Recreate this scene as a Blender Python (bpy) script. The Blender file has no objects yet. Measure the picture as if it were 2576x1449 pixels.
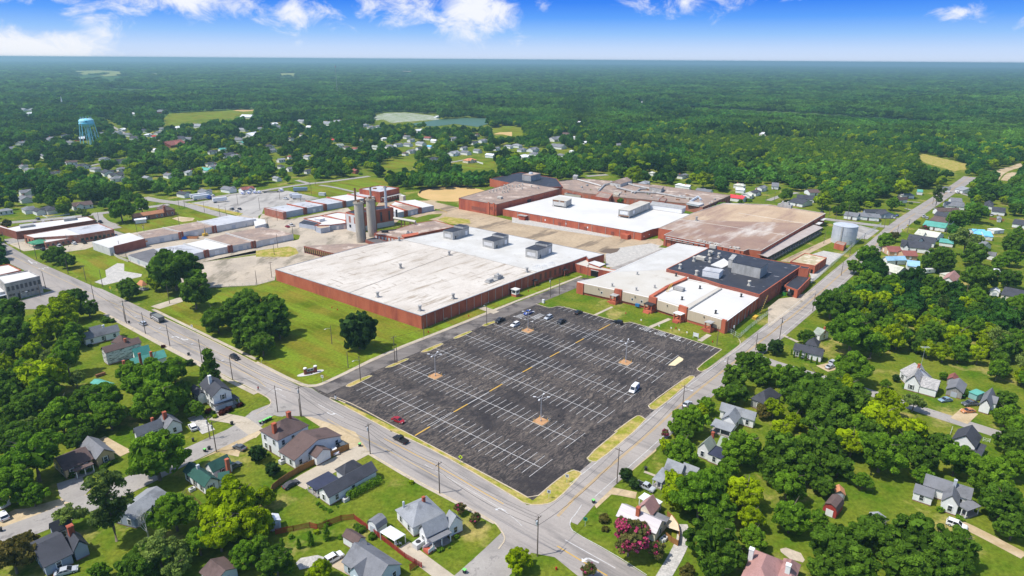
import bpy, bmesh, math, random
import numpy as np
from mathutils import Vector, Matrix
from mathutils.geometry import tessellate_polygon

# ---------------------------------------------------------------- camera
scn = bpy.context.scene
COL = scn.collection
CW, CH, CF = 2576.0,1449.0,1641.0           # survey grid of the photograph and its focal length
CAM_H = 112.0
PITCH = math.atan((724.5 - 150) / CF)
ROLL = 0.0065
_f = Vector((0, math.cos(PITCH),-math.sin(PITCH)))
_r = Vector((1,0,0)); _u = _r.cross(_f)
RT = _r * math.cos(ROLL) + _u * math.sin(ROLL)
UP = -_r * math.sin(ROLL) + _u * math.cos(ROLL)
FW = _f
cam_d = bpy.data.cameras.new('camera'); cam = bpy.data.objects.new('camera', cam_d); COL.objects.link(cam)
cam_d.sensor_width = 36; cam_d.lens = CF / CW * 36; cam_d.clip_start = 1; cam_d.clip_end = 80000
m3 = Matrix((RT, UP,-FW)).transposed()
cam.matrix_world = Matrix.Translation((0,0, CAM_H)) @ m3.to_4x4()
scn.camera = cam

# ---------------------------------------------------------------- sun and sky
SUN_EL, SUN_AZ = math.radians(59), math.radians(195)      # azimuth counter-clockwise from +X
sd = bpy.data.lights.new('sun','SUN'); sun = bpy.data.objects.new('sun', sd); COL.objects.link(sun)
sd.energy = 4.0; sd.angle = math.radians(0.5); sd.color = (1.0,0.96,0.89)
sv = Vector((math.cos(SUN_EL) * math.cos(SUN_AZ), math.cos(SUN_EL) * math.sin(SUN_AZ), math.sin(SUN_EL)))
sun.rotation_euler = sv.to_track_quat('Z','Y').to_euler()

world = bpy.data.worlds.new('World'); scn.world = world; world.use_nodes = True
def build_world():
    nt = world.node_tree; N = nt.nodes; L = nt.links; N.clear()
    out = N.new('ShaderNodeOutputWorld'); bg = N.new('ShaderNodeBackground')
    sky = N.new('ShaderNodeTexSky'); sky.sky_type = 'NISHITA'; sky.sun_disc = False
    sky.sun_elevation = SUN_EL; sky.sun_rotation = math.pi / 2 - SUN_AZ
    tc = N.new('ShaderNodeTexCoord'); sep = N.new('ShaderNodeSeparateXYZ')
    L.new(tc.outputs['Generated'], sep.inputs[0])
    # photographed sky: pale at the skyline, deep blue within a few degrees of it
    asn = N.new('ShaderNodeMath'); asn.operation = 'ARCSINE'; L.new(sep.outputs['Z'], asn.inputs[0])
    el = N.new('ShaderNodeMath'); el.operation = 'MULTIPLY'; el.inputs[1].default_value = 180 / math.pi / 20.0
    L.new(asn.outputs[0], el.inputs[0])
    rp = N.new('ShaderNodeValToRGB'); cr = rp.color_ramp
    stops = [(0.0,(3.6,4.15,5.2)),(0.045,(3.0,3.85,5.3)),(0.10,(1.7,3.05,5.3)),(0.16,(0.68,2.05,5.3)),(0.22,(0.27,1.35,5.0)),(0.45,(0.4,1.3,4.6)),(1.0,(1.2,1.9,3.6))]
    while len(cr.elements) < len(stops): cr.elements.new(0.5)
    for e,(p, c) in zip(cr.elements, stops): e.position = p; e.color = (c[0] / 10, c[1] / 10, c[2] / 10,1)
    L.new(el.outputs[0], rp.inputs[0])
    sc = N.new('ShaderNodeVectorMath'); sc.operation = 'SCALE'; sc.inputs[3].default_value = 10.0; L.new(rp.outputs[0], sc.inputs[0])
    up = N.new('ShaderNodeMapRange'); up.inputs[1].default_value = 0.5; up.inputs[2].default_value = 1.6
    L.new(el.outputs[0], up.inputs[0])
    mx = N.new('ShaderNodeMix'); mx.data_type = 'RGBA'; L.new(up.outputs[0], mx.inputs[0]); L.new(sc.outputs[0], mx.inputs[6]); L.new(sky.outputs[0], mx.inputs[7])
    # clouds, laid out by compass bearing and elevation
    at = N.new('ShaderNodeMath'); at.operation = 'ARCTAN2'; L.new(sep.outputs['X'], at.inputs[0]); L.new(sep.outputs['Y'], at.inputs[1])
    cv = N.new('ShaderNodeCombineXYZ'); L.new(at.outputs[0], cv.inputs[0]); L.new(asn.outputs[0], cv.inputs[1])
    ns = N.new('ShaderNodeTexNoise'); ns.inputs['Scale'].default_value = 20; ns.inputs['Detail'].default_value = 10; ns.inputs['Roughness'].default_value = 0.66; ns.inputs['Distortion'].default_value = .5
    mp = N.new('ShaderNodeMapping'); mp.inputs['Scale'].default_value = (1,1.5,1); L.new(cv.outputs[0], mp.inputs[0]); L.new(mp.outputs[0], ns.inputs['Vector'])
    total = None
    def pxang(x, y):
        d = (x - CW / 2) / CF * RT - (y - CH / 2) / CF * UP + FW; d.normalize()
        return math.atan2(d.x, d.y), math.asin(d.z)
    # centre px, half width px, half height px, strength
    for (x, y, w, h, s) in [(90,128,190,55,1.5),(470,-5,230,58,1.15),(745,22,140,80,.98),(1195,28,140,86,1.35),(1010,15,210,80,.88),(230,50,120,85,.8),
                            (1305,100,60,50,.62),(1362,15,40,40,.75),(1720,5,190,55,.85),(2420,30,70,30,.85),(150,0,170,22,.75),(2010,-5,60,14,.6),(840,70,110,30,.5),
                            (-300,60,200,60,.9),(2900,60,200,50,.9),(3300,20,260,70,1)]:
        a0, e0 = pxang(x, y)
        sa, se = w / CF, h / CF
        v = N.new('ShaderNodeVectorMath'); v.operation = 'SUBTRACT'; v.inputs[1].default_value = (a0, e0,0); L.new(cv.outputs[0], v.inputs[0])
        v2 = N.new('ShaderNodeVectorMath'); v2.operation = 'DIVIDE'; v2.inputs[1].default_value = (sa, se,1); L.new(v.outputs[0], v2.inputs[0])
        ln = N.new('ShaderNodeVectorMath'); ln.operation = 'LENGTH'; L.new(v2.outputs[0], ln.inputs[0])
        mr = N.new('ShaderNodeMapRange'); mr.inputs[1].default_value = 0.0; mr.inputs[2].default_value = 1.25; mr.inputs[3].default_value = s; mr.inputs[4].default_value = 0
        L.new(ln.outputs['Value'], mr.inputs[0])
        if total is None: total = mr.outputs[0]
        else:
            a = N.new('ShaderNodeMath'); a.operation = 'MAXIMUM'; L.new(total, a.inputs[0]); L.new(mr.outputs[0], a.inputs[1]); total = a.outputs[0]
    ad = N.new('ShaderNodeMath'); ad.operation = 'MULTIPLY_ADD'; L.new(ns.outputs[0], ad.inputs[0]); ad.inputs[1].default_value = 2.0; L.new(total, ad.inputs[2])
    cm = N.new('ShaderNodeMapRange'); cm.interpolation_type = 'SMOOTHSTEP'; cm.inputs[1].default_value = 1.42; cm.inputs[2].default_value = 2.1; L.new(ad.outputs[0], cm.inputs[0])
    cl = N.new('ShaderNodeMix'); cl.data_type = 'RGBA'; cl.inputs[7].default_value = (4.9,5.05,5.4,1)
    L.new(cm.outputs[0], cl.inputs[0]); L.new(mx.outputs[2], cl.inputs[6])
    L.new(cl.outputs[2], bg.inputs[0]); bg.inputs[1].default_value = 0.15
    L.new(bg.outputs[0], out.inputs[0])
build_world()
scn.view_settings.view_transform = 'Standard'; scn.view_settings.look = 'None'
scn.view_settings.exposure = 0.32; scn.view_settings.gamma = 1.0
try: scn.view_settings.use_curve_mapping = False
except Exception: pass
scn.cycles.volume_bounces = 0
scn.cycles.max_bounces = 6; scn.cycles.diffuse_bounces = 3; scn.cycles.transparent_max_bounces = 6

# ---------------------------------------------------------------- surveying helpers
OY = {0: 125.8,1: 362.25,2: 724.5,3: 1086.75}
def T(t, x, y):                     # map-sheet coordinates -> survey grid
    return (644 * (t // 10) + x * .25, OY[t % 10] + y * .25)
def TL(t, *p): return [T(t, *q) for q in p]
def G(q, z=0.0):                    # survey grid point at height z -> world metres
    d = (q[0] - CW / 2) / CF * RT - (q[1] - CH / 2) / CF * UP + FW
    t = -(CAM_H - z) / d.z
    return Vector((t * d.x, t * d.y, z))
def PX(P):
    v = Vector(P) - Vector((0,0, CAM_H)); k = v.dot(FW)
    return (CW / 2 + CF * v.dot(RT) / k, CH / 2 - CF * v.dot(UP) / k) if k > 0 else (-9e9,-9e9)
BA = math.radians(50.8)             # bearing of the street running away to the right
AA = BA + math.pi / 2
rnd = random.Random(7)

# ---------------------------------------------------------------- materials
MATS = {}
def lin(c):
    if isinstance(c, str):
        v = [int(c[i:i + 2],16) / 255 for i in (0,2,4)]
        return tuple(x / 12.92 if x <= .04045 else ((x + .055) / 1.055) ** 2.4 for x in v)
    return c
def mat(name, c1, c2=None, scale=1.0, lo=.35, hi=.65, stretch=(1,1,1), rot=0.0, rough=.85, c3=None, s3=.1, lo3=.5, hi3=.6, st3=(1,1,1), metal=0.0, bump=0.0, spec=.3, obj=False, mott=0.0, mscale=3.0):
    """principled surface: two colours mixed by noise in metres, with an optional third in larger patches"""
    if name in MATS: return MATS[name]
    m = bpy.data.materials.new(name); m.use_nodes = True; nt = m.node_tree; N = nt.nodes; L = nt.links
    b = N['Principled BSDF']; b.inputs['Roughness'].default_value = rough; b.inputs['Metallic'].default_value = metal
    b.inputs['Specular IOR Level'].default_value = spec
    c1 = lin(c1)
    b.inputs['Base Color'].default_value = (*c1,1)
    m.diffuse_color = (*c1,1)
    if c2 is not None:
        if obj: src = N.new('ShaderNodeTexCoord').outputs['Object']
        else: src = N.new('ShaderNodeNewGeometry').outputs['Position']
        def noise(sc, st, det=6, r=.6):
            mp = N.new('ShaderNodeMapping'); mp.inputs['Rotation'].default_value = (0,0,-rot)
            mp.vector_type = 'TEXTURE' if False else 'POINT'
            mp.inputs['Scale'].default_value = (1,1,1)
            L.new(src, mp.inputs[0])
            v = N.new('ShaderNodeVectorMath'); v.operation = 'MULTIPLY'; v.inputs[1].default_value = st; L.new(mp.outputs[0], v.inputs[0])
            n = N.new('ShaderNodeTexNoise'); n.inputs['Scale'].default_value = sc; n.inputs['Detail'].default_value = det; n.inputs['Roughness'].default_value = r
            L.new(v.outputs[0], n.inputs['Vector']); return n.outputs[0]
        def rng(s, a, c):
            r = N.new('ShaderNodeMapRange'); r.inputs[1].default_value = a; r.inputs[2].default_value = c; L.new(s, r.inputs[0]); return r.outputs[0]
        def mixc(f, a, c, mode='MIX'):
            x = N.new('ShaderNodeMix'); x.data_type = 'RGBA'; x.blend_type = mode
            L.new(f, x.inputs[0])
            if isinstance(a, tuple): x.inputs[6].default_value = (*a,1)
            else: L.new(a, x.inputs[6])
            if isinstance(c, tuple): x.inputs[7].default_value = (*c,1)
            else: L.new(c, x.inputs[7])
            return x.outputs[2]
        n1 = noise(scale, stretch)
        c = mixc(rng(n1, lo, hi), c1, lin(c2))
        if c3 is not None: c = mixc(rng(noise(s3, st3,5,.65), lo3, hi3), c, lin(c3))
        if mott:
            n = rng(noise(mscale,(1,1,1),3,.7),.3,.7)
            k = N.new('ShaderNodeMapRange'); k.inputs[3].default_value = 1 - mott; k.inputs[4].default_value = 1 + mott; L.new(n, k.inputs[0])
            v = N.new('ShaderNodeVectorMath'); v.operation = 'SCALE'; L.new(c, v.inputs[0]); L.new(k.outputs[0], v.inputs[3]); c = v.outputs[0]
        L.new(c, b.inputs['Base Color'])
        if bump:
            bp = N.new('ShaderNodeBump'); bp.inputs['Strength'].default_value = bump; bp.inputs['Distance'].default_value = .3; L.new(n1, bp.inputs['Height']); L.new(bp.outputs[0], b.inputs['Normal'])
    MATS[name] = m; return m

def leafmat(name, a, b_, hue=.5, trans=.45, reg=None):
    """foliage: per-tree and per-leaf-clump colour variation with some light coming through the leaves"""
    if name in MATS: return MATS[name]
    m = bpy.data.materials.new(name); m.use_nodes = True; nt = m.node_tree; N = nt.nodes; L = nt.links
    N.clear(); out = N.new('ShaderNodeOutputMaterial')
    at = N.new('ShaderNodeAttribute'); at.attribute_name = 'tint'
    oi = N.new('ShaderNodeObjectInfo')
    x = N.new('ShaderNodeMix'); x.data_type = 'RGBA'; x.inputs[6].default_value = (*a,1); x.inputs[7].default_value = (*b_,1)
    ad = N.new('ShaderNodeMath'); ad.operation = 'MULTIPLY_ADD'; L.new(oi.outputs['Random'], ad.inputs[0]); ad.inputs[1].default_value = hue
    sb = N.new('ShaderNodeMath'); sb.operation = 'MULTIPLY'; L.new(at.outputs['Fac'], sb.inputs[0]); sb.inputs[1].default_value = 1 - hue
    L.new(sb.outputs[0], ad.inputs[2]); L.new(ad.outputs[0], x.inputs[0])
    if reg:
        g = N.new('ShaderNodeNewGeometry'); nz = N.new('ShaderNodeTexNoise'); nz.inputs['Scale'].default_value = .0045; nz.inputs['Detail'].default_value = 6; nz.inputs['Roughness'].default_value = .6; L.new(g.outputs['Position'], nz.inputs['Vector']); mr = N.new('ShaderNodeMapRange'); mr.inputs[1].default_value = .42; mr.inputs[2].default_value = .68; L.new(nz.outputs[0], mr.inputs[0])
        y = N.new('ShaderNodeMix'); y.data_type = 'RGBA'; L.new(mr.outputs[0], y.inputs[0]); L.new(x.outputs[2], y.inputs[6]); y.inputs[7].default_value = (*reg,1); x = y
    k = N.new('ShaderNodeMapRange'); k.inputs[3].default_value = .5; k.inputs[4].default_value = 1.5; L.new(at.outputs['Fac'], k.inputs[0])
    if reg:       # stands of darker and paler species
        n2 = N.new('ShaderNodeTexNoise'); n2.inputs['Scale'].default_value = .011; n2.inputs['Detail'].default_value = 4; L.new(g.outputs['Position'], n2.inputs['Vector']); m2 = N.new('ShaderNodeMapRange'); m2.inputs[1].default_value = .36; m2.inputs[2].default_value = .64; m2.inputs[3].default_value = .45; m2.inputs[4].default_value = 1.6; L.new(n2.outputs[0], m2.inputs[0])
        m4 = N.new('ShaderNodeMath'); m4.operation = 'MULTIPLY'; L.new(k.outputs[0], m4.inputs[0]); L.new(m2.outputs[0], m4.inputs[1]); k = m4
    v = N.new('ShaderNodeVectorMath'); v.operation = 'SCALE'; L.new(x.outputs[2], v.inputs[0]); L.new(k.outputs[0], v.inputs[3])
    d = N.new('ShaderNodeBsdfDiffuse'); t = N.new('ShaderNodeBsdfTranslucent'); mx = N.new('ShaderNodeMixShader'); mx.inputs[0].default_value = trans
    L.new(v.outputs[0], d.inputs[0]); L.new(v.outputs[0], t.inputs[0]); L.new(d.outputs[0], mx.inputs[1]); L.new(t.outputs[0], mx.inputs[2]); L.new(mx.outputs[0], out.inputs[0])
    m.diffuse_color = (*a,1)
    MATS[name] = m; return m

# ---------------------------------------------------------------- mesh builder
class MB:
    def __init__(s): s.v = []; s.f = []; s.mi = []
    def add(s, vs, fs, mi=0):
        o = len(s.v); s.v += [tuple(p) for p in vs]; s.f += [tuple(i + o for i in f) for f in fs]; s.mi += [mi] * len(fs)
    def box(s, x0, x1, y0, y1, z0, z1, mi=0, M=None):
        vs = [Vector(p) for p in ((x0, y0, z0),(x1, y0, z0),(x1, y1, z0),(x0, y1, z0),(x0, y0, z1),(x1, y0, z1),(x1, y1, z1),(x0, y1, z1))]
        if M is not None: vs = [M @ p for p in vs]
        s.add(vs, [(0,3,2,1),(4,5,6,7),(0,1,5,4),(1,2,6,5),(2,3,7,6),(3,0,4,7)], mi)
    def cyl(s, x, y, z0, z1, r0, r1=None, n=10, mi=0, cap=True):
        r1 = r0 if r1 is None else r1
        vs = [(x + r * math.cos(2 * math.pi * i / n), y + r * math.sin(2 * math.pi * i / n), z) for z, r in ((z0, r0),(z1, r1)) for i in range(n)]
        fs = [(i,(i + 1) % n, n + (i + 1) % n, n + i) for i in range(n)]
        if cap: fs += [tuple(range(n))[::-1], tuple(range(n,2 * n))]
        s.add(vs, fs, mi)
    def tube(s, pts, r, n=5, mi=0, r1=None):
        pts = [Vector(p) for p in pts]; k = len(pts); vs = []
        for i, p in enumerate(pts):
            d = (pts[min(i + 1, k - 1)] - pts[max(i - 1,0)]).normalized()
            a = d.cross(Vector((0,0,1)));
            if a.length < .01: a = d.cross(Vector((1,0,0)))
            a.normalize(); b = d.cross(a); rr = r if r1 is None else r + (r1 - r) * i / (k - 1)
            vs += [p + (a * math.cos(2 * math.pi * j / n) + b * math.sin(2 * math.pi * j / n)) * rr for j in range(n)]
        fs = [(i * n + j, i * n + (j + 1) % n,(i + 1) * n + (j + 1) % n,(i + 1) * n + j) for i in range(k - 1) for j in range(n)]
        fs += [tuple(range(n)), tuple(range((k - 1) * n, k * n))[::-1]]
        s.add(vs, fs, mi)
    def lathe(s, prof, n=16, x=0, y=0, mi=0):
        vs = [(x + r * math.cos(2 * math.pi * i / n), y + r * math.sin(2 * math.pi * i / n), z) for r, z in prof for i in range(n)]
        fs = [(k * n + i, k * n + (i + 1) % n,(k + 1) * n + (i + 1) % n,(k + 1) * n + i) for k in range(len(prof) - 1) for i in range(n)]
        s.add(vs, fs, mi)
    def extrude(s, poly, z0, z1, mi=0, top=True, bottom=False, mtop=None):
        n = len(poly); P = [Vector((p[0], p[1],0)) for p in poly]
        if area(poly) < 0: P = P[::-1]
        vs = [(p.x, p.y, z0) for p in P] + [(p.x, p.y, z1) for p in P]
        s.add(vs, [(i,(i + 1) % n, n + (i + 1) % n, n + i) for i in range(n)], mi)
        if top: s.flat(poly, z1, mi if mtop is None else mtop)
    def flat(s, poly, z, mi=0):
        P = [Vector((p[0], p[1],0)) for p in poly]
        if area(poly) < 0: P = P[::-1]
        tr = tessellate_polygon([P]); fs = []
        for a, b, c in tr:
            if (P[b] - P[a]).cross(P[c] - P[a]).z < 0: b, c = c, b
            fs.append((a, b, c))
        s.add([(p.x, p.y, z) for p in P], fs, mi)
    def xprof(s, prof, y0, y1, mi=0):       # side profile (x,z) swept across y
        n = len(prof); vs = [(x, y0, z) for x, z in prof] + [(x, y1, z) for x, z in prof]
        s.add(vs, [(i,(i + 1) % n, n + (i + 1) % n, n + i) for i in range(n)] + [tuple(range(n))[::-1], tuple(range(n,2 * n))], mi)
    def mesh(s, name, mats, smooth=False):
        me = bpy.data.meshes.new(name); me.from_pydata(s.v, [], s.f)
        for m in (mats if isinstance(mats,(list, tuple)) else [mats]): me.materials.append(m)
        me.polygons.foreach_set('material_index', s.mi)
        if smooth: me.polygons.foreach_set('use_smooth', [True] * len(s.f))
        me.update(); return me
    def build(s, name, mats, parent=None, smooth=False):
        o = bpy.data.objects.new(name, s.mesh(name, mats, smooth)); COL.objects.link(o)
        if parent: o.parent = parent
        return o
def area(p): return sum(p[i][0] * p[(i + 1) % len(p)][1] - p[(i + 1) % len(p)][0] * p[i][1] for i in range(len(p))) / 2
def inst(name, me, parent, loc=(0,0,0), rz=0.0, scale=None):
    o = bpy.data.objects.new(name, me); COL.objects.link(o); o.parent = parent; o.location = loc; o.rotation_euler = (0,0, rz)
    if scale: o.scale = scale
    return o
def tag(o, label, cat, group=None):
    o['label'] = label; o['category'] = cat
    if group: o['group'] = group
    return o
def thing(name, label, cat, loc=(0,0,0), rz=0.0, group=None):
    o = bpy.data.objects.new(name, None); COL.objects.link(o); o.location = loc; o.rotation_euler = (0,0, rz); o.empty_display_size = .5
    return tag(o, label, cat, group)
def struct(o, kind='structure'): o['kind'] = kind; return o
def copy_tree(src, loc, rz, scale=None):
    r = src.copy(); COL.objects.link(r); r.location = loc; r.rotation_euler = (0,0, rz)
    if scale: r.scale = scale
    for ch in src.children:
        c = ch.copy(); COL.objects.link(c); c.parent = r
        for g in ch.children:
            d = g.copy(); COL.objects.link(d); d.parent = c
    return r
def text_mesh(body, size, depth=.03):
    cu = bpy.data.curves.new('lettering','FONT'); cu.body = body; cu.size = size; cu.extrude = depth; cu.align_x = 'CENTER'; cu.align_y = 'CENTER'
    o = bpy.data.objects.new('lettering', cu); me = bpy.data.meshes.new_from_object(o); bpy.data.objects.remove(o); bpy.data.curves.remove(cu)
    me.materials.clear(); return me

# landmarks for labels: (words, survey point)
LAND = []
PENDING = []      # (object, prefix, suffix group) -> labelled at the end by their nearest landmark
def later(o, what, px, cat, group=None): PENDING.append((o, what, px, cat, group)); o['category'] = cat
def finish_labels():
    buckets = {}
    for o, what, px, cat, group in PENDING:
        best = min(LAND, key=lambda l: (l[1][0] - px[0]) ** 2 + ((l[1][1] - px[1]) * 1.4) ** 2)
        dx, dy = px[0] - best[1][0], px[1] - best[1][1]
        if abs(dx) > abs(dy) * 1.3: rel = 'right of' if dx > 0 else 'left of'
        else: rel = 'in front of' if dy > 0 else 'behind'
        buckets.setdefault((what, rel, best[0]), []).append((math.hypot(dx, dy), o, group))
    ords = ['nearest','second','third','fourth','fifth','sixth','seventh','eighth','ninth','tenth','eleventh','twelfth']
    for (what, rel, lm), lst in buckets.items():
        lst.sort(key=lambda t: t[0])
        for i,(d, o, group) in enumerate(lst):
            if len(lst) == 1: o['label'] = '%s %s the %s' % (what, rel, lm)
            elif i < 12: o['label'] = '%s, %s one %s the %s' % (what, ords[i], rel, lm)
            else: o['label'] = '%s, well %s the %s' % (what, rel, lm); group = group or 'plants around the mill'
            if group: o['group'] = group
# ---------------------------------------------------------------- palette
grass = mat('lawn',(.070,.135,.008),(.17,.185,.022), scale=.07, c3=(.40,.31,.11), s3=.05, lo3=.56, hi3=.72, mott=.34, mscale=.9, rough=1, spec=0, bump=.3)
lawn2 = mat('mown_lawn',(.088,.125,.007),(.215,.185,.026), scale=.045, c3=(.16,.225,.018), s3=.16, st3=(1,.12,1), rot=BA, lo3=.45, hi3=.6, mott=.26, mscale=.8, rough=1, spec=0)
verge = mat('dry_verge',(.24,.25,.03),(.46,.34,.13), scale=.25, lo=.4, hi=.62, mott=.25, mscale=1.2, rough=1, spec=0)
forestfloor = mat('forest_floor',(.03,.08,.025),(.10,.17,.04), scale=.004, mott=.3, mscale=.05, rough=1, spec=0)
farfield = mat('far_field',(.20,.26,.06),(.32,.32,.12), scale=.02, rough=1, spec=0)
road_m = mat('road_surface',(.285,.255,.23),(.37,.33,.295), scale=.08, stretch=(1,.2,1), rot=BA, c3=(.215,.195,.18), s3=.22, st3=(1,.12,1), lo3=.5, hi3=.66, mott=.07, mscale=1.5, rough=.9)
road2 = mat('side_road_surface',(.29,.265,.24),(.37,.34,.305), scale=.15, c3=(.22,.20,.185), s3=.3, lo3=.56, hi3=.64, mott=.08, mscale=1.5, rough=.9)
concrete = mat('concrete',(.40,.34,.26),(.50,.43,.33), scale=.12, c3=(.28,.23,.16), s3=.25, lo3=.56, hi3=.68, mott=.08, mscale=1.2, rough=.9)
curb_m = mat('kerb_concrete',(.58,.49,.35),(.42,.34,.24), scale=.6, mott=.1, rough=.9)
yard_m = mat('cracked_yard',(.38,.32,.25),(.50,.42,.32), scale=.06, c3=(.24,.205,.15), s3=.09, lo3=.52, hi3=.62, st3=(1,.35,1), mott=.12, mscale=.7, rough=.95)
dirt_m = mat('bare_dirt',(.36,.27,.175),(.47,.36,.235), scale=.05, c3=(.22,.165,.11), s3=.045, lo3=.54, hi3=.60, st3=(.4,1.6,1), rot=BA, mott=.16, mscale=.5, rough=1)
gravel_m = mat('pale_gravel',(.38,.36,.33),(.52,.49,.44), scale=.5, mott=.2, mscale=2, rough=1)
sand_m = mat('sandy_soil',(.52,.41,.26),(.38,.28,.145), scale=.12, lo=.42, hi=.66, mott=.12, mscale=1, rough=1)
infield_m = mat('clay_infield',(.58,.38,.16),(.50,.34,.13), scale=.06, mott=.1, rough=1)
truckyard_m = mat('truck_yard',(.35,.325,.295),(.44,.41,.37), scale=.05, c3=(.24,.22,.20), s3=.12, st3=(1,.3,1), lo3=.5, hi3=.62, mott=.1, rough=.95)
water_m = mat('pond_water',(.07,.14,.085), rough=.45, spec=.15)
white_p = mat('white_paint',(.66,.65,.63),(.40,.385,.37), scale=.9, lo=.4, hi=.7, rough=.7)
yellow_p = mat('yellow_paint',(.62,.37,.05),(.50,.31,.08), scale=1.5, rough=.7)
faded_y = mat('faded_yellow_paint',(.62,.42,.14),(.48,.36,.20), scale=.8, rough=.8)
mulch = mat('mulch',(.42,.22,.10),(.52,.30,.15), scale=2, rough=1)

def asphalt():
    m = bpy.data.materials.new('lot_asphalt'); m.use_nodes = True; nt = m.node_tree; N = nt.nodes; L = nt.links; b = N['Principled BSDF']
    g = N.new('ShaderNodeNewGeometry').outputs['Position']
    rt = N.new('ShaderNodeVectorRotate'); rt.rotation_type = 'Z_AXIS'; rt.inputs['Angle'].default_value = -BA; L.new(g, rt.inputs[0])
    def nz(sc, st=(1,1,1), det=7, r=.65, dist=0, w=None):
        v = N.new('ShaderNodeVectorMath'); v.operation = 'MULTIPLY'; v.inputs[1].default_value = st; L.new(rt.outputs[0], v.inputs[0])
        n = N.new('ShaderNodeTexNoise'); n.inputs['Scale'].default_value = sc; n.inputs['Detail'].default_value = det; n.inputs['Roughness'].default_value = r; n.inputs['Distortion'].default_value = dist
        L.new(v.outputs[0], n.inputs['Vector']); return n.outputs[0]
    def rg(s, a, c, d=0, e=1):
        r = N.new('ShaderNodeMapRange'); r.inputs[1].default_value = a; r.inputs[2].default_value = c; r.inputs[3].default_value = d; r.inputs[4].default_value = e; L.new(s, r.inputs[0]); return r.outputs[0]
    def mul(a, c):
        x = N.new('ShaderNodeMath'); x.operation = 'MULTIPLY'; L.new(a, x.inputs[0]); L.new(c, x.inputs[1]); return x.outputs[0]
    def mx(f, a, c):
        x = N.new('ShaderNodeMix'); x.data_type = 'RGBA'; L.new(f, x.inputs[0])
        for i, q in ((6, a),(7, c)):
            if isinstance(q, tuple): x.inputs[i].default_value = (*q,1)
            else: L.new(q, x.inputs[i])
        return x.outputs[2]
    c = mx(rg(nz(.35),.35,.65),(.026,.022,.023),(.040,.034,.033))
    wear = mul(rg(nz(.045, dist=.6),.36,.54), rg(nz(.20,(1,3.2,1),6,.62,3.0),.44,.72))
    c = mx(rg(nz(.03,(1,5,1),4,.6,1.5),.52,.64,0,.5), c,(.11,.09,.078))
    c = mx(wear, c,(.21,.17,.135))
    # alligator cracking and long cracks
    wv = N.new('ShaderNodeVectorMath'); wv.operation = 'ADD'; nn = N.new('ShaderNodeTexNoise'); nn.inputs['Scale'].default_value = .25; nn.inputs['Detail'].default_value = 4; L.new(rt.outputs[0], nn.inputs['Vector'])
    sc = N.new('ShaderNodeVectorMath'); sc.operation = 'SCALE'; sc.inputs[3].default_value = 5; L.new(nn.outputs[1], sc.inputs[0]); L.new(rt.outputs[0], wv.inputs[0]); L.new(sc.outputs[0], wv.inputs[1])
    for sca, wd, msk in ((.11,.02,(.40,.5)),(.42,.045,(.52,.62))):
        vo = N.new('ShaderNodeTexVoronoi'); vo.feature = 'DISTANCE_TO_EDGE'; vo.inputs['Scale'].default_value = sca; L.new(wv.outputs[0], vo.inputs['Vector'])
        k = mul(rg(vo.outputs['Distance'],0, wd,.85,0), rg(nz(.06, det=2), *msk)); c = mx(k, c,(.016,.014,.015))
    L.new(c, b.inputs['Base Color']); b.inputs['Roughness'].default_value = .85; b.inputs['Specular IOR Level'].default_value = .3
    return m
lot_m = asphalt()

HAZE = 1.45e-4
# ---------------------------------------------------------------- ground
LAYER = [0]
def lay(z): LAYER[0] += 1; return z * 3 + LAYER[0] * .0004
def sheet(name, pts, z, m, world=False, kind='structure'):
    z = lay(z)
    P = pts if world else [G(p) for p in pts]
    b = MB(); b.flat([(p[0], p[1]) for p in P], z); o = b.build(name, m); return struct(o, kind)
def offs(pl, d):
    r = []
    for i, p in enumerate(pl):
        a = pl[max(i - 1,0)]; c = pl[min(i + 1, len(pl) - 1)]
        t = Vector((c[0] - a[0], c[1] - a[1])).normalized(); r.append((p[0] - t.y * d, p[1] + t.x * d))
    return r
def smooth(P, it=2):
    for _ in range(it):
        Q = [P[0]]
        for a, b in zip(P, P[1:]): Q += [(a[0] * .75 + b[0] * .25, a[1] * .75 + b[1] * .25),(a[0] * .25 + b[0] * .75, a[1] * .25 + b[1] * .75)]
        P = Q + [P[-1]]
    return P
def strip(name, pts, w, z, m, world=False, sm=1, off=0.0, kind='structure'):
    z = lay(z)
    P = [(p[0], p[1]) for p in (pts if world else [G(p) for p in pts])]; P = smooth(P, sm)
    a = offs(P, off + w / 2); c = offs(P, off - w / 2); b = MB(); n = len(P)
    b.add([(x, y, z) for x, y in c] + [(x, y, z) for x, y in a], [(i, i + 1, n + i + 1, n + i) for i in range(n - 1)])
    return struct(b.build(name, m), kind)
def kerb(pts, w=.32, h=.14, m=None, sm=1, name='kerb'):
    P = smooth([(p[0], p[1]) for p in [G(q) for q in pts]], sm); a = offs(P, w / 2); c = offs(P,-w / 2); n = len(P); b = MB()
    vs = [(x, y,0) for x, y in c] + [(x, y, h) for x, y in c] + [(x, y, h) for x, y in a] + [(x, y,0) for x, y in a]
    fs = []
    for i in range(n - 1):
        for k in range(3): fs.append((k * n + i, k * n + i + 1,(k + 1) * n + i + 1,(k + 1) * n + i))
    b.add(vs, fs); return struct(b.build(name, m or curb_m))

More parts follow.
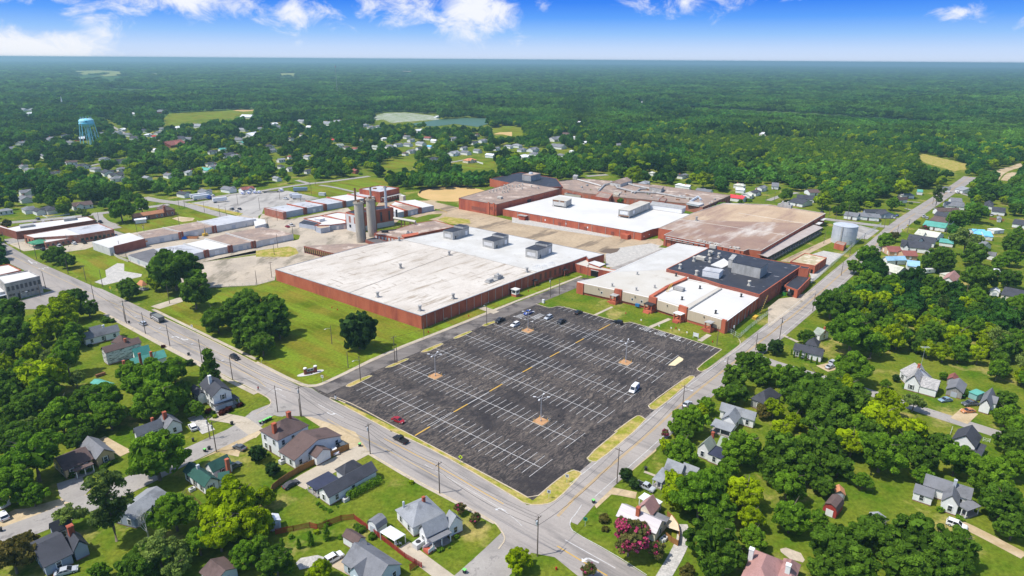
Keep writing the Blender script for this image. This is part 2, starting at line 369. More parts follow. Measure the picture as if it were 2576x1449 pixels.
def disc(name, r0, r1, z, m, nr, na, a0=0, a1=2 * math.pi, noise=0):
    b = MB(); vs = []
    for i in range(nr + 1):
        r = r0 + (r1 - r0) * (i / nr)
        for j in range(na + 1):
            a = a0 + (a1 - a0) * j / na; vs.append((r * math.cos(a), r * math.sin(a), z))
    b.add(vs, [(i * (na + 1) + j,(i + 1) * (na + 1) + j,(i + 1) * (na + 1) + j + 1, i * (na + 1) + j + 1) for i in range(nr) for j in range(na)])
    return struct(b.build(name, m))
disc('grass_ground',0,1500,0, grass,4,64)
disc('forest_ground',1500,25500,0, forestfloor,12,96)

C = lambda t, *p: TL(t, *p)
# --- mill lawn, lighter and striped
sheet('mill_lawn', C(12,(0,735),(430,955),(560,985),(700,955),(1300,655),(1950,400),(2560,130)) + C(21,(500,1449),(700,1300),(600,1180),(250,1430)) + C(12,(1665,408),(430,0)) + C(11,(200,1385),(0,1440)) + C(2,(2150,60),(1540,210),(2000,420)),.004, lawn2)
# --- yards
sheet('factory_paving', C(1,(1120,1090),(1150,930),(1280,900),(1700,830),(2240,735),(2440,715),(2600,690),(2600,1100),(2020,1190)),.006, yard_m)
sheet('concrete_yard', C(1,(1480,1240),(2020,1190),(2576,1120)) + C(11,(0,1118),(450,1050),(520,1080),(700,1130),(200,1290),(190,1370),(0,1420)) + C(1,(2000,1449),(2130,1449),(1700,1400)),.008, yard_m)
sheet('alley_paving', C(1,(1100,1100),(1500,1030),(2576,860)) + C(11,(0,820),(60,700),(330,760),(920,640),(980,690),(900,900),(640,930),(400,1090),(0,1100),(0,1060)) + C(1,(2576,1070),(2020,1190),(1250,1140)),.008, yard_m)
sheet('silo_yard', C(11,(380,1100),(470,950),(900,860),(1200,900),(1500,950),(1130,1010),(640,1130),(520,1080)),.012, yard_m)
sheet('patch_of_grass', C(11,(0,1075),(330,1030),(400,1050),(430,1100),(330,1135),(0,1135)),.016, verge)
sheet('patch_of_grass', C(11,(370,905),(445,920),(430,960),(372,975)),.016, grass)
sheet('dirt_yard', C(11,(1240,580),(1700,560),(2040,640),(2410,730),(2576,770)) + C(21,(600,850),(1300,965),(1480,950),(1560,1010),(1560,1080),(1020,1290),(930,1180),(0,920)) + C(11,(2140,830),(1500,720),(1400,800),(1000,860),(1200,650)),.008, dirt_m)
sheet('patch_of_grass', C(11,(1420,790),(1740,710),(1880,700),(1850,730),(1600,800),(1400,830)),.016, grass)
sheet('patch_of_grass', C(11,(1830,760),(1900,730),(2150,760),(2160,800),(1950,805)),.016, verge)
sheet('patch_of_grass', C(11,(1800,650),(1900,670),(1800,670)),.016, grass)
sheet('rubble_gravel', C(21,(0,735),(230,775),(720,865),(1020,930),(960,940),(560,880),(0,790)),.02, gravel_m)
sheet('broken_paving', C(21,(940,1110),(1080,1045),(1400,1000),(1560,1040),(1480,1090),(1100,1240),(950,1240)),.02, gravel_m)
strip('yard_drive', C(21,(1000,1270),(1250,1180),(1540,1060)),5,.024, road2)
sheet('wet_patch', C(21,(885,1090),(940,1055),(1090,1050),(1060,1085),(990,1105)),.024, mat('wet_dirt',(.14,.10,.07)))
sheet('patch_of_grass', C(21,(1470,1040),(1520,1015),(1585,1025),(1570,1050)),.024, grass)
sheet('truck_yard', C(1,(1880,600),(2260,540),(2576,440)) + C(11,(0,490),(320,470),(640,545),(430,590),(80,645),(60,700),(0,740)) + C(1,(2576,745),(2440,715)),.008, truckyard_m)
sheet('grass_strip', C(1,(1870,600),(1900,590),(2450,700),(2400,720)),.012, verge)
sheet('field', C(11,(690,400),(1140,333),(1335,360),(1320,430),(1040,470),(970,480)),.008, lawn2)
sheet('field', C(11,(290,465),(560,420),(640,415),(970,490),(700,545)),.008, lawn2)
sheet('field', C(1,(1090,835),(1480,780),(1970,670),(2240,735),(1700,830),(1280,905),(1150,850)),.008, lawn2)
sheet('field', C(1,(700,1100),(900,1060),(1280,1160),(1450,1250),(1440,1310),(940,1390),(690,1290),(750,1200)),.008, lawn2)
sheet('worn_ground', C(1,(1060,1270),(1180,1200),(1250,1205),(1250,1280),(1430,1310),(1420,1335),(1050,1420),(950,1390),(1070,1340)),.012, gravel_m)
sheet('worn_ground', C(1,(1730,750),(1800,730),(1960,745),(1940,770),(1830,785)),.012, sand_m)
sheet('small_car_park', C(1,(80,1000),(240,980),(600,1040),(940,960),(950,1030),(860,1060),(560,1100),(400,1060),(240,1080)),.012, concrete)
sheet('asphalt_alley', C(1,(40,960),(240,930),(250,975),(80,1010)),.012, road2)
sheet('car_park_apron', C(1,(930,780),(1060,770),(1200,810),(1080,830),(1150,870),(1270,910),(1150,920),(960,820)),.012, road2)
# ball field
bf = [T(11,1985 + 360 * math.cos(a) * (1 if math.cos(a) < 0 else 1.0),505 + 75 * math.sin(a)) for a in [i * math.pi / 12 for i in range(24)]]
sheet('clay_infield', bf,.012, infield_m)
sheet('patch_of_grass', C(11,(1450,470),(1650,455),(1640,500),(1760,570),(1620,570),(1500,540)),.008, grass)
sheet('sandy_patch', C(11,(1700,575),(1760,563),(1830,575),(1780,590)),.018, sand_m)
# the big parking lot and the mill drive
lot = C(12,(560,1000),(700,965),(1300,672),(1950,415),(2576,160)) + C(21,(520,1449),(720,1345),(860,1370),(640,1449)) + C(22,(600,5),(400,75),(240,160),(380,205),(480,178),(830,275),(1130,355),(1200,340),(2110,620),(1850,812),(1925,845),(1840,905),(1775,887),(1370,1187),(1445,1240),(1340,1320),(1250,1285)) + \
      C(23,(1060,0),(745,265),(800,320),(700,400),(600,375),(210,690),(0,570)) + C(13,(2050,290),(1500,0)) + C(12,(1400,1400),(900,1160),(740,1110),(640,1060))
sheet('parking_lot', lot,.012, lot_m)
strip('lot_drive_lane', C(12,(640,1030),(1300,722),(1950,462),(2576,215)) + C(21,(540,1449),(740,1365)),8.5,.0135, mat('worn_asphalt',(.13,.112,.10),(.21,.185,.165), scale=.15, stretch=(.4,1.6,1), c3=(.065,.056,.054), s3=.09, lo3=.5, hi3=.62, mott=.12, mscale=1.5))
# --- streets
main = C(1,(-200,880),(0,972),(350,1172),(960,1442)) + C(2,(1030,12),(1500,235),(2000,465),(2576,757)) + C(12,(430,985),(560,1008),(640,1062),(740,1110),(900,1190),(1370,1449)) + C(13,(1650,118),(2050,328),(2576,642)) + \
       C(23,(150,737),(350,735),(440,690),(700,640),(600,890),(580,950),(620,1010),(1000,1225),(1355,1449),(1700,1640),(1300,1830),(660,1449),(430,1262),(170,1212)) + C(13,(2440,1180),(2510,1080),(2400,905),(2000,692),(1600,482),(1160,230),(780,5)) + \
       C(12,(650,1395),(480,1290),(300,1290),(100,1260),(0,1290),(0,1262),(150,1160),(120,1110),(0,1042)) + C(2,(2300,898),(1700,590),(1250,352),(960,205),(200,215),(100,165),(560,30)) + C(1,(400,1449),(240,1270),(0,1160),(-300,1050))
sheet('main_street', main,.016, road_m)
sheet('junction_street', C(2,(100,165),(200,212),(960,205),(1000,20),(600,0)),.020, road_m)
sideW = C(12,(330,1230),(120,1215)) + C(3,(2450,-20),(2150,115),(1850,255),(1370,500),(850,740),(400,920),(0,1065),(-300,1180))
strip('side_street', sideW,8.6,.020, road2)
sideS = C(13,(2500,1130),(2300,1449),(2100,1700)); strip('side_street', C(13,(2650,1080),(2400,1330),(2150,1560),(1900,1780)),10,.012, road2)
eastS = C(32,(-250,640),(0,740),(300,832),(820,985),(1230,1120),(1600,1245),(2170,1425),(2500,1530)); strip('lane', eastS,5.6,.012, road2)
rb = [T(23,460,850), T(23,700,590),(1638,1086.75),(1730.5,1002),(1859,902),(1932,844.5),(2044.5,753),(2132,675),(2222,602),(2257,567),(2352,505),(2400,474),(2440,445)]
strip('mill_street', rb,11.2,.020, road_m, off=-.2)
def pl(name, pts, w, m, z=.026, dash=None, sm=1, off=0):
    z = lay(z)
    P = smooth([(p[0], p[1]) for p in [G(q) for q in pts]], sm); P = offs(P, off)
    b = MB()
    if dash is None: segs = [P]
    else:
        segs = []; on, gap = dash; d = 0; cur = []
        Q = []; 
        for a, c in zip(P, P[1:]):
            a = Vector(a); c = Vector(c); L_ = (c - a).length; k = 0
            while k < L_: Q.append(a + (c - a) * (k / L_)); k += .5
        i = 0; no = int(on * 2); ng = int(gap * 2)
        while i < len(Q): segs.append(Q[i:i + no + 1]); i += no + ng
        segs = [s for s in segs if len(s) > 1]
    for s in segs:
        a = offs(s, w / 2); c = offs(s,-w / 2); n = len(s)
        b.add([(x, y, z) for x, y in c] + [(x, y, z) for x, y in a], [(i, i + 1, n + i + 1, n + i) for i in range(n - 1)])
    return struct(b.build(name, m))
for o_ in (-.22,.22): pl('yellow_centre_line', rb[0:],.15, faded_y if False else yellow_p, off=o_, z=.028)
pl('white_edge_line', [T(23,360,735), T(23,500,640), T(23,700,480)] + [T(23,1280,0)] + rb[3:9],.14, white_p, off=0, z=.028) if False else None
pl('white_edge_line', rb[1:9],.15, white_p, off=4.1, z=.028)
pl('white_edge_line', rb[1:9],.15, white_p, off=-4.3, z=.028)
pl('white_edge_line', C(23,(700,735),(640,830),(590,880),(580,950),(620,1010),(1000,1215),(1355,1440)),.16, white_p, z=.028)
mainc = C(1,(20,1080),(400,1262),(790,1440)) + C(2,(890,50),(1350,240),(2000,555),(2576,850)) + C(12,(350,1030))
for o_ in (0,): pl('yellow_centre_line', mainc,.2, faded_y, off=o_, z=.024)
pl('yellow_centre_line', C(2,(1150,190),(1700,510),(2200,740),(2576,905)) + C(12,(100,1000)),.2, faded_y, off=0, z=.024)
pl('yellow_centre_line', C(13,(1290,68),(1600,225),(2000,440),(2250,590),(2490,725)),.24, yellow_p, z=.024)
pl('yellow_centre_line', C(13,(960,0),(1230,135),(1560,310),(1830,460)),.2, faded_y, z=.024)
pl('yellow_centre_line', C(12,(720,1320),(950,1449)),.2, faded_y, z=.024)
pl('yellow_centre_line', C(23,(455,1150),(700,1300),(960,1449)),.32, yellow_p, z=.024)
pl('white_lane_line', C(23,(535,1088),(760,1215),(1040,1372)),.18, white_p, z=.024)
pl('white_lane_line', C(13,(1700,330),(2350,700),(2576,850)) + C(23,(100,945)),.13, white_p, z=.024)
pl('white_lane_line', C(12,(625,1172),(880,1305)),.16, white_p, z=.024)
pl('white_lane_line', C(2,(2450,900),(2576,950)) + C(12,(180,1040),(300,1100)),.14, white_p, z=.024)
pl('stop_line', C(1,(285,1170),(325,1205)),.5, white_p, z=.024)
# turn arrows
def arrow(px, ang, z=.026, s=1.0):
    z = lay(z); b = MB(); p = G(px); M = Matrix.Translation((p.x, p.y, z)) @ Matrix.Rotation(ang,4,'Z') @ Matrix.Scale(s,4)
    pts = [(-1.6,-.15),(.2,-.15),(.75,.15),(.95,.75),(1.35,.65),(.9,1.5),(.15,.95),(.55,.85),(.4,.4),(.1,.2),(-1.6,.2)]
    q = [M @ Vector((x, y,0)) for x, y in pts]; b.flat([(v.x, v.y) for v in q], z); struct(b.build('turn_arrow', white_p))
arrow(T(23,790,1280), AA + .1, s=1.4); arrow(T(12,235,1018), AA, s=1.0); arrow(T(12,745,1272), AA + math.pi, s=1.0); arrow(T(13,2470,775), AA, s=1.0); arrow(T(2,1780,492), AA, s=1.3); arrow(T(2,1845,522), AA + math.pi, s=1.3)
arrow(T(1,430,1255), AA, s=1.4); arrow(T(1,360,1195), AA, s=1.4); arrow(T(1,480,1245), AA, s=1.2)
# kerbs and pavements
kerb(C(12,(0,757),(430,978),(560,1003),(700,968),(1300,672),(1950,415),(2576,160)))
strip('pavement', C(12,(0,748),(440,968),(570,990),(700,955),(1300,655),(1950,402),(2576,148)) + C(21,(700,1330)),1.6,.018, concrete)
kerb(C(2,(1500,235),(2000,463),(2576,755))); strip('pavement', C(2,(1540,215),(2000,440),(2576,718)),1.5,.018, concrete)
kerb(C(12,(900,1160),(745,1095),(745,1125),(900,1195),(1370,1449))); kerb(C(12,(800,1100),(1000,1180),(1400,1400),(1500,1449)))
kerb(C(13,(1350,-10),(1650,118),(2050,328),(2576,642)) + C(23,(150,737),(350,733),(460,680),(700,430),(690,405),(600,378),(430,500),(210,690),(0,570)) + C(13,(2050,290),(1500,0)))
kerb(C(23,(1225,0),(870,298),(790,300),(745,255),(1060,-5)) ); kerb(C(22,(1340,1320),(1290,1285),(1245,1290),(1030,1449)))
kerb(C(22,(1225,1449),(1340,1330),(1350,1320)))
kerb(C(22,(1370,1187),(1400,1225),(1470,1220),(1840,905),(1830,885),(1775,887),(1500,1080),(1370,1187)))
kerb(C(22,(2110,620),(1860,805),(1870,835),(1925,845),(2150,700),(2290,580),(2300,540),(2280,515)))
kerb(C(22,(240,160),(380,205),(480,178),(830,275),(1130,355),(1200,340),(2110,620)))
kerb(C(13,(2440,1180),(2512,1085),(2480,1010),(2400,905),(2000,692),(1600,482),(1160,230)))
kerb(C(12,(0,1270),(130,1200),(160,1140),(100,1090),(0,1042))); kerb(C(2,(2576,1032),(2300,900),(1700,592),(1250,354),(980,215)))
strip('pavement', C(2,(1060,265),(1250,370),(1700,612),(2050,790),(2300,930),(2576,1065)),1.8,.018, concrete)
strip('pavement', C(13,(1130,215),(1600,497),(2000,705),(2400,918)),1.0,.018, concrete)
sheet('dry_verge', C(12,(800,1108),(900,1165),(1400,1408),(1500,1449),(1370,1449),(900,1190)),.014, verge)
sheet('dry_verge', C(13,(1500,0),(2050,290),(2576,590)) + C(23,(0,572),(210,692),(430,500),(600,380),(690,408),(700,430),(440,690),(330,728),(150,730)) + C(13,(2576,635),(2050,322),(1650,112),(1370,-5)),.022, verge)
sheet('dry_verge', C(23,(1060,0),(750,260),(790,298),(860,295),(1220,0)),.022, verge)
sheet('dry_verge', C(22,(1245,1290),(1290,1287),(1345,1325),(1220,1449),(1035,1449)),.022, verge)
sheet('dry_verge', C(22,(1375,1187),(1405,1222),(1465,1217),(1835,905),(1825,888),(1775,890)),.022, verge)
sheet('dry_verge', C(22,(2105,625),(1862,808),(1872,832),(1925,842),(2140,705),(2285,580),(2290,520),(2000,400)),.014, grass)
sheet('sandy_shoulder', C(23,(1460,60),(1450,190),(1200,400),(1030,520),(1000,600),(1250,640),(1230,660),(1000,630),(850,770),(830,740),(1150,350)),.012, sand_m)
sheet('sandy_shoulder', C(12,(650,1400),(480,1290),(560,1300),(1000,1449)) + C(13,(1150,225),(1110,200),(940,240),(930,200),(1020,150),(740,0),(560,0)),.012, sand_m)
sheet('sandy_lot', C(3,(2000,280),(2200,180),(2576,-40)) + C(13,(60,0),(0,60)) + C(3,(2560,60),(2440,120),(2400,250),(2300,230),(2200,200)),.012, sand_m)
sheet('sandy_verge', C(3,(0,1010),(0,860),(150,780),(280,770),(850,600),(870,640),(600,790),(330,900)),.012, sand_m)
sheet('sandy_shoulder', C(13,(540,-20),(720,20),(900,60),(1020,150),(940,235),(930,180),(840,230),(700,270),(740,150),(560,40)),.012, sand_m)
# driveways
def drive(pts, w, m=concrete, name='driveway', z=.014): return strip(name, pts, w, z, m)
drive(C(13,(1100,170),(850,300),(560,450),(420,540)),6.5); drive(C(13,(1480,1140),(1640,1270),(1950,1500)),3.6)
drive(C(3,(2576,0),(2450,-90)) + C(2,(2400,1330),(2150,1290)),5); drive(C(2,(1950,1290),(2100,1449)),4, gravel_m)
drive(C(33,(1880,900),(2100,1000),(2576,1250)),3.4, sand_m); drive(C(23,(1700,930),(1740,1050),(1660,1230),(1560,1400),(1500,1500)),3.2, gravel_m)
drive(C(23,(1000,590),(1250,640)),3, sand_m); drive(C(32,(540,770),(660,830)),6, sand_m); drive(C(32,(140,470),(300,545)),1.6)
drive(C(32,(1920,1340),(2030,1240)),5, sand_m); drive(C(3,(1000,70),(1270,220)),3.5, sand_m); drive(C(3,(700,480),(740,640),(850,640)),6, road2)
drive(C(2,(1560,200),(1780,130),(2000,60)),7); drive(C(22,(1010,190),(830,275)),1.4); drive(C(22,(1590,310),(1390,395)),2.0); drive(C(22,(1985,470),(1885,535)),2.2)
drive(C(12,(2260,195),(2420,250)),4); drive(C(23,(1330,400),(1450,445)),1); drive(C(13,(950,1280),(900,1330),(830,1390)),8, mat('old_patio',(.42,.33,.23),(.50,.40,.28), scale=.5))
sheet('gravel_patch', C(13,(400,1320),(450,1270),(620,1240),(740,1280),(720,1340),(560,1360),(440,1390)),.014, gravel_m)
sheet('wooden_deck', C(23,(1545,990),(1600,880),(1670,980),(1680,1050),(1560,1010)),.5, mat('pale_deck',(.62,.50,.34),(.70,.58,.42), scale=.8))
sheet('oval_driveway', C(33,(120,1180),(180,1165),(330,1220),(370,1290),(350,1315),(220,1280),(130,1210)),.014, yard_m)
sheet('loading_yard', C(32,(0,200),(110,110),(260,90),(480,20),(480,40),(0,400)),.014, yard_m)
sheet('tank_apron', C(31,(840,830),(930,820),(1120,870),(1000,960),(880,950)),.014, truckyard_m)
sheet('broken_paving', C(31,(340,1140),(560,1075),(760,1110),(640,1200),(590,1260),(500,1350),(430,1400),(430,1330)),.014, gravel_m)
sheet('dirt_strip', C(31,(120,1180),(640,940),(660,980),(500,1060),(330,1150),(220,1190)),.014, dirt_m)
# parking markings
U = Vector((math.cos(BA), math.sin(BA))); V = Vector((math.cos(AA), math.sin(AA)))
mk = MB(); my = MB()
def bar(b, a, c, w, z=.017):
    z = z * 3 + .045
    a = Vector(a[:2]); c = Vector(c[:2]); t = (c - a).normalized(); n = Vector((-t.y, t.x)) * w / 2
    b.add([(*(a - n), z),(*(c - n), z),(*(c + n), z),(*(a + n), z)], [(0,1,2,3)])
rows = [(T(12,1062,945), T(23,293,362),21),(T(12,1430,760), T(23,635,88),21),(T(12,1800,607), T(22,950,1293),21),(T(12,2110,475), T(22,1210,1090),21),(T(12,2390,365), T(22,1475,903),21),(T(22,115,262), T(22,1610,725),21)]
for ri,(a, c, n) in enumerate(rows):
    A, B_ = G(a).xy, G(c).xy; bar(mk, A, B_,.17); t = (B_ - A).normalized(); Ln = (B_ - A).length; n = int(Ln / 2.78)
    # stall lines follow the measured direction of the row ends
    for i in range(n + 1):
        if i == 0 and ri < 5: continue
        k = 1.4 + i * (Ln - 1.4) / n if ri < 5 else i * Ln / n
        if ri == 2 and 17 < i < 17: continue
        p = A + t * k; bar(mk, p - U * 5.6, p + U * 5.6,.14,.0175)
# island side row: half stalls against the mill lawn
for a, c, n in ((T(22,500,200), T(22,1120,385),12),(T(22,1210,368), T(22,2020,618),15)):
    A, B_ = G(a).xy, G(c).xy
    for i in range(n + 1): p = A + (B_ - A) * i / n; bar(mk, p - U * 2.7, p + U * 2.7,.14)
# hatched accessible bays
def hatch(px, w=2.6, d=4.6):
    p = G(px).xy; 
    for s in (-1,1): bar(mk, p - U * d / 2 + V * s * w / 2, p + U * d / 2 + V * s * w / 2,.15,.0180)
    for i in range(6): 
        q = p + U * (-d / 2 + d * (i + .5) / 6); bar(mk, q - V * w / 2, q + V * w / 2 + U * .5,.22,.0185)
for q in ((1350,415),(1500,463),(1655,505),(75,285),(235,300),(270,280)): hatch(T(22, *q))
for q in ((1285,410),(1385,440),(1437,457),(1533,486),(1595,505),(1683,533),(85,308),(125,318),(200,342),(18,290)):
    p = G(T(22, *q)).xy; mk.add([(*(p + V * .6),.1),(*(p - V * .6),.1),(*(p + U * 1.0),.1)], [(1,0,2)] if False else [(0,1,2)])
yl = [(T(13,1600,38), T(12,1750,1398)),(T(12,1990,1250), T(12,2130,1170)),(T(12,2350,1042), T(12,2478,968)),(T(22,107,848), T(22,202,797)),(T(22,382,695), T(22,477,643)),(T(22,640,555), T(22,722,510)),(T(22,872,428), T(22,987,367))]
for i,(a, c) in enumerate(yl):
    bar(my, G(a).xy, G(c).xy,.5,.019)
    if i + 1 < len(yl): bar(mk, G(c).xy, G(yl[i + 1][0]).xy,.16,.0178)
struct(mk.build('white_parking_lines', white_p)); struct(my.build('yellow_parking_line', yellow_p))
sheet('sand_coloured_patch', C(22,(1570,780),(1680,690),(1725,715),(1720,730),(1640,785)),.021, mat('sand_coat',(.72,.60,.38),(.66,.54,.33), scale=.4))
# grass islands at the head of the lot
for k,(pts) in enumerate([((905,990),(930,965),(1130,880),(1175,885),(1060,945),(950,998)),((1300,805),(1330,785),(1510,710),(1545,715),(1440,765),(1370,795)),((1660,645),(1690,625),(1860,555),(1890,565),(1760,630),(1690,650)),((1985,508),(2010,488),(2150,432),(2180,438),(2060,495),(2010,512)),((2275,380),(2300,362),(2440,320),(2480,330),(2400,350),(2310,388))]):
    P = TL(12, *pts); sheet('grass_island', P,.02, verge); kerb(P + [P[0]],.28)
# mid and far streets
for pts, w in ((C(11,(0,500),(60,470),(520,400),(700,385),(1140,325)),6.5),(C(11,(410,365),(560,405)),5),(C(11,(640,415),(760,430),(1000,485)),4),(C(1,(1440,540),(1600,575),(1850,600),(2150,700),(2576,790)),9),(C(1,(1700,590),(2100,545),(2400,500),(2576,480)),7),
               (C(1,(0,800),(480,760),(750,735),(1080,690),(1700,610)),8),(C(1,(980,690),(1000,760),(1180,850)),6),(C(31,(0,570),(150,515),(300,490)),5),(C(31,(570,755),(830,790),(1250,840)),8),(C(21,(750,325),(960,310)),7),
               (C(11,(1800,210),(2020,175),(2150,150)),5),(C(0,(1230,935),(1700,905),(2500,870)),7),(C(0,(1230,935),(1340,960)),6),(C(0,(0,1040),(200,1030)),6),(C(0,(400,930),(800,900)),6),(C(0,(550,670),(620,690),(760,680)),6),(C(1,(600,290),(1000,200)),5),
               (C(31,(1340,575),(1530,590)),3),(C(31,(1380,650),(1500,680)),3),(C(31,(1470,700),(1530,640)),4),(C(31,(1300,760),(1380,740)),4),(C(32,(2150,160),(2380,205)),4),(C(0,(1000,700),(1280,850)),5),(C(31,(1950,500),(2050,530)),4)):
    strip('town_street', pts, w,.03, road2)
strip('dirt_track', C(31,(2260,360),(2310,300),(2380,260),(2500,230),(2576,200)),10,.03, sand_m); strip('dirt_track', C(31,(2390,370),(2430,310),(2500,290)),8,.034, sand_m)
for t, pts, m in ((30,((825,600),(880,590),(1130,650),(1125,680),(1060,690),(900,645)), verge),(21,((2240,165),(2480,200),(2520,250),(2400,200),(2250,180)), sand_m),                   (0,((1620,700),(1700,640),(2576,600)), lawn2),(31,((780,240),(900,220),(1010,240),(960,290),(850,270)), lawn2),(31,((1000,180),(1400,200),(1700,260),(1640,300),(1300,260),(1050,230)), farfield)):
    if len(pts) > 3:
        P = [(1932 + x * .4423 if t == 30 else T(t, x, y)[0],125.8 + y * .4423 if t == 30 else T(t, x, y)[1]) for x, y in pts]
        sheet('clearing', P,.03, m)
FIELDS = [C(0,(1620,720),(1700,640),(2300,608),(2576,600)) + C(10,(0,600),(0,640)) + C(0,(2400,660),(2300,690),(1990,700),(1650,760)),
          C(10,(1170,660),(1290,630),(1500,625),(1780,655),(1850,700),(1560,725),(1360,740),(1280,700),(1190,720)),
          C(10,(2350,790),(2450,765),(2576,765),(2700,790),(2700,860),(2576,870),(2380,850)),
          C(10,(1240,1150),(1460,1080),(1560,1090),(1700,1160),(1500,1180),(1400,1200),(1230,1190)),
          C(10,(1950,1140),(2400,1120),(2400,1190),(2150,1210),(1930,1170)),
          C(21,(200,40),(560,60),(620,95),(380,80))]
for i, F in enumerate(FIELDS): sheet('field', F,.03, lawn2)
sheet('cemetery_ground', C(10,(1170,670),(1290,635),(1500,630),(1780,660),(1850,700),(1560,720),(1360,735),(1280,700),(1190,710)),.06, mat('cemetery_plots',(.16,.22,.06),(.42,.42,.36), scale=.25, stretch=(.25,1,1), lo=.48, hi=.52))
sheet('pond', C(10,(1560,745),(1720,720),(1850,700),(2100,685),(2330,688),(2350,740),(2230,775),(2000,745),(1800,770),(1640,765)),.08, water_m)
sheet('clay_infield', C(0,(2340,610),(2400,600),(2560,602),(2576,612),(2450,620)),.06, infield_m)
sheet('clay_infield', C(10,(2370,850),(2450,830),(2576,825),(2576,870),(2480,850)),.06, infield_m)
FARF = [C(0,(670,215),(1000,205),(1250,220),(1250,245),(800,250)), C(10,(1350,212),(1600,215),(1590,238),(1440,232)), C(10,(1800,228),(2240,230),(2240,240),(1800,240)), C(10,(200,235),(420,235),(410,265),(230,260)), C(0,(1430,235),(1740,245),(1740,262),(1450,262)), C(0,(1000,255),(1250,235),(1260,255),(1060,268))]
for i, F in enumerate(FARF): sheet('distant_field', F,.6, sand_m if i in (1,2) else farfield)
# ---------------------------------------------------------------- vegetation
LM = {
 'o': leafmat('foliage_dark',(.062,.150,.014),(.165,.285,.026),.4),
 'g': leafmat('foliage_mid',(.095,.225,.014),(.22,.37,.024),.4),
 'y': leafmat('foliage_yellow_green',(.24,.37,.006),(.42,.52,.008),.25),
 'l': leafmat('foliage_pale',(.15,.24,.05),(.30,.38,.08),.3),
 'd': leafmat('foliage_magnolia',(.030,.078,.020),(.075,.14,.030),.3),
 'p': leafmat('foliage_pine',(.09,.15,.035),(.17,.24,.05),.4),
 'c': leafmat('blossom_pink',(.42,.03,.11),(.62,.12,.24),.2,.15),
 'cg': leafmat('blossom_foliage',(.10,.15,.03),(.22,.17,.06),.3),
 'r': leafmat('foliage_russet',(.09,.12,.02),(.24,.18,.05),.3),
 'b': leafmat('foliage_burgundy',(.085,.02,.02),(.15,.04,.03),.3),
 'f': leafmat('foliage_woodland',(.024,.098,.024),(.095,.24,.024),.6,.38,(.15,.29,.03)),
}
bark = mat('bark',(.13,.10,.075),(.20,.17,.13), scale=1.5, rough=1); deadwood = mat('dead_wood',(.45,.42,.37),(.6,.56,.5), scale=2, rough=1)

def leafquads(P, Nn, size, rg, flat=.85):
    n = len(P); r = rg.normal(size=(n,3)); Nn = Nn + r * flat; Nn /= np.linalg.norm(Nn, axis=1)[:, None]
    a = np.cross(Nn, rg.normal(size=(n,3))); a /= np.linalg.norm(a, axis=1)[:, None]; b = np.cross(Nn, a)
    s = size * rg.uniform(.6,1.35,(n,1)); q = np.stack([P + a * s + b * s * .2, P + b * s * .75 - Nn * s * .25, P - a * s + b * s * .1, P - b * s * .8 + Nn * s * .12],1)
    return q.reshape(-1,3)
def leafmesh(name, V, m, tint, mi=None, mats=None):
    n = len(V) // 4; me = bpy.data.meshes.new(name); me.vertices.add(n * 4); me.vertices.foreach_set('co', V.astype(np.float32).ravel())
    me.loops.add(n * 4); me.loops.foreach_set('vertex_index', np.arange(n * 4, dtype=np.int32)); me.polygons.add(n)
    me.polygons.foreach_set('loop_start', np.arange(0, n * 4,4, dtype=np.int32)); me.polygons.foreach_set('loop_total', np.full(n,4, dtype=np.int32))
    for x in (mats or [m]): me.materials.append(x)
    if mi is not None: me.polygons.foreach_set('material_index', mi.astype(np.int32))
    me.update(); a = me.attributes.new('tint','FLOAT','FACE'); a.data.foreach_set('value', tint.astype(np.float32)); return me
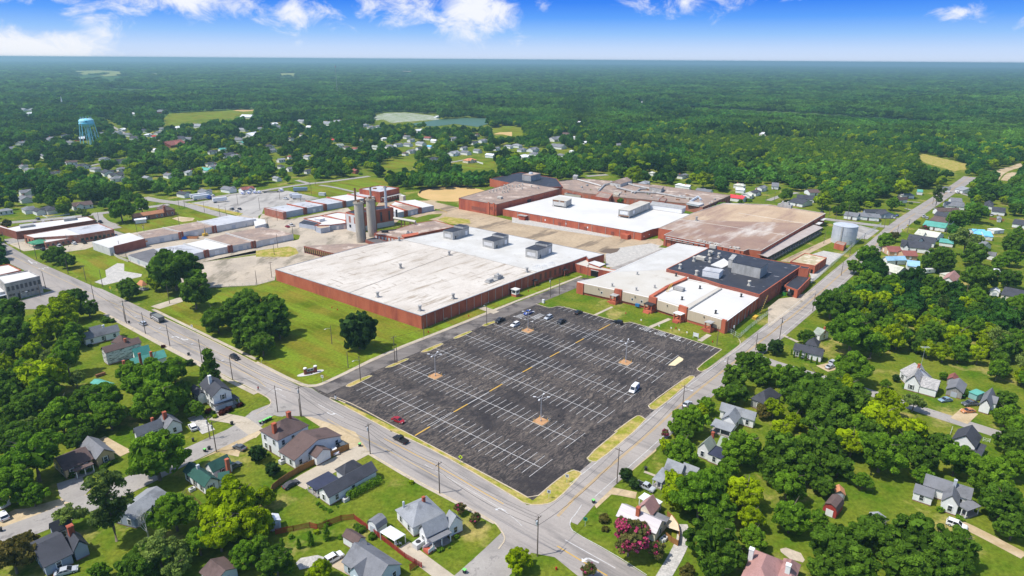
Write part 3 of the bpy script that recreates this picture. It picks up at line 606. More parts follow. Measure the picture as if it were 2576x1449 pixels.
def crownmesh(name, seed, m, nl=26, n=5200, size=.055, zs=.85, spread=.62, lr=(.26,.42), shape=None, low=-.45, mats=None, pink=None, nsub=120, subr=.13, lowz=-.85):
    rg = np.random.default_rng(seed)
    d = rg.normal(size=(nl * 4,3)); d /= np.linalg.norm(d, axis=1)[:, None]; d = d[d[:,2] > low][:nl]; nl = len(d)
    C_ = d * rg.uniform(.35,1,(nl,1)) * spread; C_[:,2] *= zs
    if shape: C_ = shape(C_, rg)
    R = rg.uniform(lr[0], lr[1], nl) * (1.05 - .25 * np.linalg.norm(C_, axis=1))
    # boughs on the surface of the big lobes, leaves on the boughs
    nb = nsub; ks = rg.choice(nl, nb * 2, p=R ** 2 / np.sum(R ** 2)); ds = rg.normal(size=(nb * 2,3)); ds /= np.linalg.norm(ds, axis=1)[:, None]; B = C_[ks] + ds * (R[ks] * .86)[:, None]
    D = np.linalg.norm(B[:, None, :] - C_[None], axis=2) / R[None]; D[np.arange(len(ks)), ks] = 9; ok = (D.min(1) > .8) & (B[:,2] > lowz); B = B[ok][:nb]; ks = ks[ok][:nb]; nb = len(B)
    r2 = rg.uniform(.6,1.25, nb) * subr; k2 = rg.choice(nb, n, p=r2 ** 2 / np.sum(r2 ** 2)); dd = rg.normal(size=(n,3)); dd[:,2] += .35; dd /= np.linalg.norm(dd, axis=1)[:, None]
    P = B[k2] + dd * (r2[k2] * rg.uniform(.75,1.1, n))[:, None] * np.array([1,1,.8]); k = ks[k2]
    lob = rg.uniform(0,1, nl); sl = rg.uniform(0,1, nb); tint = np.clip(lob[k] * .3 + sl[k2] * .4 + rg.uniform(0,.4, n) - .05,0,1)
    Vq = leafquads(P, dd + np.array([0,0,.35]), size, rg)
    # inner boughs: coarse leaf plates that close the crown
    kk = np.repeat(np.arange(nl),22); d2 = rg.normal(size=(len(kk),3)); d2 /= np.linalg.norm(d2, axis=1)[:, None]
    Pi = C_[kk] + d2 * (R[kk] * .7)[:, None]; Vi = leafquads(Pi, d2, R.mean() * .42, rg,.3)
    tint = np.concatenate([tint, np.clip(lob[kk] * .6 + .1,0,1)]); Vq = np.concatenate([Vq, Vi]); mi = None
    if pink is not None:
        f = (sl[k2] < pink) & (rg.uniform(0,1, len(k)) < .85); mi = np.concatenate([np.where(f,0,1), np.ones(len(kk))])
    return leafmesh(name, Vq, m, tint, mi, mats)
def trunkmesh(name, seed, h=1.25, r=.055, nb=7, m=bark, spread=.55):
    rg = random.Random(seed); b = MB(); p = [(0,0,0)]; x = y = 0
    for i in range(1,5): x += rg.uniform(-.03,.03); y += rg.uniform(-.03,.03); p.append((x, y, h * i / 4))
    b.tube(p, r,7,0, r * .55)
    for i in range(nb):
        a = 2 * math.pi * i / nb + rg.uniform(-.4,.4); z0 = h * rg.uniform(.5,.95); L_ = spread * rg.uniform(.6,1.1)
        b.tube([(0,0, z0),(math.cos(a) * L_ * .5, math.sin(a) * L_ * .5, z0 + L_ * .45),(math.cos(a) * L_, math.sin(a) * L_, z0 + L_ * .75)], r * .5,5,0, r * .12)
    return b.mesh(name, m, True)
def pineshape(C_, rg):
    C_[:,2] = rg.uniform(-.9,1.0, len(C_)); f = .8 - .35 * np.abs(C_[:,2] - .05); C_[:, :2] *= (f / .45)[:, None] * .8; return C_
def coneshape(C_, rg):
    n = len(C_); z = np.linspace(-1,1.05, n); a = rg.uniform(0,2 * np.pi, n); r = .42 * (1.08 - z) / 2 ; return np.stack([np.cos(a) * r, np.sin(a) * r, z],1)
CROWN = {}; TRUNK = {}
for i in range(4): TRUNK[i] = trunkmesh('trunk', i)
TRUNK['p'] = trunkmesh('trunk',9,2.1,.045,10, bark,.45)
def variants(k, seeds, **kw): CROWN[k] = [crownmesh('crown', s, LM[k[0]] if k != 'cg' else LM['cg'], **kw) for s in seeds]
variants('o',(1,2,3), nl=38, low=-.6, lowz=-.95, n=10500, size=.042); variants('g',(4,5,6), nl=42, low=-.6, lowz=-.95, n=10500, size=.042, lr=(.22,.38)); variants('y',(7,8), nl=44, low=-.6, lowz=-.95, n=10500, size=.040, lr=(.2,.36)); variants('l',(9,), nl=30, n=5000, size=.042, lr=(.18,.3), spread=.72)
variants('d',(10,11), nl=44, n=10000, size=.040, zs=1.0, lr=(.28,.42), low=-.9, lowz=-1.1); variants('r',(12,), nl=26, n=4500); variants('b',(13,), nl=16, n=1400, size=.08)
CROWN['p'] = [crownmesh('crown', s, LM['p'], nl=34, n=5600, size=.04, lr=(.16,.27), shape=pineshape, low=-1) for s in (14,15)]
CROWN['c'] = [crownmesh('crown', s, None, nl=22, n=4200, size=.05, lr=(.24,.36), zs=1, mats=[LM['c'], LM['cg']], pink=q) for s, q in ((16,.75),(17,.55))]
CROWN['q'] = [crownmesh('crown',27, None, nl=20, n=3200, size=.055, lr=(.24,.36), zs=1, mats=[LM['c'], LM['cg']], pink=.14)]
CROWN['s'] = [crownmesh('crown',18, LM['o'], nl=46, n=6500, size=.045, lr=(.2,.3), shape=coneshape, low=-1)]
CROWN['t'] = [crownmesh('crown',19, LM['g'], nl=30, n=2200, size=.06, lr=(.26,.32), shape=lambda c, r: coneshape(c, r) * np.array([.9,.9,1]), low=-1)]
CROWN['w'] = [crownmesh('crown',20 + s, LM['f'], nl=26, n=3200, size=.062, lr=(.26,.42), nsub=80, subr=.16) for s in range(4)]
shr = [crownmesh('foliage',30 + s, LM['g'], nl=12, n=900, size=.10, nsub=50, subr=.16, zs=.7, spread=.5, lr=(.35,.5), low=-.2) for s in range(2)]
shrm = {k: crownmesh('foliage',33, LM[k], nl=12, n=900, size=.10, nsub=50, subr=.16, zs=.7, spread=.5, lr=(.35,.5), low=-.2) for k in ('y','d','b','c','r','o')}
NAMES = {'o': ('shade_tree','dark green spreading tree'),'g': ('broadleaf_tree','fresh green leafy tree'),'y': ('yellow_green_tree','bright yellow-green tree'),'l': ('pale_tree','thin pale green tree'),'d': ('magnolia_tree','very dark dense round tree'),
         'p': ('pine_tree','tall open pine tree'),'c': ('crape_myrtle','pink flowering tree'),'q': ('crape_myrtle','small reddish flowering tree'),'r': ('russet_tree','brownish russet tree'),'s': ('spruce_tree','dark cone shaped evergreen'),'t': ('arborvitae','small cone shaped evergreen'),'w': ('woodland_tree','green tree')}
NTREE = 0; TREES = []
def tree_at(x, y, R, kind, Rz=None, group=None, label=None, q=None):
    global NTREE
    nm, what = NAMES[kind]; cs = CROWN[kind]; cm = cs[rnd.randrange(len(cs))]
    root = bpy.data.objects.new(nm, None); COL.objects.link(root); root.location = (x, y,0); root.rotation_euler = (0,0, rnd.uniform(0,6.28)); root.scale = (R, R, Rz or R)
    zc = .86 if kind not in 'pst' else (1.75 if kind == 'p' else 1.0)
    if kind in 'cq': zc = 1.0
    tr = TRUNK['p' if kind == 'p' else rnd.randrange(4)]
    inst('crown', cm, root,(0,0, zc)); t = inst('trunk', tr, root)
    if kind in 'st': t.scale = (.8,.8,.5)
    NTREE += 1; TREES.append((x, y, R))
    size = 'small ' if R < 3.2 else ('huge ' if R > 8.5 else '')
    if label: tag(root, label,'tree', group)
    else: later(root, size + what, q or PX((x, y, R)),'tree', group)
    return root
def tree(t, x, y, r, kind, label=None, f=1.0, group=None):
    q = T(t, x, y); k = {'p': 1.75,'s': 1.0,'t': 1.0,'c': 1.0}.get(kind,.86); R = 4.0
    for _ in range(6):
        p = G(q, k * R); dist = (p - Vector((0,0, CAM_H))).dot(FW); R = max(.6, r * .25 * dist / CF * 1.06)
    return tree_at(p.x, p.y, R, kind, R * f, group, label, q)
def shrub(t, x, y, r, kind='g', what='round green bush', flat=.9, group='garden shrubs'):
    q = T(t, x, y); p = G(q,.4); dist = (p - Vector((0,0, CAM_H))).dot(FW); R = r * .25 * dist / CF
    me = shr[rnd.randrange(2)] if kind == 'g' else shrm[kind]
    o = bpy.data.objects.new('shrub', me); COL.objects.link(o); o.location = (p.x, p.y, R * .35); o.scale = (R * 1.15, R * 1.15, R * flat); o.rotation_euler = (0,0, rnd.uniform(0,6))
    later(o, what, q,'shrub', group); return o
# hand-placed trees: sheet, x, y, crown radius, kind
HT = """
3 1560 230 330 g|3 330 250 320 g|3 130 520 250 g|3 330 640 150 g|3 180 60 220 o|3 780 60 140 o|3 1750 800 260 g|3 1600 1200 260 l|3 1400 1330 230 o|3 1780 1350 170 l|3 2330 720 330 y|3 2200 1000 270 y|3 2500 900 240 y|3 2000 1100 190 g|3 2450 1230 180 g|3 120 1250 240 r|3 280 1090 110 r|3 700 850 170 l|3 1000 1400 120 g
13 60 660 150 y|13 50 920 150 y|13 30 1150 140 g|13 200 1300 200 o|13 640 1400 150 y|13 165 370 85 d|13 20 210 100 d|13 705 905 42 g
13 2050 765 75 q|13 2205 885 75 q|23 1180 1060 220 c|23 1095 935 100 c|23 1300 990 110 c|23 1450 1185 115 q|23 60 1270 170 y|23 770 1400 90 q|23 1760 1400 90 r
23 1150 425 78 d|23 1230 520 66 d|23 1900 650 300 g|23 1650 480 150 y|23 1700 640 200 y|23 2030 1070 290 o|23 2360 620 220 y|23 2400 850 170 y|23 2330 150 230 g|23 1700 190 200 g|23 1560 120 100 y|23 1750 20 100 o|23 2180 370 140 g|23 2200 1260 200 o|23 2420 1060 170 g|23 2010 500 210 g|23 1540 10 50 c|23 2100 760 200 g|23 2000 1330 140 o|23 1600 600 120 y
33 150 200 240 o|33 550 150 240 o|33 850 110 190 y|33 1150 200 260 g|33 1560 280 170 o|33 1730 110 140 o|33 1900 270 220 g|33 2250 450 270 g|33 2360 700 230 o|33 2500 330 190 g|33 2470 960 170 o|33 2480 90 180 o|33 200 540 210 g|33 230 850 220 g|33 520 860 105 g|33 960 490 110 g|33 560 540 130 o|33 710 330 170 o|33 400 380 190 o|33 700 1150 280 o|33 1080 1030 260 o|33 1500 1050 280 o|33 1850 1150 260 o|33 900 1350 260 o|33 1380 1320 270 o|33 1850 1370 230 o|33 560 1380 170 o|33 30 380 160 o|33 1400 120 170 g|33 1000 20 190 o|33 350 150 170 g|33 1560 450 120 g
2 550 330 270 y|2 640 190 190 y|2 720 470 150 g|2 400 470 150 y|2 90 260 190 o|2 130 440 210 o|2 60 620 150 o|2 760 90 115 o|2 890 210 110 o|2 640 650 80 g|2 430 860 270 y|2 240 820 130 y|2 450 1020 180 g|2 760 920 105 l|2 1520 950 310 g|2 1290 860 160 g|2 1740 830 170 g|2 1600 1120 260 g|2 1050 1130 230 g|2 840 1100 140 o|2 600 1300 240 g|2 1100 1290 170 g|2 280 1400 140 l|2 90 1060 190 o|2 150 1300 190 o|2 1830 1040 130 o|2 1960 1210 110 g|2 2180 310 170 o|2 2400 230 200 o|2 2520 480 180 o|2 1290 20 110 o|2 1950 50 190 o|2 1400 1230 120 g|2 860 1390 150 g|2 300 1150 170 o|2 1760 1090 150 g
1 1740 1240 270 o|1 1980 1370 150 g|1 560 1110 110 o|1 660 1170 95 o|1 470 1130 60 o|1 1270 1420 95 o|1 1560 1380 110 y|1 1210 660 145 g|1 1420 610 95 g|1 820 690 60 l|1 60 800 55 r|1 870 710 45 l
12 110 300 230 o|12 230 400 130 o|12 60 560 150 o|12 170 170 140 o|12 -60 420 200 o|12 -100 150 180 o
22 2440 770 160 o|22 2260 900 160 o|22 2340 720 110 o|22 2250 1050 140 o|22 1800 1330 180 g|22 1960 1180 110 g|22 2100 1060 90 g|22 2540 880 120 o|22 1690 1400 120 g|22 1900 1250 110 y|22 1660 1270 70 g|22 2520 1240 90 r|22 2510 600 60 o
32 80 590 95 d|32 395 490 95 o|32 650 150 190 o|32 860 450 270 g|32 880 800 200 g|32 550 1080 300 o|32 290 950 200 o|32 110 880 140 g|32 60 1200 130 y|32 600 1300 260 o|32 1150 1320 250 y|32 1470 1150 120 l|32 1420 1400 190 y|32 1295 905 45 d|32 1765 880 50 g|32 2005 1050 48 g|32 2390 1110 110 o|32 2400 1290 150 g|32 2540 1400 170 g|32 270 1330 120 y|32 150 1420 130 y|32 870 1420 200 g|32 1050 560 170 g|32 350 1150 170 o|32 720 950 150 o|32 1180 960 60 g|32 880 1180 200 o
31 1000 1130 150 g|31 1190 970 105 g|31 1270 930 60 r|31 1990 990 170 l|31 1740 1150 160 o|31 2100 1110 140 o|31 2140 1330 180 o|31 1440 1350 95 o|31 1020 1390 160 g|31 1240 1420 140 g|31 1900 760 130 g|31 2090 690 115 g|31 2500 1000 140 o|31 2450 1140 110 g|31 2340 1190 100 g|31 2500 650 80 o|31 1715 500 80 p|31 560 560 110 y|31 850 640 80 o|31 1570 850 70 b|31 1260 600 80 g|31 1380 430 120 y|31 700 660 60 o|31 1050 480 110 g|31 1650 1180 110 o|31 2440 1350 120 o|31 870 1230 90 g|31 1150 1230 60 g
21 1220 300 110 y|21 1930 350 105 y|21 1370 530 42 g|21 2130 620 45 g|21 800 490 40 y|21 1090 570 38 g
"""
HT = HT.replace('\n','|')
for ln in HT.split('|'):
    w = ln.split()
    if len(w) != 5: continue
    t, x, y, r, k = int(w[0]), float(w[1]), float(w[2]), float(w[3]), w[4]
    if k == 'b': tree(t, x, y, r,'q', f=.8); continue
    tree(t, x, y, r, k)
tree(12,1030,440,208,'d','lone dark magnolia standing on the lawn before the brick warehouse wall', f=1.1)
tree(3,1070,660,290,'p','tall bare-trunked pine beside the blue-grey house near the left edge', f=.95)
tree(2,2110,840,165,'s','dark pointed spruce behind the white two-storey house by the main road', f=1.05)
for x, y, r in ((430,1135,40),(548,1090,58),(710,1030,62),(265,1150,50)): tree(13, x, y, r,'t', f=1.3, group='conifers in the garden')
for x, y, r in ((235,655,16),(260,682,18),(325,690,26),(378,710,22),(435,732,20),(491,748,20)): tree(32, x, y, r,'t', f=1.6, group='conifers along the white house')
for t, x, y, r, k, w in ((13,1565,505,35,'y','yellow bush'),(13,625,715,28,'g',''),(13,655,742,26,'g',''),(13,690,768,26,'g',''),(13,742,790,30,'g',''),(13,2022,1052,34,'g',''),(13,1945,1155,18,'g',''),(13,1970,1117,20,'g',''),(13,1850,1180,40,'g',''),(13,1168,1050,55,'o','dark bush'),(13,1050,985,62,'o','dark bush'),(13,1010,950,45,'o','dark bush'),(13,845,1055,33,'g',''),(13,612,1005,42,'y','yellow bush'),(13,355,1050,35,'g',''),(13,970,1225,30,'g',''),(13,820,745,16,'g',''),(13,125,225,25,'g',''),
                        (2,1910,765,62,'d','dark round bush'),(2,2300,1230,55,'b','burgundy bush'),(2,2230,1260,45,'b','burgundy bush'),(2,2100,1240,45,'b','burgundy bush'),(2,2415,1180,45,'b','burgundy bush'),(2,2168,1292,33,'y','yellow-green bush'),(2,2150,1250,28,'d','dark bush'),(2,910,580,32,'d','dark bush'),(2,1060,335,60,'o','dark bush'),(2,1130,335,40,'o','dark bush'),(2,1640,590,30,'b','brown bush'),
                        (3,1040,350,45,'o','dark bush'),(3,1100,320,45,'o','dark bush'),(3,1150,295,35,'o','dark bush'),(3,830,410,38,'o','dark bush'),(3,910,385,36,'g',''),(3,720,430,70,'o','dark bush'),(23,930,880,75,'r','bare brown bush'),(23,935,980,50,'r','bare brown bush'),
                        (32,1255,1008,16,'g',''),(32,1385,1000,40,'g',''),(32,1530,1040,45,'y','yellow-green bush'),(33,1740,790,50,'g',''),(33,1930,870,45,'g',''),(32,2360,150,28,'y',''),(32,2510,130,20,'g',''),(32,2450,120,15,'g',''),(31,2255,820,22,'o',''),(31,1500,800,40,'o',''),(31,1350,620,30,'g',''),(31,1440,600,25,'o',''),
                        (12,1720,380,16,'g',''),(12,2010,265,14,'g',''),(12,2200,210,12,'g',''),(2,2165,155,18,'g',''),(21,690,520,40,'g',''),(21,850,550,34,'y',''),(21,930,565,34,'g',''),(21,1150,570,36,'y',''),(21,2080,640,60,'g',''),(21,2030,670,50,'g',''),(21,2150,645,40,'g',''),(21,1990,690,40,'g',''),(21,2300,590,35,'g',''),(21,2380,575,35,'g',''),(21,1610,445,18,'g',''),(21,1005,460,18,'g',''),(21,760,510,45,'g',''),(1,660,650,28,'y',''),(11,1050,305,25,'g',''),(11,1290,895,16,'y',''),(11,1250,880,16,'g','')):
    shrub(t, x, y, r, k, w or 'round green bush')
def hedge(t, a, c, w, label):
    A, B_ = G(T(t, *a)), G(T(t, *c)); n = max(2, int((B_ - A).length / (w * .55))); rg = np.random.default_rng(5); Q = []; TT = []
    for i in range(n + 1):
        c0 = A + (B_ - A) * i / n; d = rg.normal(size=(260,3)); d /= np.linalg.norm(d, axis=1)[:, None]; P = d * w * .55 * rg.uniform(.85,1.05,(260,1)) + np.array([0,0, w * .5]); P[:,2] = np.clip(P[:,2],0.05, w)
        Q.append(leafquads(P + np.array([c0.x - A.x, c0.y - A.y,0]), d,.16, rg)); TT.append(rg.uniform(0,1,260))
    me = leafmesh('hedge', np.concatenate(Q), LM['g'], np.concatenate(TT)); o = bpy.data.objects.new('hedge', me); COL.objects.link(o); o.location = (A.x, A.y,0); tag(o, label,'hedge'); return o
hedge(13,(950,665),(1225,515),2.2,'long clipped green hedge along the white ranch house wall')
hedge(1,(0,955),(60,925),1.0,'low hedge at the corner of the brick store on the left') if False else None
def baretree(t, x, y, h, label):
    p = G(T(t, x, y)); root = thing('dead_tree', label,'tree',(p.x, p.y,0)); b = MB(); c = MB(); rg = random.Random(3)
    b.tube([(0,0,0),(.1,0, h * .25),(0,.2, h * .45)],.2,6,0,.14)
    def br(p0, d, L_, r, k):
        p1 = p0 + d * L_; c.tube([p0,(p0 + p1) / 2 + Vector((rg.uniform(-.1,.1) * L_, rg.uniform(-.1,.1) * L_,0)), p1], r,4,0, r * .5)
        if k:
            for _ in range(3): br(p1,(d + Vector((rg.uniform(-.7,.7), rg.uniform(-.7,.7), rg.uniform(-.1,.5)))).normalized(), L_ * .7, r * .55, k - 1)
    for i in range(5): br(Vector((0,.2 * (i % 2), h * .42)), Vector((rg.uniform(-.6,.6), rg.uniform(-.6,.6),1)).normalized(), h * .22,.09,3)
    b.build('trunk', deadwood, root, True); c.build('bare_branches', deadwood, root)
baretree(3,1515,1170,11,'bleached dead tree with bare branches behind the pale roof lower left')
# ---------------------------------------------------------------- buildings of the mill
brick = mat('red_brick',(.41,.098,.048),(.50,.150,.082), scale=.2, stretch=(1,1,.35), c3=(.30,.07,.045), s3=.12, lo3=.5, hi3=.64, st3=(1,1,.2), mott=.12, mscale=2.5, rough=.9)
brick2 = mat('weathered_brick',(.34,.11,.07),(.42,.19,.13), scale=.25, stretch=(1,1,.5), c3=(.42,.36,.31), s3=.3, lo3=.58, hi3=.7, mott=.15, rough=.9)
brickd = mat('brown_brick',(.24,.075,.05),(.30,.105,.07), scale=.3, mott=.12, rough=.9)
dusty = mat('dusty_white_roof',(.50,.445,.38),(.60,.55,.485), scale=.05, c3=(.33,.27,.205), s3=.22, st3=(.25,1.6,1), rot=BA, lo3=.53, hi3=.68, mott=.08, mscale=.9, rough=.9)
whiter = mat('white_membrane_roof',(.60,.585,.55),(.50,.48,.44), scale=.08, c3=(.48,.44,.40), s3=.16, st3=(.5,1.2,1), rot=BA, lo3=.64, hi3=.74, mott=.03, mscale=1, rough=.7)
whitec = mat('clean_white_roof',(.66,.645,.61),(.58,.56,.53), scale=.05, c3=(.62,.60,.58), s3=.05, st3=(.4,1.4,1), rot=BA, lo3=.62, hi3=.76, rough=.7)
creamr = mat('cream_roof',(.56,.53,.47),(.50,.46,.39), scale=.06, c3=(.42,.37,.31), s3=.12, lo3=.6, hi3=.72, mott=.04, rough=.8)
blackr = mat('black_membrane_roof',(.030,.032,.042),(.045,.046,.056), scale=.15, c3=(.12,.12,.14), s3=.10, lo3=.63, hi3=.70, mott=.15, rough=.6)
brownr = mat('brown_built_up_roof',(.36,.245,.175),(.26,.165,.13), scale=.05, stretch=(1,1,1), c3=(.56,.50,.44), s3=.045, st3=(.35,1.5,1), rot=BA, lo3=.52, hi3=.68, mott=.12, mscale=.8, rough=.95)
tanr = mat('tan_built_up_roof',(.52,.39,.26),(.44,.31,.20), scale=.05, c3=(.33,.22,.16), s3=.05, st3=(.3,1.4,1), rot=BA, lo3=.5, hi3=.66, mott=.12, mscale=.8, rough=.95)
mulr = mat('mottled_brown_roof',(.36,.26,.20),(.25,.19,.16), scale=.12, c3=(.56,.46,.38), s3=.08, lo3=.55, hi3=.66, mott=.16, mscale=.8, rough=.95)
greyr = mat('grey_roof',(.42,.43,.45),(.52,.52,.54), scale=.12, c3=(.30,.30,.31), s3=.15, lo3=.55, hi3=.62, mott=.06, rough=.85)
paintw = mat('white_painted_wall',(.66,.655,.65),(.56,.55,.54), scale=.3, c3=(.36,.36,.38), s3=.3, st3=(1,1,.2), lo3=.62, hi3=.72, rough=.8)
paintg = mat('pale_grey_wall',(.46,.49,.55),(.38,.41,.46), scale=.3, mott=.05, rough=.8)
beige = mat('beige_siding',(.58,.48,.35),(.52,.43,.31), scale=8, stretch=(1,1,.01), lo=.45, hi=.55, rough=.6)
conc = mat('weathered_concrete',(.50,.45,.37),(.38,.335,.27), scale=.22, stretch=(1,1,.25), c3=(.10,.085,.06), s3=.3, st3=(1,1,.16), lo3=.56, hi3=.70, mott=.1, rough=.95)
corr = mat('corrugated_steel',(.46,.45,.43),(.30,.29,.27), scale=.5, stretch=(1,1,.3), c3=(.34,.24,.15), s3=.35, lo3=.66, hi3=.74, mott=.1, mscale=5, rough=.6)
galv = mat('galvanised_steel',(.62,.65,.68),(.50,.53,.57), scale=.35, stretch=(1,1,.4), mott=.05, rough=.55, metal=.2)
white_m = mat('white_metal',(.78,.78,.78),(.70,.70,.70), scale=1, rough=.5)
glass = mat('window_glass',(.030,.038,.05), rough=.12, spec=.6)
darkm = mat('dark_metal',(.035,.035,.038), rough=.6); rusty = mat('rusty_metal',(.30,.13,.05),(.18,.10,.06), scale=1.2, rough=.9); trimw = mat('white_trim',(.78,.78,.76), rough=.6)
woodpole = mat('pole_wood',(.13,.10,.08),(.19,.15,.12), scale=2, rough=1); blacks = mat('shadow_black',(.012,.012,.013), rough=.9)
steelp = mat('pale_steel_pole',(.60,.60,.62), rough=.5, metal=.3)
def inset(P, d):
    n = len(P); s = 1 if area(P) > 0 else -1; R = []
    for i in range(n):
        a, b, c = Vector(P[i - 1]), Vector(P[i]), Vector(P[(i + 1) % n]); t1 = (b - a).normalized(); t2 = (c - b).normalized()
        n1 = Vector((-t1.y, t1.x)) * s; n2 = Vector((-t2.y, t2.x)) * s; k = 1 + n1.dot(n2)
        m = (n1 + n2) / max(k,.35); R.append((b.x + m.x * d, b.y + m.y * d))
    return R
OCCP = []     # world polygons kept free of trees
def flatb(name, label, cat, pts, h, wall, roof, par=.35, roofs=(), pm=None, group=None, world=False, z0=0.0, coping=None):
    W_ = [Vector(G(q, h)).xy for q in pts] if not world else [Vector(p[:2]) for p in pts]
    c = sum(W_, Vector((0,0))) / len(W_); root = thing(name, label, cat,(c.x, c.y,0), group=group); P = [(w.x - c.x, w.y - c.y) for w in W_]
    OCCP.append([tuple(w) for w in W_]); LAND_auto = None
    b = MB(); b.extrude(P, z0 - .2, h - .06, top=True); b.build('wall', wall, root)
    b = MB(); b.flat(inset(P,.36 if par else .02), h - .03); b.build('roof', roof, root)
    for i,(rp, rm, dz) in enumerate(roofs):
        R = [Vector(G(q, h)).xy for q in rp]; b = MB(); b.flat([(w.x - c.x, w.y - c.y) for w in R], h + dz); b.build('roof', rm, root)
    if par:
        I = inset(P,.35); n = len(P); b = MB(); s = 1 if area(P) > 0 else -1
        vs = [(x, y, h - .05) for x, y in inset(P,-.05)] + [(x, y, h + par) for x, y in inset(P,-.05)] + [(x, y, h + par) for x, y in I] + [(x, y, h - .05) for x, y in I]; fs = []
        for i in range(n):
            j = (i + 1) % n
            for k in range(3):
                f = (k * n + i, k * n + j,(k + 1) * n + j,(k + 1) * n + i); fs.append(f if s > 0 else f[::-1])
        b.add(vs, fs); b.build('parapet', coping or pm or wall, root)
    root['_c'] = (c.x, c.y); root['_h'] = h
    return root, P
def clean(root):
    for k in ('_c','_h'):
        if k in root: del root[k]
def wallM(P, i, u=0.0):
    """frame on wall i of polygon P: x along the wall, y outwards"""
    n = len(P); a, c = Vector(P[i % n]), Vector(P[(i + 1) % n]); 
    t = (c - a).normalized(); out = Vector((t.y,-t.x)) * (1 if area(P) > 0 else -1); L_ = (c - a).length
    M = Matrix(((t.x, out.x,0, a.x),(t.y, out.y,0, a.y),(0,0,1,0),(0,0,0,1))); return M, L_
def pieces(root, P, i, spec):
    """spec: list of (name, material, u0, u1, z0, z1, proud) given in metres (u negative = from the far end, or fraction if float<=1 flagged)"""
    M, L_ = wallM(P, i)
    for nm, m, u0, u1, z0, z1, d in spec:
        if u0 < 0: u0 += L_
        if u1 <= 0: u1 += L_
        b = MB(); b.box(u0, u1,0.0, d, z0, z1, M=M); b.build(nm, m, root)
def rowof(root, P, i, n, name, m, w, z0, z1, d=.06, u0=None, u1=None, frame=None):
    M, L_ = wallM(P, i); u0 = 0 if u0 is None else u0 * L_; u1 = L_ if u1 is None else u1 * L_
    for k in range(n):
        c = u0 + (u1 - u0) * (k + .5) / n; b = MB(); b.box(c - w / 2, c + w / 2,0, d, z0, z1, M=M); o = b.build(name, m, root)
        if frame:
            b = MB(); b.box(c - w / 2 - .1, c + w / 2 + .1,0, d * .6, z0 - .12, z1 + .12, M=M); b.build(name + '_frame', frame, o)
def local(root, q, z): v = G(q, z); return (v.x - root.location.x, v.y - root.location.y)
def rvent(root, q, s=1.0, m=None, ang=None):
    """square curb with a hooded round ventilator"""
    h = root['_h']; x, y = local(root, q, h); b = MB(); b.box(-.5 * s,.5 * s,-.5 * s,.5 * s,0,.35 * s); b.cyl(0,0,.35 * s,1.5 * s,.42 * s,.42 * s,10); b.cyl(0,0,1.5 * s,1.75 * s,.62 * s,.55 * s,10)
    o = b.build('roof_vent', m or corr, root); o.location = (x, y, h - .03); o.rotation_euler = (0,0, BA)
def rbox(root, name, pts, z0, z1, m, mt, h=None):
    """penthouse box from base points read at roof height"""
    hh = root['_h']; R = [local(root, q, hh) for q in pts]; b = MB(); b.extrude(R, hh + z0, hh + z1, top=False); o = b.build(name, m, root); b = MB(); b.flat(inset(R,-.15), hh + z1 + .12); 
    b.extrude(inset(R,-.15), hh + z1, hh + z1 + .12, top=False); b.build('roof', mt, o); return o, R
def quad3(a, b, c): return [a, b, c,(a[0] + c[0] - b[0], a[1] + c[1] - b[1])]

# --- the large warehouse beside the lawn
O = lambda *p: list(p)
m1, P = flatb('warehouse','vast red brick warehouse with dusty white flat roof beside the lawn','warehouse', [(692,678),(1059.5,795),(1354,684.7),(1438,658.5),(1475,644.7),(1480,652),(1520,640),(1288,592),(1179,570),(1019,601),(930,614.7)],6.2, brick, whiter,.12,
    roofs=[([(700,677.5),(1059,792.5),(1350,684),(1150,634),(1003,601.5),(928,616.5)], dusty,.0)], coping=mat('metal_coping',(.25,.25,.27)))
for q in (T(12,1225,92), T(12,1985,108), T(12,1650,228), T(11,1455,1250), T(11,1945,1120), T(11,1440,975), T(21,150,1290)): rvent(m1, q,1.5)
for a, c in (((878,737),(1151,634)),((1151,634),(1350,684)),((1003,601),(1151,634))):
    A, B_ = local(m1, a,6.2), local(m1, c,6.2); b = MB(); b.tube([(*A,6.2),(*B_,6.2)],.16,4); b.build('roof_seam', mat('roof_seam',(.30,.27,.24)), m1)
LATE = [(m1, P)]
M, L_ = wallM(P,1)
for k in range(16): b = MB(); b.box(L_ * (k + .6) / 16.3 - .12, L_ * (k + .6) / 16.3 + .12,0,.14,0,5.9, M=M); b.build('downpipe', mat('pale_downpipe',(.42,.34,.30)), m1)
for i in (2,3): rowof(m1, P, i,7 if i == 2 else 3,'window', mat('bricked_up_window',(.20,.085,.055)),1.7,1.4,4.9,.05)
for a, wbk in (((1883,948),0),((2278,1035),1)):
    pass
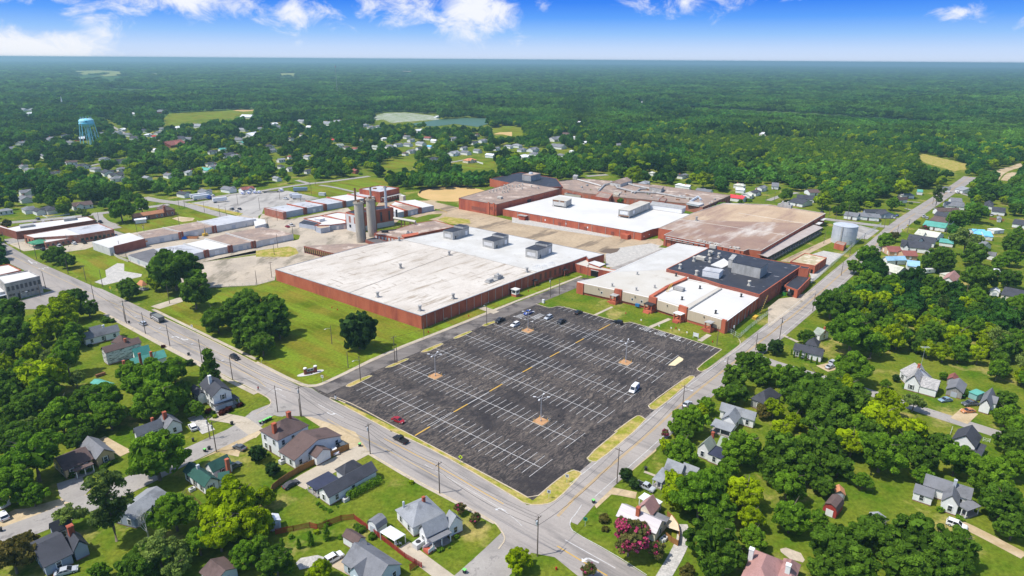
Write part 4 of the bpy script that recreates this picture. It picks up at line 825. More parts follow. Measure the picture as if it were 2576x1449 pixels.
def penth(root, t, base, top, label, bl=blackr, wall=corr):
    pts = TL(t, *base); hh = root['_h']; R = [local(root, q, hh) for q in pts]; A, B_, C_ = [Vector(r) for r in R]
    D = A + C_ - B_; poly = [A, B_, C_, D]; z0, z1, z2 = hh, hh + top, hh + top + 1.4
    b = MB(); b.extrude([tuple(v) for v in poly], z0, z1, top=False); o = b.build('penthouse', wall, root)
    b = MB(); b.extrude(inset([tuple(v) for v in poly],-.12), z1, z1 + .14, mtop=0); b.build('roof', bl, o)
    t1 = (D - A); nn = (C_ - B_); k = .64
    hi = [A + t1 * k if False else B_ + nn * k, C_, D, A + t1 * k]; b = MB(); b.extrude([tuple(v) for v in hi], z1 + .14, z1 + 1.3, top=True, mtop=1); b.build('clerestory', [wall, bl], o)
    P_ = [tuple(v) for v in poly]; pieces(o, P_,1, [('panel', white_m,-3.6,-1.6,.8 + hh, hh + 3.4,.08),('door', darkm,2.2,3.1, hh + .1, hh + 2.1,.08)]); pieces(o, P_,0, [('panel', paintw,1.2,-1.5, hh + 1.2, hh + 3.2,.06)])
penth(m1,11,((1885,947),(1980,966),(2145,918)),5.0,''); penth(m1,11,((2280,1030),(2395,1057),(2541,1010)),4.6,''); penth(m1,21,((135,1135),(257,1159),(403,1100)),5.0,'')
# roof plant
x, y = local(m1, T(11,2400,1370),6.2); b = MB(); b.box(-6,6,-1.6,1.6,.2,.5); b.box(-5,-2,-1,1,.5,1.6); b.box(1,4,-1.2,1.2,.5,2.4); b.cyl(2.4,0,2.4,3.1,.8,.6,10); b.box(4.5,5.6,-1,1,.5,1.5); b.tube([(-5.5,1.4,.9),(0,1.4,1.0),(5.5,1.4,.9)],.15)
o = b.build('roof_plant', corr, m1); o.location = (x, y,6.2); o.rotation_euler = (0,0, BA)
for q in ((320,1245),(395,1215),(245,1248)):
    x, y = local(m1, T(21, *q),6.2); b = MB()
    for s in (-1,1):
        b.tube([(-2, s * .6,0),(-2, s * .6,1.2),(2, s * .6,1.2),(2, s * .6,0)],.08)
    o = b.build('pipe_frame', galv, m1); o.location = (x, y,6.2); o.rotation_euler = (0,0, BA)
def porch(root, P, i, u, w=3.4, d=2.6, h=2.9, m=darkm, base=None, legs=brickd, steps=None):
    M, L_ = wallM(P, i); c = u * L_; b = MB(); b.box(c - w / 2, c + w / 2,.02, d, h, h + .25, M=M); o = b.build('entrance_canopy', m, root)
    b = MB()
    for s in (-1,1): b.box(c + s * (w / 2 - .25) - .2, c + s * (w / 2 - .25) + .2, d - .45, d - .05,(base or 0), h, M=M)
    b.build('post', legs, o)
    if base:
        b = MB(); b.box(c - w / 2 - .1, c + w / 2 + .1,.02, d + .1,0, base, M=M); b.build('landing', legs, o)
    b = MB(); b.box(c - .6, c + .6,.0,.07,(base or 0) + .02,(base or 0) + 2.2, M=M); b.build('door', darkm, o)
porch(m1, P,1,.735,3,2.2,2.6); porch(m1, P,1,.955,3,2.2,2.8); porch(m1, P,2,.75,3,2.2,3.2)
# guard hut
p = G(T(22,35,80)); r = thing('guard_hut','small white guard hut on a red brick base by the mill drive','hut',(p.x, p.y,0), BA); b = MB(); b.box(-1.5,1.5,-1.5,1.5,0,1.2); b.build('base', brick, r); b = MB(); b.box(-1.4,1.4,-1.4,1.4,1.2,3.6); b.build('wall', trimw, r); b = MB(); b.box(-1.8,1.8,-1.8,1.8,3.6,3.8); b.build('roof', whitec, r)
for s in (0,1,2,3):
    M = Matrix.Rotation(s * math.pi / 2,4,'Z'); b = MB(); b.box(-1.0,1.0,1.4,1.46,2.0,3.1, M=M); b.build('window', glass, r)
b = MB(); [b.box(1.5 + k * .3,1.8 + k * .3,-.6,.6,0,1.2 - k * .24) for k in range(4)]; b.build('steps', brick, r)
# link building with the garage door
lk, P = flatb('link_building','low red brick link building with a roller door between warehouse and offices','building', C(21,(600,1200),(790,1250),(1000,1290),(1060,1275),(880,1235),(830,1190),(720,1160),(690,1165)),4.4, brick, creamr,.2)
pieces(lk, P,0, [('pilaster', brickd,6,6.5,0,4.2,.15)]); pieces(lk, P,1, [('garage_door', blacks,.4,4.8,0,3.4,.05),('door_header', white_m,.2,5.0,3.4,3.7,.1)]); rbox(lk,'raised_roof', C(21,(770,1210),(880,1248),(940,1222),(830,1190)),0,.8, brick, whitec); clean(lk)
# --- office factory on the right: white roofs in front, black roof behind
h12 = 5.9
of, P = flatb('office_building','beige and red brick office block with white stepped roofs facing the parking lot','building', [(1452,709),(1470,713.5),(1565.5,733),(1635.5,749),(1660,756),(1715,773),(1730,779),(1829,808),(1912,746),(1858,731),(1812,720),(1728,701),(1738,694),(1676,679),(1785.5,625),(1703,612),(1540.5,684),(1497,700)], h12, brick, creamr,.10,
    roofs=[([(1673,679),(1779,626),(1703,613.5),(1543,684.5)], whiter,.003),([(1642,747),(1722,771),(1808,722),(1730,705)], whitec,.003),([(1738,779),(1828,804.5),(1906,747),(1815,724)], whitec,.003)], coping=trimw)
M, L_ = wallM(P,0)
SEG = {}
def seg_between(a, c, name, m, z0, z1, d):     # panel on the frontage between two survey points (roof level)
    A = Vector(local(of, a, h12)); B_ = Vector(local(of, c, h12)); t = (B_ - A).normalized(); n = Vector((t.y,-t.x)); 
    if n.dot(Vector((0,-1))) < 0: n = -n
    M = Matrix(((t.x, n.x,0, A.x),(t.y, n.y,0, A.y),(0,0,1,0),(0,0,0,1))); b = MB(); L_ = (B_ - A).length; b.box(0.15, L_ - .15,-.4, d, z0, z1, M=M); b.build(name, m, of); return M, L_
def onfront(M, u, z, w, hh, name, m, d, d0=0): b = MB(); b.box(u - w / 2, u + w / 2, d0, d, z, z + hh, M=M); return b.build(name, m, of)
segs = [((1470,713.5),(1546,729.5)),((1566,733.5),(1633,748.5)),((1654,754.5),(1708,771.5)),((1731,779),(1817,804))]
for i,(a, c) in enumerate(segs):
    M, L_ = seg_between(a, c,'siding', beige,1.3,5.85,.35)
    for f_ in ((.6,),(.4,.75),(),())[i]:
        w_ = onfront(M, L_ * f_,2.6,1.1,1.3,'window', trimw,.40,.3); b = MB(); b.box(L_ * f_ - .4, L_ * f_ + .4,.3,.44,2.75,3.75, M=M); b.build('pane', glass, w_)
    onfront(M, L_ * .5,4.6,.35,.5,'wall_lamp', darkm,.7,.3)
piers = [((1452,709),(1470,713.5),0),((1546.5,729.5),(1565.5,733.5),.9),((1633.5,748.5),(1653.5,754.5),1.0),((1709,771.5),(1730.5,779),1.1),((1817.5,804),(1829,808),.4)]
for a, c, up in piers: seg_between(a, c,'brick_pier', brick,0,5.85 + up,.7)
for a, c, m, bs, st in (((1546,729.5),(1560,733), corr,1.3,1),((1633,748.5),(1652,754), darkm,.9,0),((1708,771.5),(1726,777), white_m,.9,0),((1786,796),(1801,800.5), corr,1.4,1)):
    A = Vector(local(of, a, h12)); B_ = Vector(local(of, c, h12)); t = (B_ - A).normalized(); n = Vector((t.y,-t.x)); n = -n if n.y > 0 else n
    M = Matrix(((t.x, n.x,0, A.x),(t.y, n.y,0, A.y),(0,0,1,0),(0,0,0,1))); L_ = (B_ - A).length
    b = MB(); b.box(-.2, L_ + .2,.7,4.2, bs + 2.9, bs + 3.15, M=M); o = b.build('porch_roof', m, of)
    b = MB(); [b.box(u, u + .5,3.4,3.9, bs, bs + 2.9, M=M) for u in (0, L_ - .5)]; b.build('post', brick, o)
    b = MB(); b.box(-.2, L_ + .2,.7,4.2,0, bs, M=M); b.build('landing', brick, o); b = MB(); b.box(L_ / 2 - .6, L_ / 2 + .6,.7,.8, bs, bs + 2.2, M=M); b.build('door', darkm, o)
    b = MB(); [b.box((-2.2 if st else .5),(-.2 if st else L_ - .5),4.2 + k * .3 if not st else 1.2,4.5 + k * .3 if not st else 3.2,0, bs - (k + 1) * bs / 6, M=M) for k in range(5 if not st else 1)]
    if st: b = MB(); [b.box(-.2 - (k + 1) * .34,-.2 - k * .34,1.6,3.2,0, bs - (k + 1) * bs / 7, M=M) for k in range(6)]
    b.build('steps', brick, o)
rowof(of, P,7,10,'downpipe', mat('pale_downpipe',(.42,.34,.30)),.2,.2,5.8,.14); pieces(of, P,7, [('door', paintg,14,15.2,0,2.3,.06),('doorway', blacks,26,28,0,2.6,.05),('door', paintg,22,22.9,0,2.2,.06)])
for q in (T(22,1250,25), T(22,1710,120), T(22,2048,258), T(22,2305,90), T(21,1260,1315), T(21,1650,1330), T(21,1008,1432), T(22,1890,8), T(22,1435,0)): rvent(of, q,.95, darkm if q[0] > 1700 else corr)
b = MB(); A, B_ = local(of, T(22,1775,222), h12), local(of, T(22,2110,12), h12); b.tube([(*A, h12 + .35),(*B_, h12 + .35)],.35,4); b.build('roof_kerb', corr, of)
A, B_ = local(of, T(22,1640,5), h12), local(of, T(22,1720,40), h12); b = MB(); b.box(-2.5,2.5,-1.5,1.5,.3,1.6); o = b.build('roof_plant', corr, of); o.location = ((A[0] + B_[0]) / 2,(A[1] + B_[1]) / 2, h12); o.rotation_euler = (0,0, AA)
b = MB(); b.tube([(-2.5,0,.1),(2.5,0,3.2)],.12); b.tube([(-2.5,.7,.1),(2.5,.7,3.2)],.12); o = b.build('roof_ladder', mat('yellow_steel',(.6,.38,.05)), of); o.location = (*local(of, T(22,1590,30), h12), h12); o.rotation_euler = (0,0, BA)
rbox(of,'firewall', C(22,(1383,97),(1412,104),(1572,5),(1545,0)),0,.9, brick, brick); rbox(of,'firewall', C(21,(1540,1449),(1572,1449),(1762,1368),(1752,1355)),0,.9, brick, brick)
clean(of)
bf_, P = flatb('black_roofed_factory','brick factory with a black roof and grey metal penthouses behind the offices','factory', [(1676,677),(1785.5,622.5),(1930,653),(2036,671),(2010,674.5),(1911,742),(1858,727),(1812,716),(1738,692)],7.4, brickd, blackr,.15, coping=brick)
rowof(bf_, P,4,6,'blind_window', mat('bricked_up_window',(.20,.085,.055)),1.6,1.5,5.2,.08); rowof(bf_, P,4,1,'pilaster', brick,.6,0,7.3,.3)
rbox(bf_,'penthouse', C(21,(2205,1292),(2490,1355),(2562,1305),(2277,1245)),0,5.6, corr, blackr); rbox(bf_,'penthouse', C(21,(2170,1240),(2210,1250),(2250,1200),(2212,1190)),0,4.6, corr, corr)
rbox(bf_,'penthouse', C(21,(1912,1330),(2080,1358),(2118,1322),(1950,1296)),0,3.2, white_m, greyr)
rbox(bf_,'roof_slab', C(21,(2000,1225),(2110,1255),(2200,1210),(2130,1160)),0,.35, whitec, whitec)
for q in (T(21,1690,1255), T(21,1855,1320), T(21,2385,1425), T(21,1990,1190), T(21,1830,1180), T(21,2080,1140), T(21,1985,1120)): rvent(bf_, q,1.5, creamr)
for q, w, d in ((T(21,1900,1165),5,3),(T(21,2020,1050),4,2),(T(21,2000,1110),2.5,2)):
    b = MB(); b.box(-w / 2, w / 2,-d / 2, d / 2,.2,1.9); b.cyl(0,0,1.9,2.2,.7); o = b.build('roof_plant', creamr, bf_); o.location = (*local(bf_, q,7.4),7.4); o.rotation_euler = (0,0, AA)
pr = random.Random(11)
def patches(root, P, m, n, s0, s1, z, name='roof_patch', st=1.0, sd=3):
    g = random.Random(sd); b = MB(); xs = [p[0] for p in P]; ys = [p[1] for p in P]; k = 0; h = root['_h']
    while k < n:
        x, y = g.uniform(min(xs), max(xs)), g.uniform(min(ys), max(ys)); c = False; j = len(P) - 1
        for i in range(len(P)):
            if (P[i][1] > y) != (P[j][1] > y) and x < (P[j][0] - P[i][0]) * (y - P[i][1]) / (P[j][1] - P[i][1]) + P[i][0]: c = not c
            j = i
        if not c: continue
        s = g.uniform(s0, s1); M = Matrix.Translation((x, y,0)) @ Matrix.Rotation(AA + g.uniform(-.15,.15),4,'Z'); w = s * st * g.uniform(.6,1.6); q = [M @ Vector((a * w * g.uniform(.7,1), c_ * s * g.uniform(.7,1),0)) for a, c_ in ((-1,-.5),(0,-.8),(1,-.6),(1.1,.3),(.3,.7),(-.9,.6))]
        b.flat([(v.x, v.y) for v in q], h + z + k * .0004); k += 1
    b.build(name, m, root)
patches(bf_, inset(P,2), mat('pale_patch',(.20,.20,.22)),34,.3,1.1,.012, st=1.4)
patches(m1, [local(m1, q,6.2) for q in ((700,681),(1059,790),(1345,685),(1150,636),(1003,605),(928,620))], mat('roof_dirt',(.27,.21,.155),(.40,.34,.28), scale=1),110,.12,.5,.01,'roof_stain',4.5,5)
patches(m1, [local(m1, q,6.2) for q in ((1030,603),(1350,682),(1500,641),(1288,595),(1180,573))], mat('roof_dirt2',(.42,.38,.33)),50,.12,.5,.012,'roof_stain',2.0,6)
clean(m1); clean(bf_)
def simple(name, label, t, pts, h, wall, roof, par=.2, z=None, cat='building', **k): 
    r, P = flatb(name, label, cat, TL(t, *pts), h, wall, roof, par, **k); return r, P
r, P = simple('loading_annex','low black-roofed brick annex with loading doors beside the mill street',31,((165,1425),(290,1318),(428,1345),(300,1475)),4.2, brick, blackr); pieces(r, P,3, [('loading_door', blacks,2,5,1,3.6,.05),('loading_door', blacks,7,10,1,3.6,.05)]); clean(r)
r, P = simple('brick_stair_tower','small red brick tower block behind the loading annex',31,((312,1248),(410,1262),(425,1242),(330,1226)),8.6, brick, blackr); clean(r)
r, P = simple('brick_store','detached brick store with a mossy dirty flat roof near the steel tank',31,((222,1187),(475,1229),(592,1147),(370,1100)),4.6, brick, mat('mossy_roof',(.50,.40,.26),(.36,.32,.18), scale=.3, c3=(.62,.55,.42), s3=.25, mott=.15, rough=1),.3); pieces(r, P,0, [('door', trimw,-4.2,-3,0,2.6,.06),('doorway', blacks,-2,-.8,0,2.4,.06)]); clean(r)
# --- the wide brown-roofed mill
bm, P = flatb('brown_roofed_mill','huge brick mill with a brown streaked roof behind the offices','factory', [(1670.5,591),(1870.5,632),(1883,627),(1914,631),(2077,537),(1932,514.5),(1820,511),(1740.5,537),(1657,573.5),(1694,580)],7.2, brick, brownr,.18,
    roofs=[([(1712,552),(1742,539),(1820,513),(1932,517),(2072,538),(2032,562)], tanr,.0)], coping=creamr)
for a, c in (((1712,552),(1977,591.5)),((1858,536),(2032,564))):
    A, B_ = local(bm, a,7.2), local(bm, c,7.2); b = MB(); b.tube([(*A,7.22),(*B_,7.22)],.16,4); b.build('roof_joint', creamr, bm)
M, L_ = wallM(P,0)
rowof(bm, P,0,14,'buttress', brickd,.5,0,7,.5); b = MB(); b.tube([M @ Vector((2,1.2,6.3)), M @ Vector((L_ * .55,1.2,6.3))],.35,6); b.tube([M @ Vector((2,1.2,5.2)), M @ Vector((L_ * .4,1.2,5.2))],.2,6); b.build('steam_pipe', corr, bm)
me = text_mesh('EA',3.2,.04); me.materials.append(mat('graffiti_yellow',(.75,.45,.12))); o = inst('graffiti', me, bm); o.matrix_local = M @ Matrix.Translation((L_ * .80,.10,3.6)) @ Matrix(((-1,0,0,0),(0,0,1,0),(0,1,0,0),(0,0,0,1))) if M.to_3x3().determinant() < 0 else M @ Matrix.Translation((L_ * .80,.10,3.6)) @ Matrix.Rotation(math.pi / 2,4,'X')
junk = random.Random(4)
for k in range(26):
    u = L_ * junk.uniform(.42,.95); v = M @ Vector((u,-junk.uniform(1.5,4),7.25)); s = junk.uniform(.3,1.0); b = MB(); b.box(-s, s,-s * .6, s * .6,0, s * .8); o = b.build('roof_plant', creamr, bm); o.location = v; o.rotation_euler = (0,0, junk.uniform(0,3))
for q in (T(21,1855,770),): rvent(bm, q,1.6)
b = MB(); b.box(-5,5,-2,2,0,2.2); b.box(-3,3,-1.4,1.4,2.2,3.4); b.cyl(-2,0,3.4,4.6,.8); b.cyl(2,0,3.4,4.4,.8); o = b.build('roof_plant', corr, bm); o.location = (*local(bm, T(31,170,635),7.2),7.2); o.rotation_euler = (0,0, AA)
rowof(bm, P,3,12,'window', blacks,2.2,3.4,5.0,.05)
for k, q in enumerate((T(31,555,755), T(31,515,795))):
    b = MB(); b.box(-4,4,-1.4,1.4,0,.3); o = b.build('dock_canopy', whitec, bm); p = local(bm, q,5); o.location = (*p,4.6); o.rotation_euler = (0,0, BA)
clean(bm)
# covered walkway along its right side
cw = [G(q,4.6).xy for q in (T(31,0,1085), T(31,490,812), T(31,522,832), T(31,30,1112))]
w0, w1 = G(T(31,-60,1120),4.8), G(T(31,505,825),4.8); d = (w1 - w0); ang = math.atan2(d.y, d.x); r = thing('covered_walkway','long covered loading walkway with a grey sloping roof along the brown-roofed mill','walkway',(w0.x, w0.y,0), ang)
b = MB(); b.add([(0,-3.4,4.4),(d.length,-3.4,4.4),(d.length,3.0,5.2),(0,3.0,5.2),(0,-3.4,4.2),(d.length,-3.4,4.2),(d.length,3,5.0),(0,3,5.0)], [(0,1,2,3),(4,7,6,5),(0,4,5,1),(1,5,6,2),(3,2,6,7),(0,3,7,4)]); b.build('roof', mat('walkway_roof',(.40,.34,.31),(.46,.40,.36), scale=.2), r)
b = MB(); b.box(0, d.length,-3.3,-3.2,3.0,4.3); b.build('fascia', darkm, r)
for k in range(22): b = MB(); b.box(-.15,.15,-3.3,-3.0,0,4.3); o = b.build('post', corr, r); o.location = (d.length * (k + .5) / 22,0,0)
b = MB(); b.box(0, d.length,-2.8,3.0,0,1.1); b.build('platform', conc, r)
# --- white-roofed mill in the centre
wm, P = flatb('white_roofed_mill','long red brick mill with a clean white roof in the middle of the yard','factory', [(1265,526),(1288,530),(1614,586.5),(1640.5,577),(1657,573.5),(1740.5,539),(1724,537),(1565.5,512),(1409,490)],5.0, brick, whitec,.08, coping=mat('dark_coping',(.12,.10,.10)))
rowof(wm, P,1,10,'downpipe', mat('pale_downpipe',(.42,.34,.30)),.25,.2,4.8,.3); rowof(wm, P,1,3,'doorway', brickd,2.2,0,2.6,.3,.3,.9); rowof(wm, P,1,3,'window', trimw,.9,1.8,3.0,.08,.2,.7); rowof(wm, P,2,2,'window', trimw,1.2,1.8,2.4,.1)
M, L_ = wallM(P,1); b = MB(); b.box(L_ - 13, L_ - 8,0,4,0,3, M=M); b.build('lean_to', brick, wm); b = MB(); b.box(L_ * .08, L_ * .13,0,3,0,3.2, M=M); o = b.build('lean_to', brick, wm); b = MB(); b.box(L_ * .07, L_ * .14,-.2,3.4,3.2,3.5, M=M); b.build('roof', corr, o)
oh, R = rbox(wm,'penthouse', C(21,(407,625),(543,645),(598,615),(470,592)),.8,5.2, corr, creamr)
b = MB(); 
for x, y in R: b.box(x - .2, x + .2, y - .2, y + .2,5,6)
b.build('post', corr, oh); pieces(oh, R,0, [('rusty_panel', rusty,.3,5.5,9.0,10.1,.05),('rusty_panel', rusty,7,10.5,9.0,10.1,.05),('panel', whiter,1,-1.5,6.2,8.9,.05)])
oh, R = rbox(wm,'penthouse', C(21,(1068,735),(1177,750),(1385,660),(1285,645)),.9,5.6, corr, creamr); pieces(oh, R,0, [('panel', white_m,1.2,-1.2,7.5,9.8,.06),('rusty_panel', rusty,.3,-.3,6.0,6.8,.06)]); pieces(oh, R,1, [('panel', white_m,6,9,7.2,9.6,.06)])
b = MB(); [b.box(x - .2, x + .2, y - .2, y + .2,5,6) for x, y in R]; b.build('post', corr, oh)
rbox(wm,'roof_corridor', C(21,(1382,655),(1705,702),(1738,690),(1745,670),(1410,620)),.2,3.4, white_m, corr)
clean(wm)
b7, P = flatb('brown_roofed_block','tall red brick block with a brown roof full of small vents, beside the ball field','building', [(1154,498.5),(1249,514.5),(1409,475),(1295,456),(1269,466)],8.8, brick, mulr,.15, coping=mat('dark_coping',(.12,.10,.10)))
rowof(b7, P,0,5,'window', brickd,3.0,1.6,4.4,.08,.35,.72); rowof(b7, P,0,3,'blind_arch', brickd,2.0,4.2,6.6,.25,.78,1); rowof(b7, P,0,2,'pier', brick,1.4,0,9.6,.5,.74,1); pieces(b7, P,1, [('louvre', darkm,38,43,3.5,6.5,.1)])
for q in ((2350,490),(2385,482),(2415,475),(2450,462),(2480,495),(2500,490),(2530,485),(2490,455),(2515,445),(2540,425),(2500,430),(2545,465)): rvent(b7, T(11, *q),1.1, creamr)
for q in ((45,435),(75,430),(105,415),(100,455),(195,435),(262,450),(5,435)): rvent(b7, T(21, *q),1.1, creamr)
b = MB(); b.box(-2,2,-1.3,1.3,.3,1.8); o = b.build('roof_plant', creamr, b7); o.location = (*local(b7, T(11,2455,550),8.8),8.8); o.rotation_euler = (0,0, AA); clean(b7)
b8, P = flatb('black_roofed_block','red brick block with a black roof and grey rooftop shed at the far end','building', [(1232,450),(1338,472),(1416,470),(1400,449),(1310,433.5)],7.0, brick, blackr,.15); rbox(b8,'penthouse', C(21,(103,365),(190,377),(287,352),(205,340)),0,5.2, corr, mulr); rvent(b8, T(21,185,300),2.2, galv) if False else None
b = MB(); b.cyl(0,0,5.3,6.8,2.0,1.6,12); o = b.build('roof_fan', galv, b8); o.location = (*local(b8, T(21,188,358),7),7); clean(b8)
# --- derelict mill at the back with a jumble of ducts
dm, P = flatb('derelict_mill','derelict brick mill with patched brown roof and white ducts at the rear','factory', [(1392,470),(1468,486),(1563,497),(1723,512),(1768,522),(1838,492),(1671,469),(1531,455),(1463,450),(1393,458)],5.4, brick2, mulr,.4, coping=mulr)
for i, n in ((0,5),(1,6),(2,9)): rowof(dm, P, i, n,'window', brick,3.2,1.0,4.0,.08); rowof(dm, P, i, n,'pier', conc,.6,0,5.2,.3) if False else None
rowof(dm, P,4,11,'window', brickd,3,.8,4.4,.08)
def rduct(pts, r, m=corr, nm='roof_duct'):
    b = MB(); b.tube([(*local(dm, T(21, x, y),5.4),5.4 + z * .7) for x, y, z in pts], r * .75,6); b.build(nm, m, dm)
rduct([(870,480,.5),(930,420,1.2),(1020,410,2.4),(1060,450,1.5),(1230,490,1.2),(1450,500,1.2),(1700,545,1.0),(1850,560,1)],1.2); rduct([(1000,400,2.4),(1060,440,1.5)],1.4); rduct([(1230,500,1),(1290,460,1),(1380,455,1)],1.0); rduct([(1140,400,1),(1250,430,1),(1350,450,1.2),(1500,490,1)],1.3); rduct([(660,365,1),(790,400,1.2),(900,430,1)],.9, whiter); rduct([(1790,590,.6),(1870,540,1),(1900,570,1)],1.5, galv)
o, R = rbox(dm,'penthouse', C(21,(985,415),(1090,432),(1205,395),(1100,378)),0,2.6, whiter, mulr)
A, B_, C_, D = [Vector(r) for r in R]; b = MB(); m1_, m2_ = (A + B_) / 2,(C_ + D) / 2; z = 8.1
b.add([(*A, z),(*B_, z),(*C_, z),(*D, z),(*m1_, z + 2.4),(*m2_, z + 2.4)], [(0,1,4),(2,3,5),(1,2,5,4),(3,0,4,5)]); b.build('gable_roof', mulr, o)
rbox(dm,'penthouse', C(21,(1378,470),(1500,490),(1528,462),(1410,448)),0,3.4, corr, mulr); rbox(dm,'penthouse', C(21,(1755,610),(1880,632),(1930,615),(1800,590)),0,1.2, galv, whiter); rbox(dm,'penthouse', C(21,(610,358),(650,362),(665,345),(625,340)),0,3, corr, corr)
for k in range(40):
    f = junk.random(); g = junk.uniform(.15,.9); a = Vector(P[0]).lerp(Vector(P[4]), f); c = Vector(P[9]).lerp(Vector(P[5]), f); v = a.lerp(c, g); s = junk.uniform(.5,1.5); b = MB(); b.box(-s, s,-s * .5, s * .5,0, junk.uniform(.3,1.4)); o = b.build('roof_plant',(whiter, corr, creamr, rusty)[k % 4], dm); o.location = (v.x, v.y,5.38); o.rotation_euler = (0,0, BA + junk.choice((0,.1,1.57)))
clean(dm)
r, P = simple('brick_annex','red brick cube standing before the derelict mill',21,((832,530),(975,552),(1012,505),(880,480)),6.6, brick, mulr); clean(r)
r, P = simple('concrete_tower','narrow grey concrete shaft before the derelict mill',21,((1012,505),(1070,515),(1085,490),(1030,480)),6.4, conc, conc); clean(r)
r, P = simple('small_brick_block','small brown brick block before the derelict mill, right one',21,((1475,570),(1540,580),(1560,550),(1500,542)),6.0, brickd, mulr); clean(r)
r, P = simple('low_shed','low cream shed with a dark roof beside the derelict mill',21,((528,500),(690,520),(730,500),(570,482)),3.0, creamr, blackr); clean(r)
r, P = simple('rear_office','plain brick rear building right behind the derelict mill',21,((1530,435),(1880,470),(2190,515),(2190,500),(1900,440),(1560,420)),4.0, brick2, mulr) if False else (None, None)
# --- boiler house, silos, stacks
bh, P = flatb('boiler_house','tall red and white brick boiler house beside the concrete silos','building', C(11,(903,690),(1000,712),(1215,672),(1383,645),(1300,622),(1100,640)),12.4, brick, blackr,.4, coping=brick)
pieces(bh, P,2, [('white_band', whiter,.1,-.1,0,3.4,.12)] + [('tall_window', glass, u, u + 1.5,4.5,11,.1) for u in (2.5,9,15)]); pieces(bh, P,0, [('white_panel', paintw,.1,-.1,0,11.8,.1)]); pieces(bh, P,0, [('tall_window', brick2,3,5,6,10.5,.16),('tall_window', brick2,8.5,10.5,6,10.5,.16),('window', glass,3,5,2.5,4.6,.16)]); pieces(bh, P,1, [('white_band', whiter,.1,-.1,0,3.4,.12)])
for q, hh, r_, m in ((T(11,1310,645),15.5,.95, galv),(T(11,1162,650),15.0,.8, conc),(T(11,1010,690),17.0,.7, rusty)):
    b = MB(); b.cyl(0,0,0, hh, r_, r_ * .9,14); b.cyl(0,0, hh * .3, hh * .3 + .3, r_ * 1.15); b.cyl(0,0, hh - .3, hh, r_ * 1.1); o = b.build('chimney_stack', m, bh); o.location = (*local(bh, q,12.4),12.3)
rbox(bh,'roof_plant', C(11,(1075,665),(1140,672),(1200,655),(1130,648)),0,1.4, brickd, mulr); clean(bh)
for q, hh, rr, lb in ((T(11,1058,985),26.5,2.85,'front concrete silo with stained sides, the left one of the pair'),(T(11,1172,925),25.5,2.85,'rear concrete silo with a dark stained side, right one of the pair')):
    p = G(q); r = thing('concrete_silo', lb,'silo',(p.x, p.y,0),0.3,'concrete silos'); b = MB(); b.lathe([(rr,0),(rr, hh),(rr - .35, hh + .01),(rr - .4, hh - .3),(0, hh - .3)],28); b.build('shell', conc, r, False)
    b = MB(); b.lathe([(rr, hh - .9),(rr + .5, hh - .9),(rr + .5, hh - .6),(rr, hh - .6)],28); b.build('top_ring', conc, r); b = MB()
    for i in range(14): a = i * 2 * math.pi / 14; b.tube([(math.cos(a) * (rr + .4), math.sin(a) * (rr + .4), hh - .6),(math.cos(a) * (rr + .4), math.sin(a) * (rr + .4), hh + .5)],.05,4)
    b.lathe([(rr + .4, hh + .45),(rr + .48, hh + .5),(rr + .4, hh + .55)],24); b.build('railing', rusty, r); b = MB(); b.box(rr * .93, rr + .5,-.4,.4,0, hh - 1); b.build('ladder', rusty, r)
    b = MB(); b.box(-1,1,-.8,.8, hh - .3, hh + .9); b.build('hatch', rusty, r)
LAND += [('twin concrete silos', T(11,1110,800))]
r, P = simple('silo_deck','low flat-roofed brick deck building behind the big warehouse',11,((1190,905),(1490,958),(1640,905),(2015,830),(1800,770),(1590,800),(1400,860),(1250,870)),3.6, brick, mulr); rbox(r,'brick_upstand', C(11,(1490,955),(1635,925),(1632,905),(1465,930)),0,1.0, brick, brick)
b = MB(); b.box(-2,2,-1,1,0,1); b.cyl(-1,0,1,2,.7); b.cyl(1.3,0,1,1.8,.5); o = b.build('roof_plant', corr, r); o.location = (*local(r, T(11,1545,905),3.6),3.6); b = MB(); b.box(-1.6,1.6,-.8,.8,0,1.4); b.cyl(2,0,0,1.5,.8); o = b.build('roof_plant', darkm, r); o.location = (*local(r, T(11,1290,890),3.6),3.6)
rowof(r, P,0,9,'window', paintw,1.6,.8,2.6,.06); clean(r)
r, P = simple('open_shed','open-fronted timber shed with a flat brown roof touching the big warehouse',11,((480,1025),(790,1100),(1145,1012),(930,1000)),4.4, brickd, mulr,0); rowof(r, P,0,14,'bay_opening', blacks,1.2,.4,3.4,.08); rowof(r, P,0,14,'timber', mat('ochre_timber',(.42,.30,.12)),.5,1.2,3.6,.16,.03,1.0); clean(r)
r, P = simple('dark_platform','low dark slab roof at the foot of the silos',11,((1100,965),(1200,1000),(1330,985),(1190,940)),2.0, brickd, mat('dark_slab',(.13,.115,.11)),.1); clean(r)
# conveyor bridge
a, c = G(T(11,1385,745),6.5), G(T(11,1605,790),5.0); r = thing('conveyor_bridge','elevated pipe bridge on steel legs right of the boiler house','conveyor',(a.x, a.y,0)); b = MB(); d = c - a; b.tube([(0,0,6.5),(d.x, d.y,5.6)],1.0,4); b.build('gallery', creamr, r); b = MB(); 
for k in (.35,.5,.75,1): b.tube([(d.x * k, d.y * k,0),(d.x * k, d.y * k,5.6)],.35,4)
b.build('support', rusty, r); b = MB(); b.tube([(d.x, d.y,5),(d.x + 1, d.y,2),(d.x - 6, d.y - 3,.8)],.5,6); b.build('pipe', galv, r)
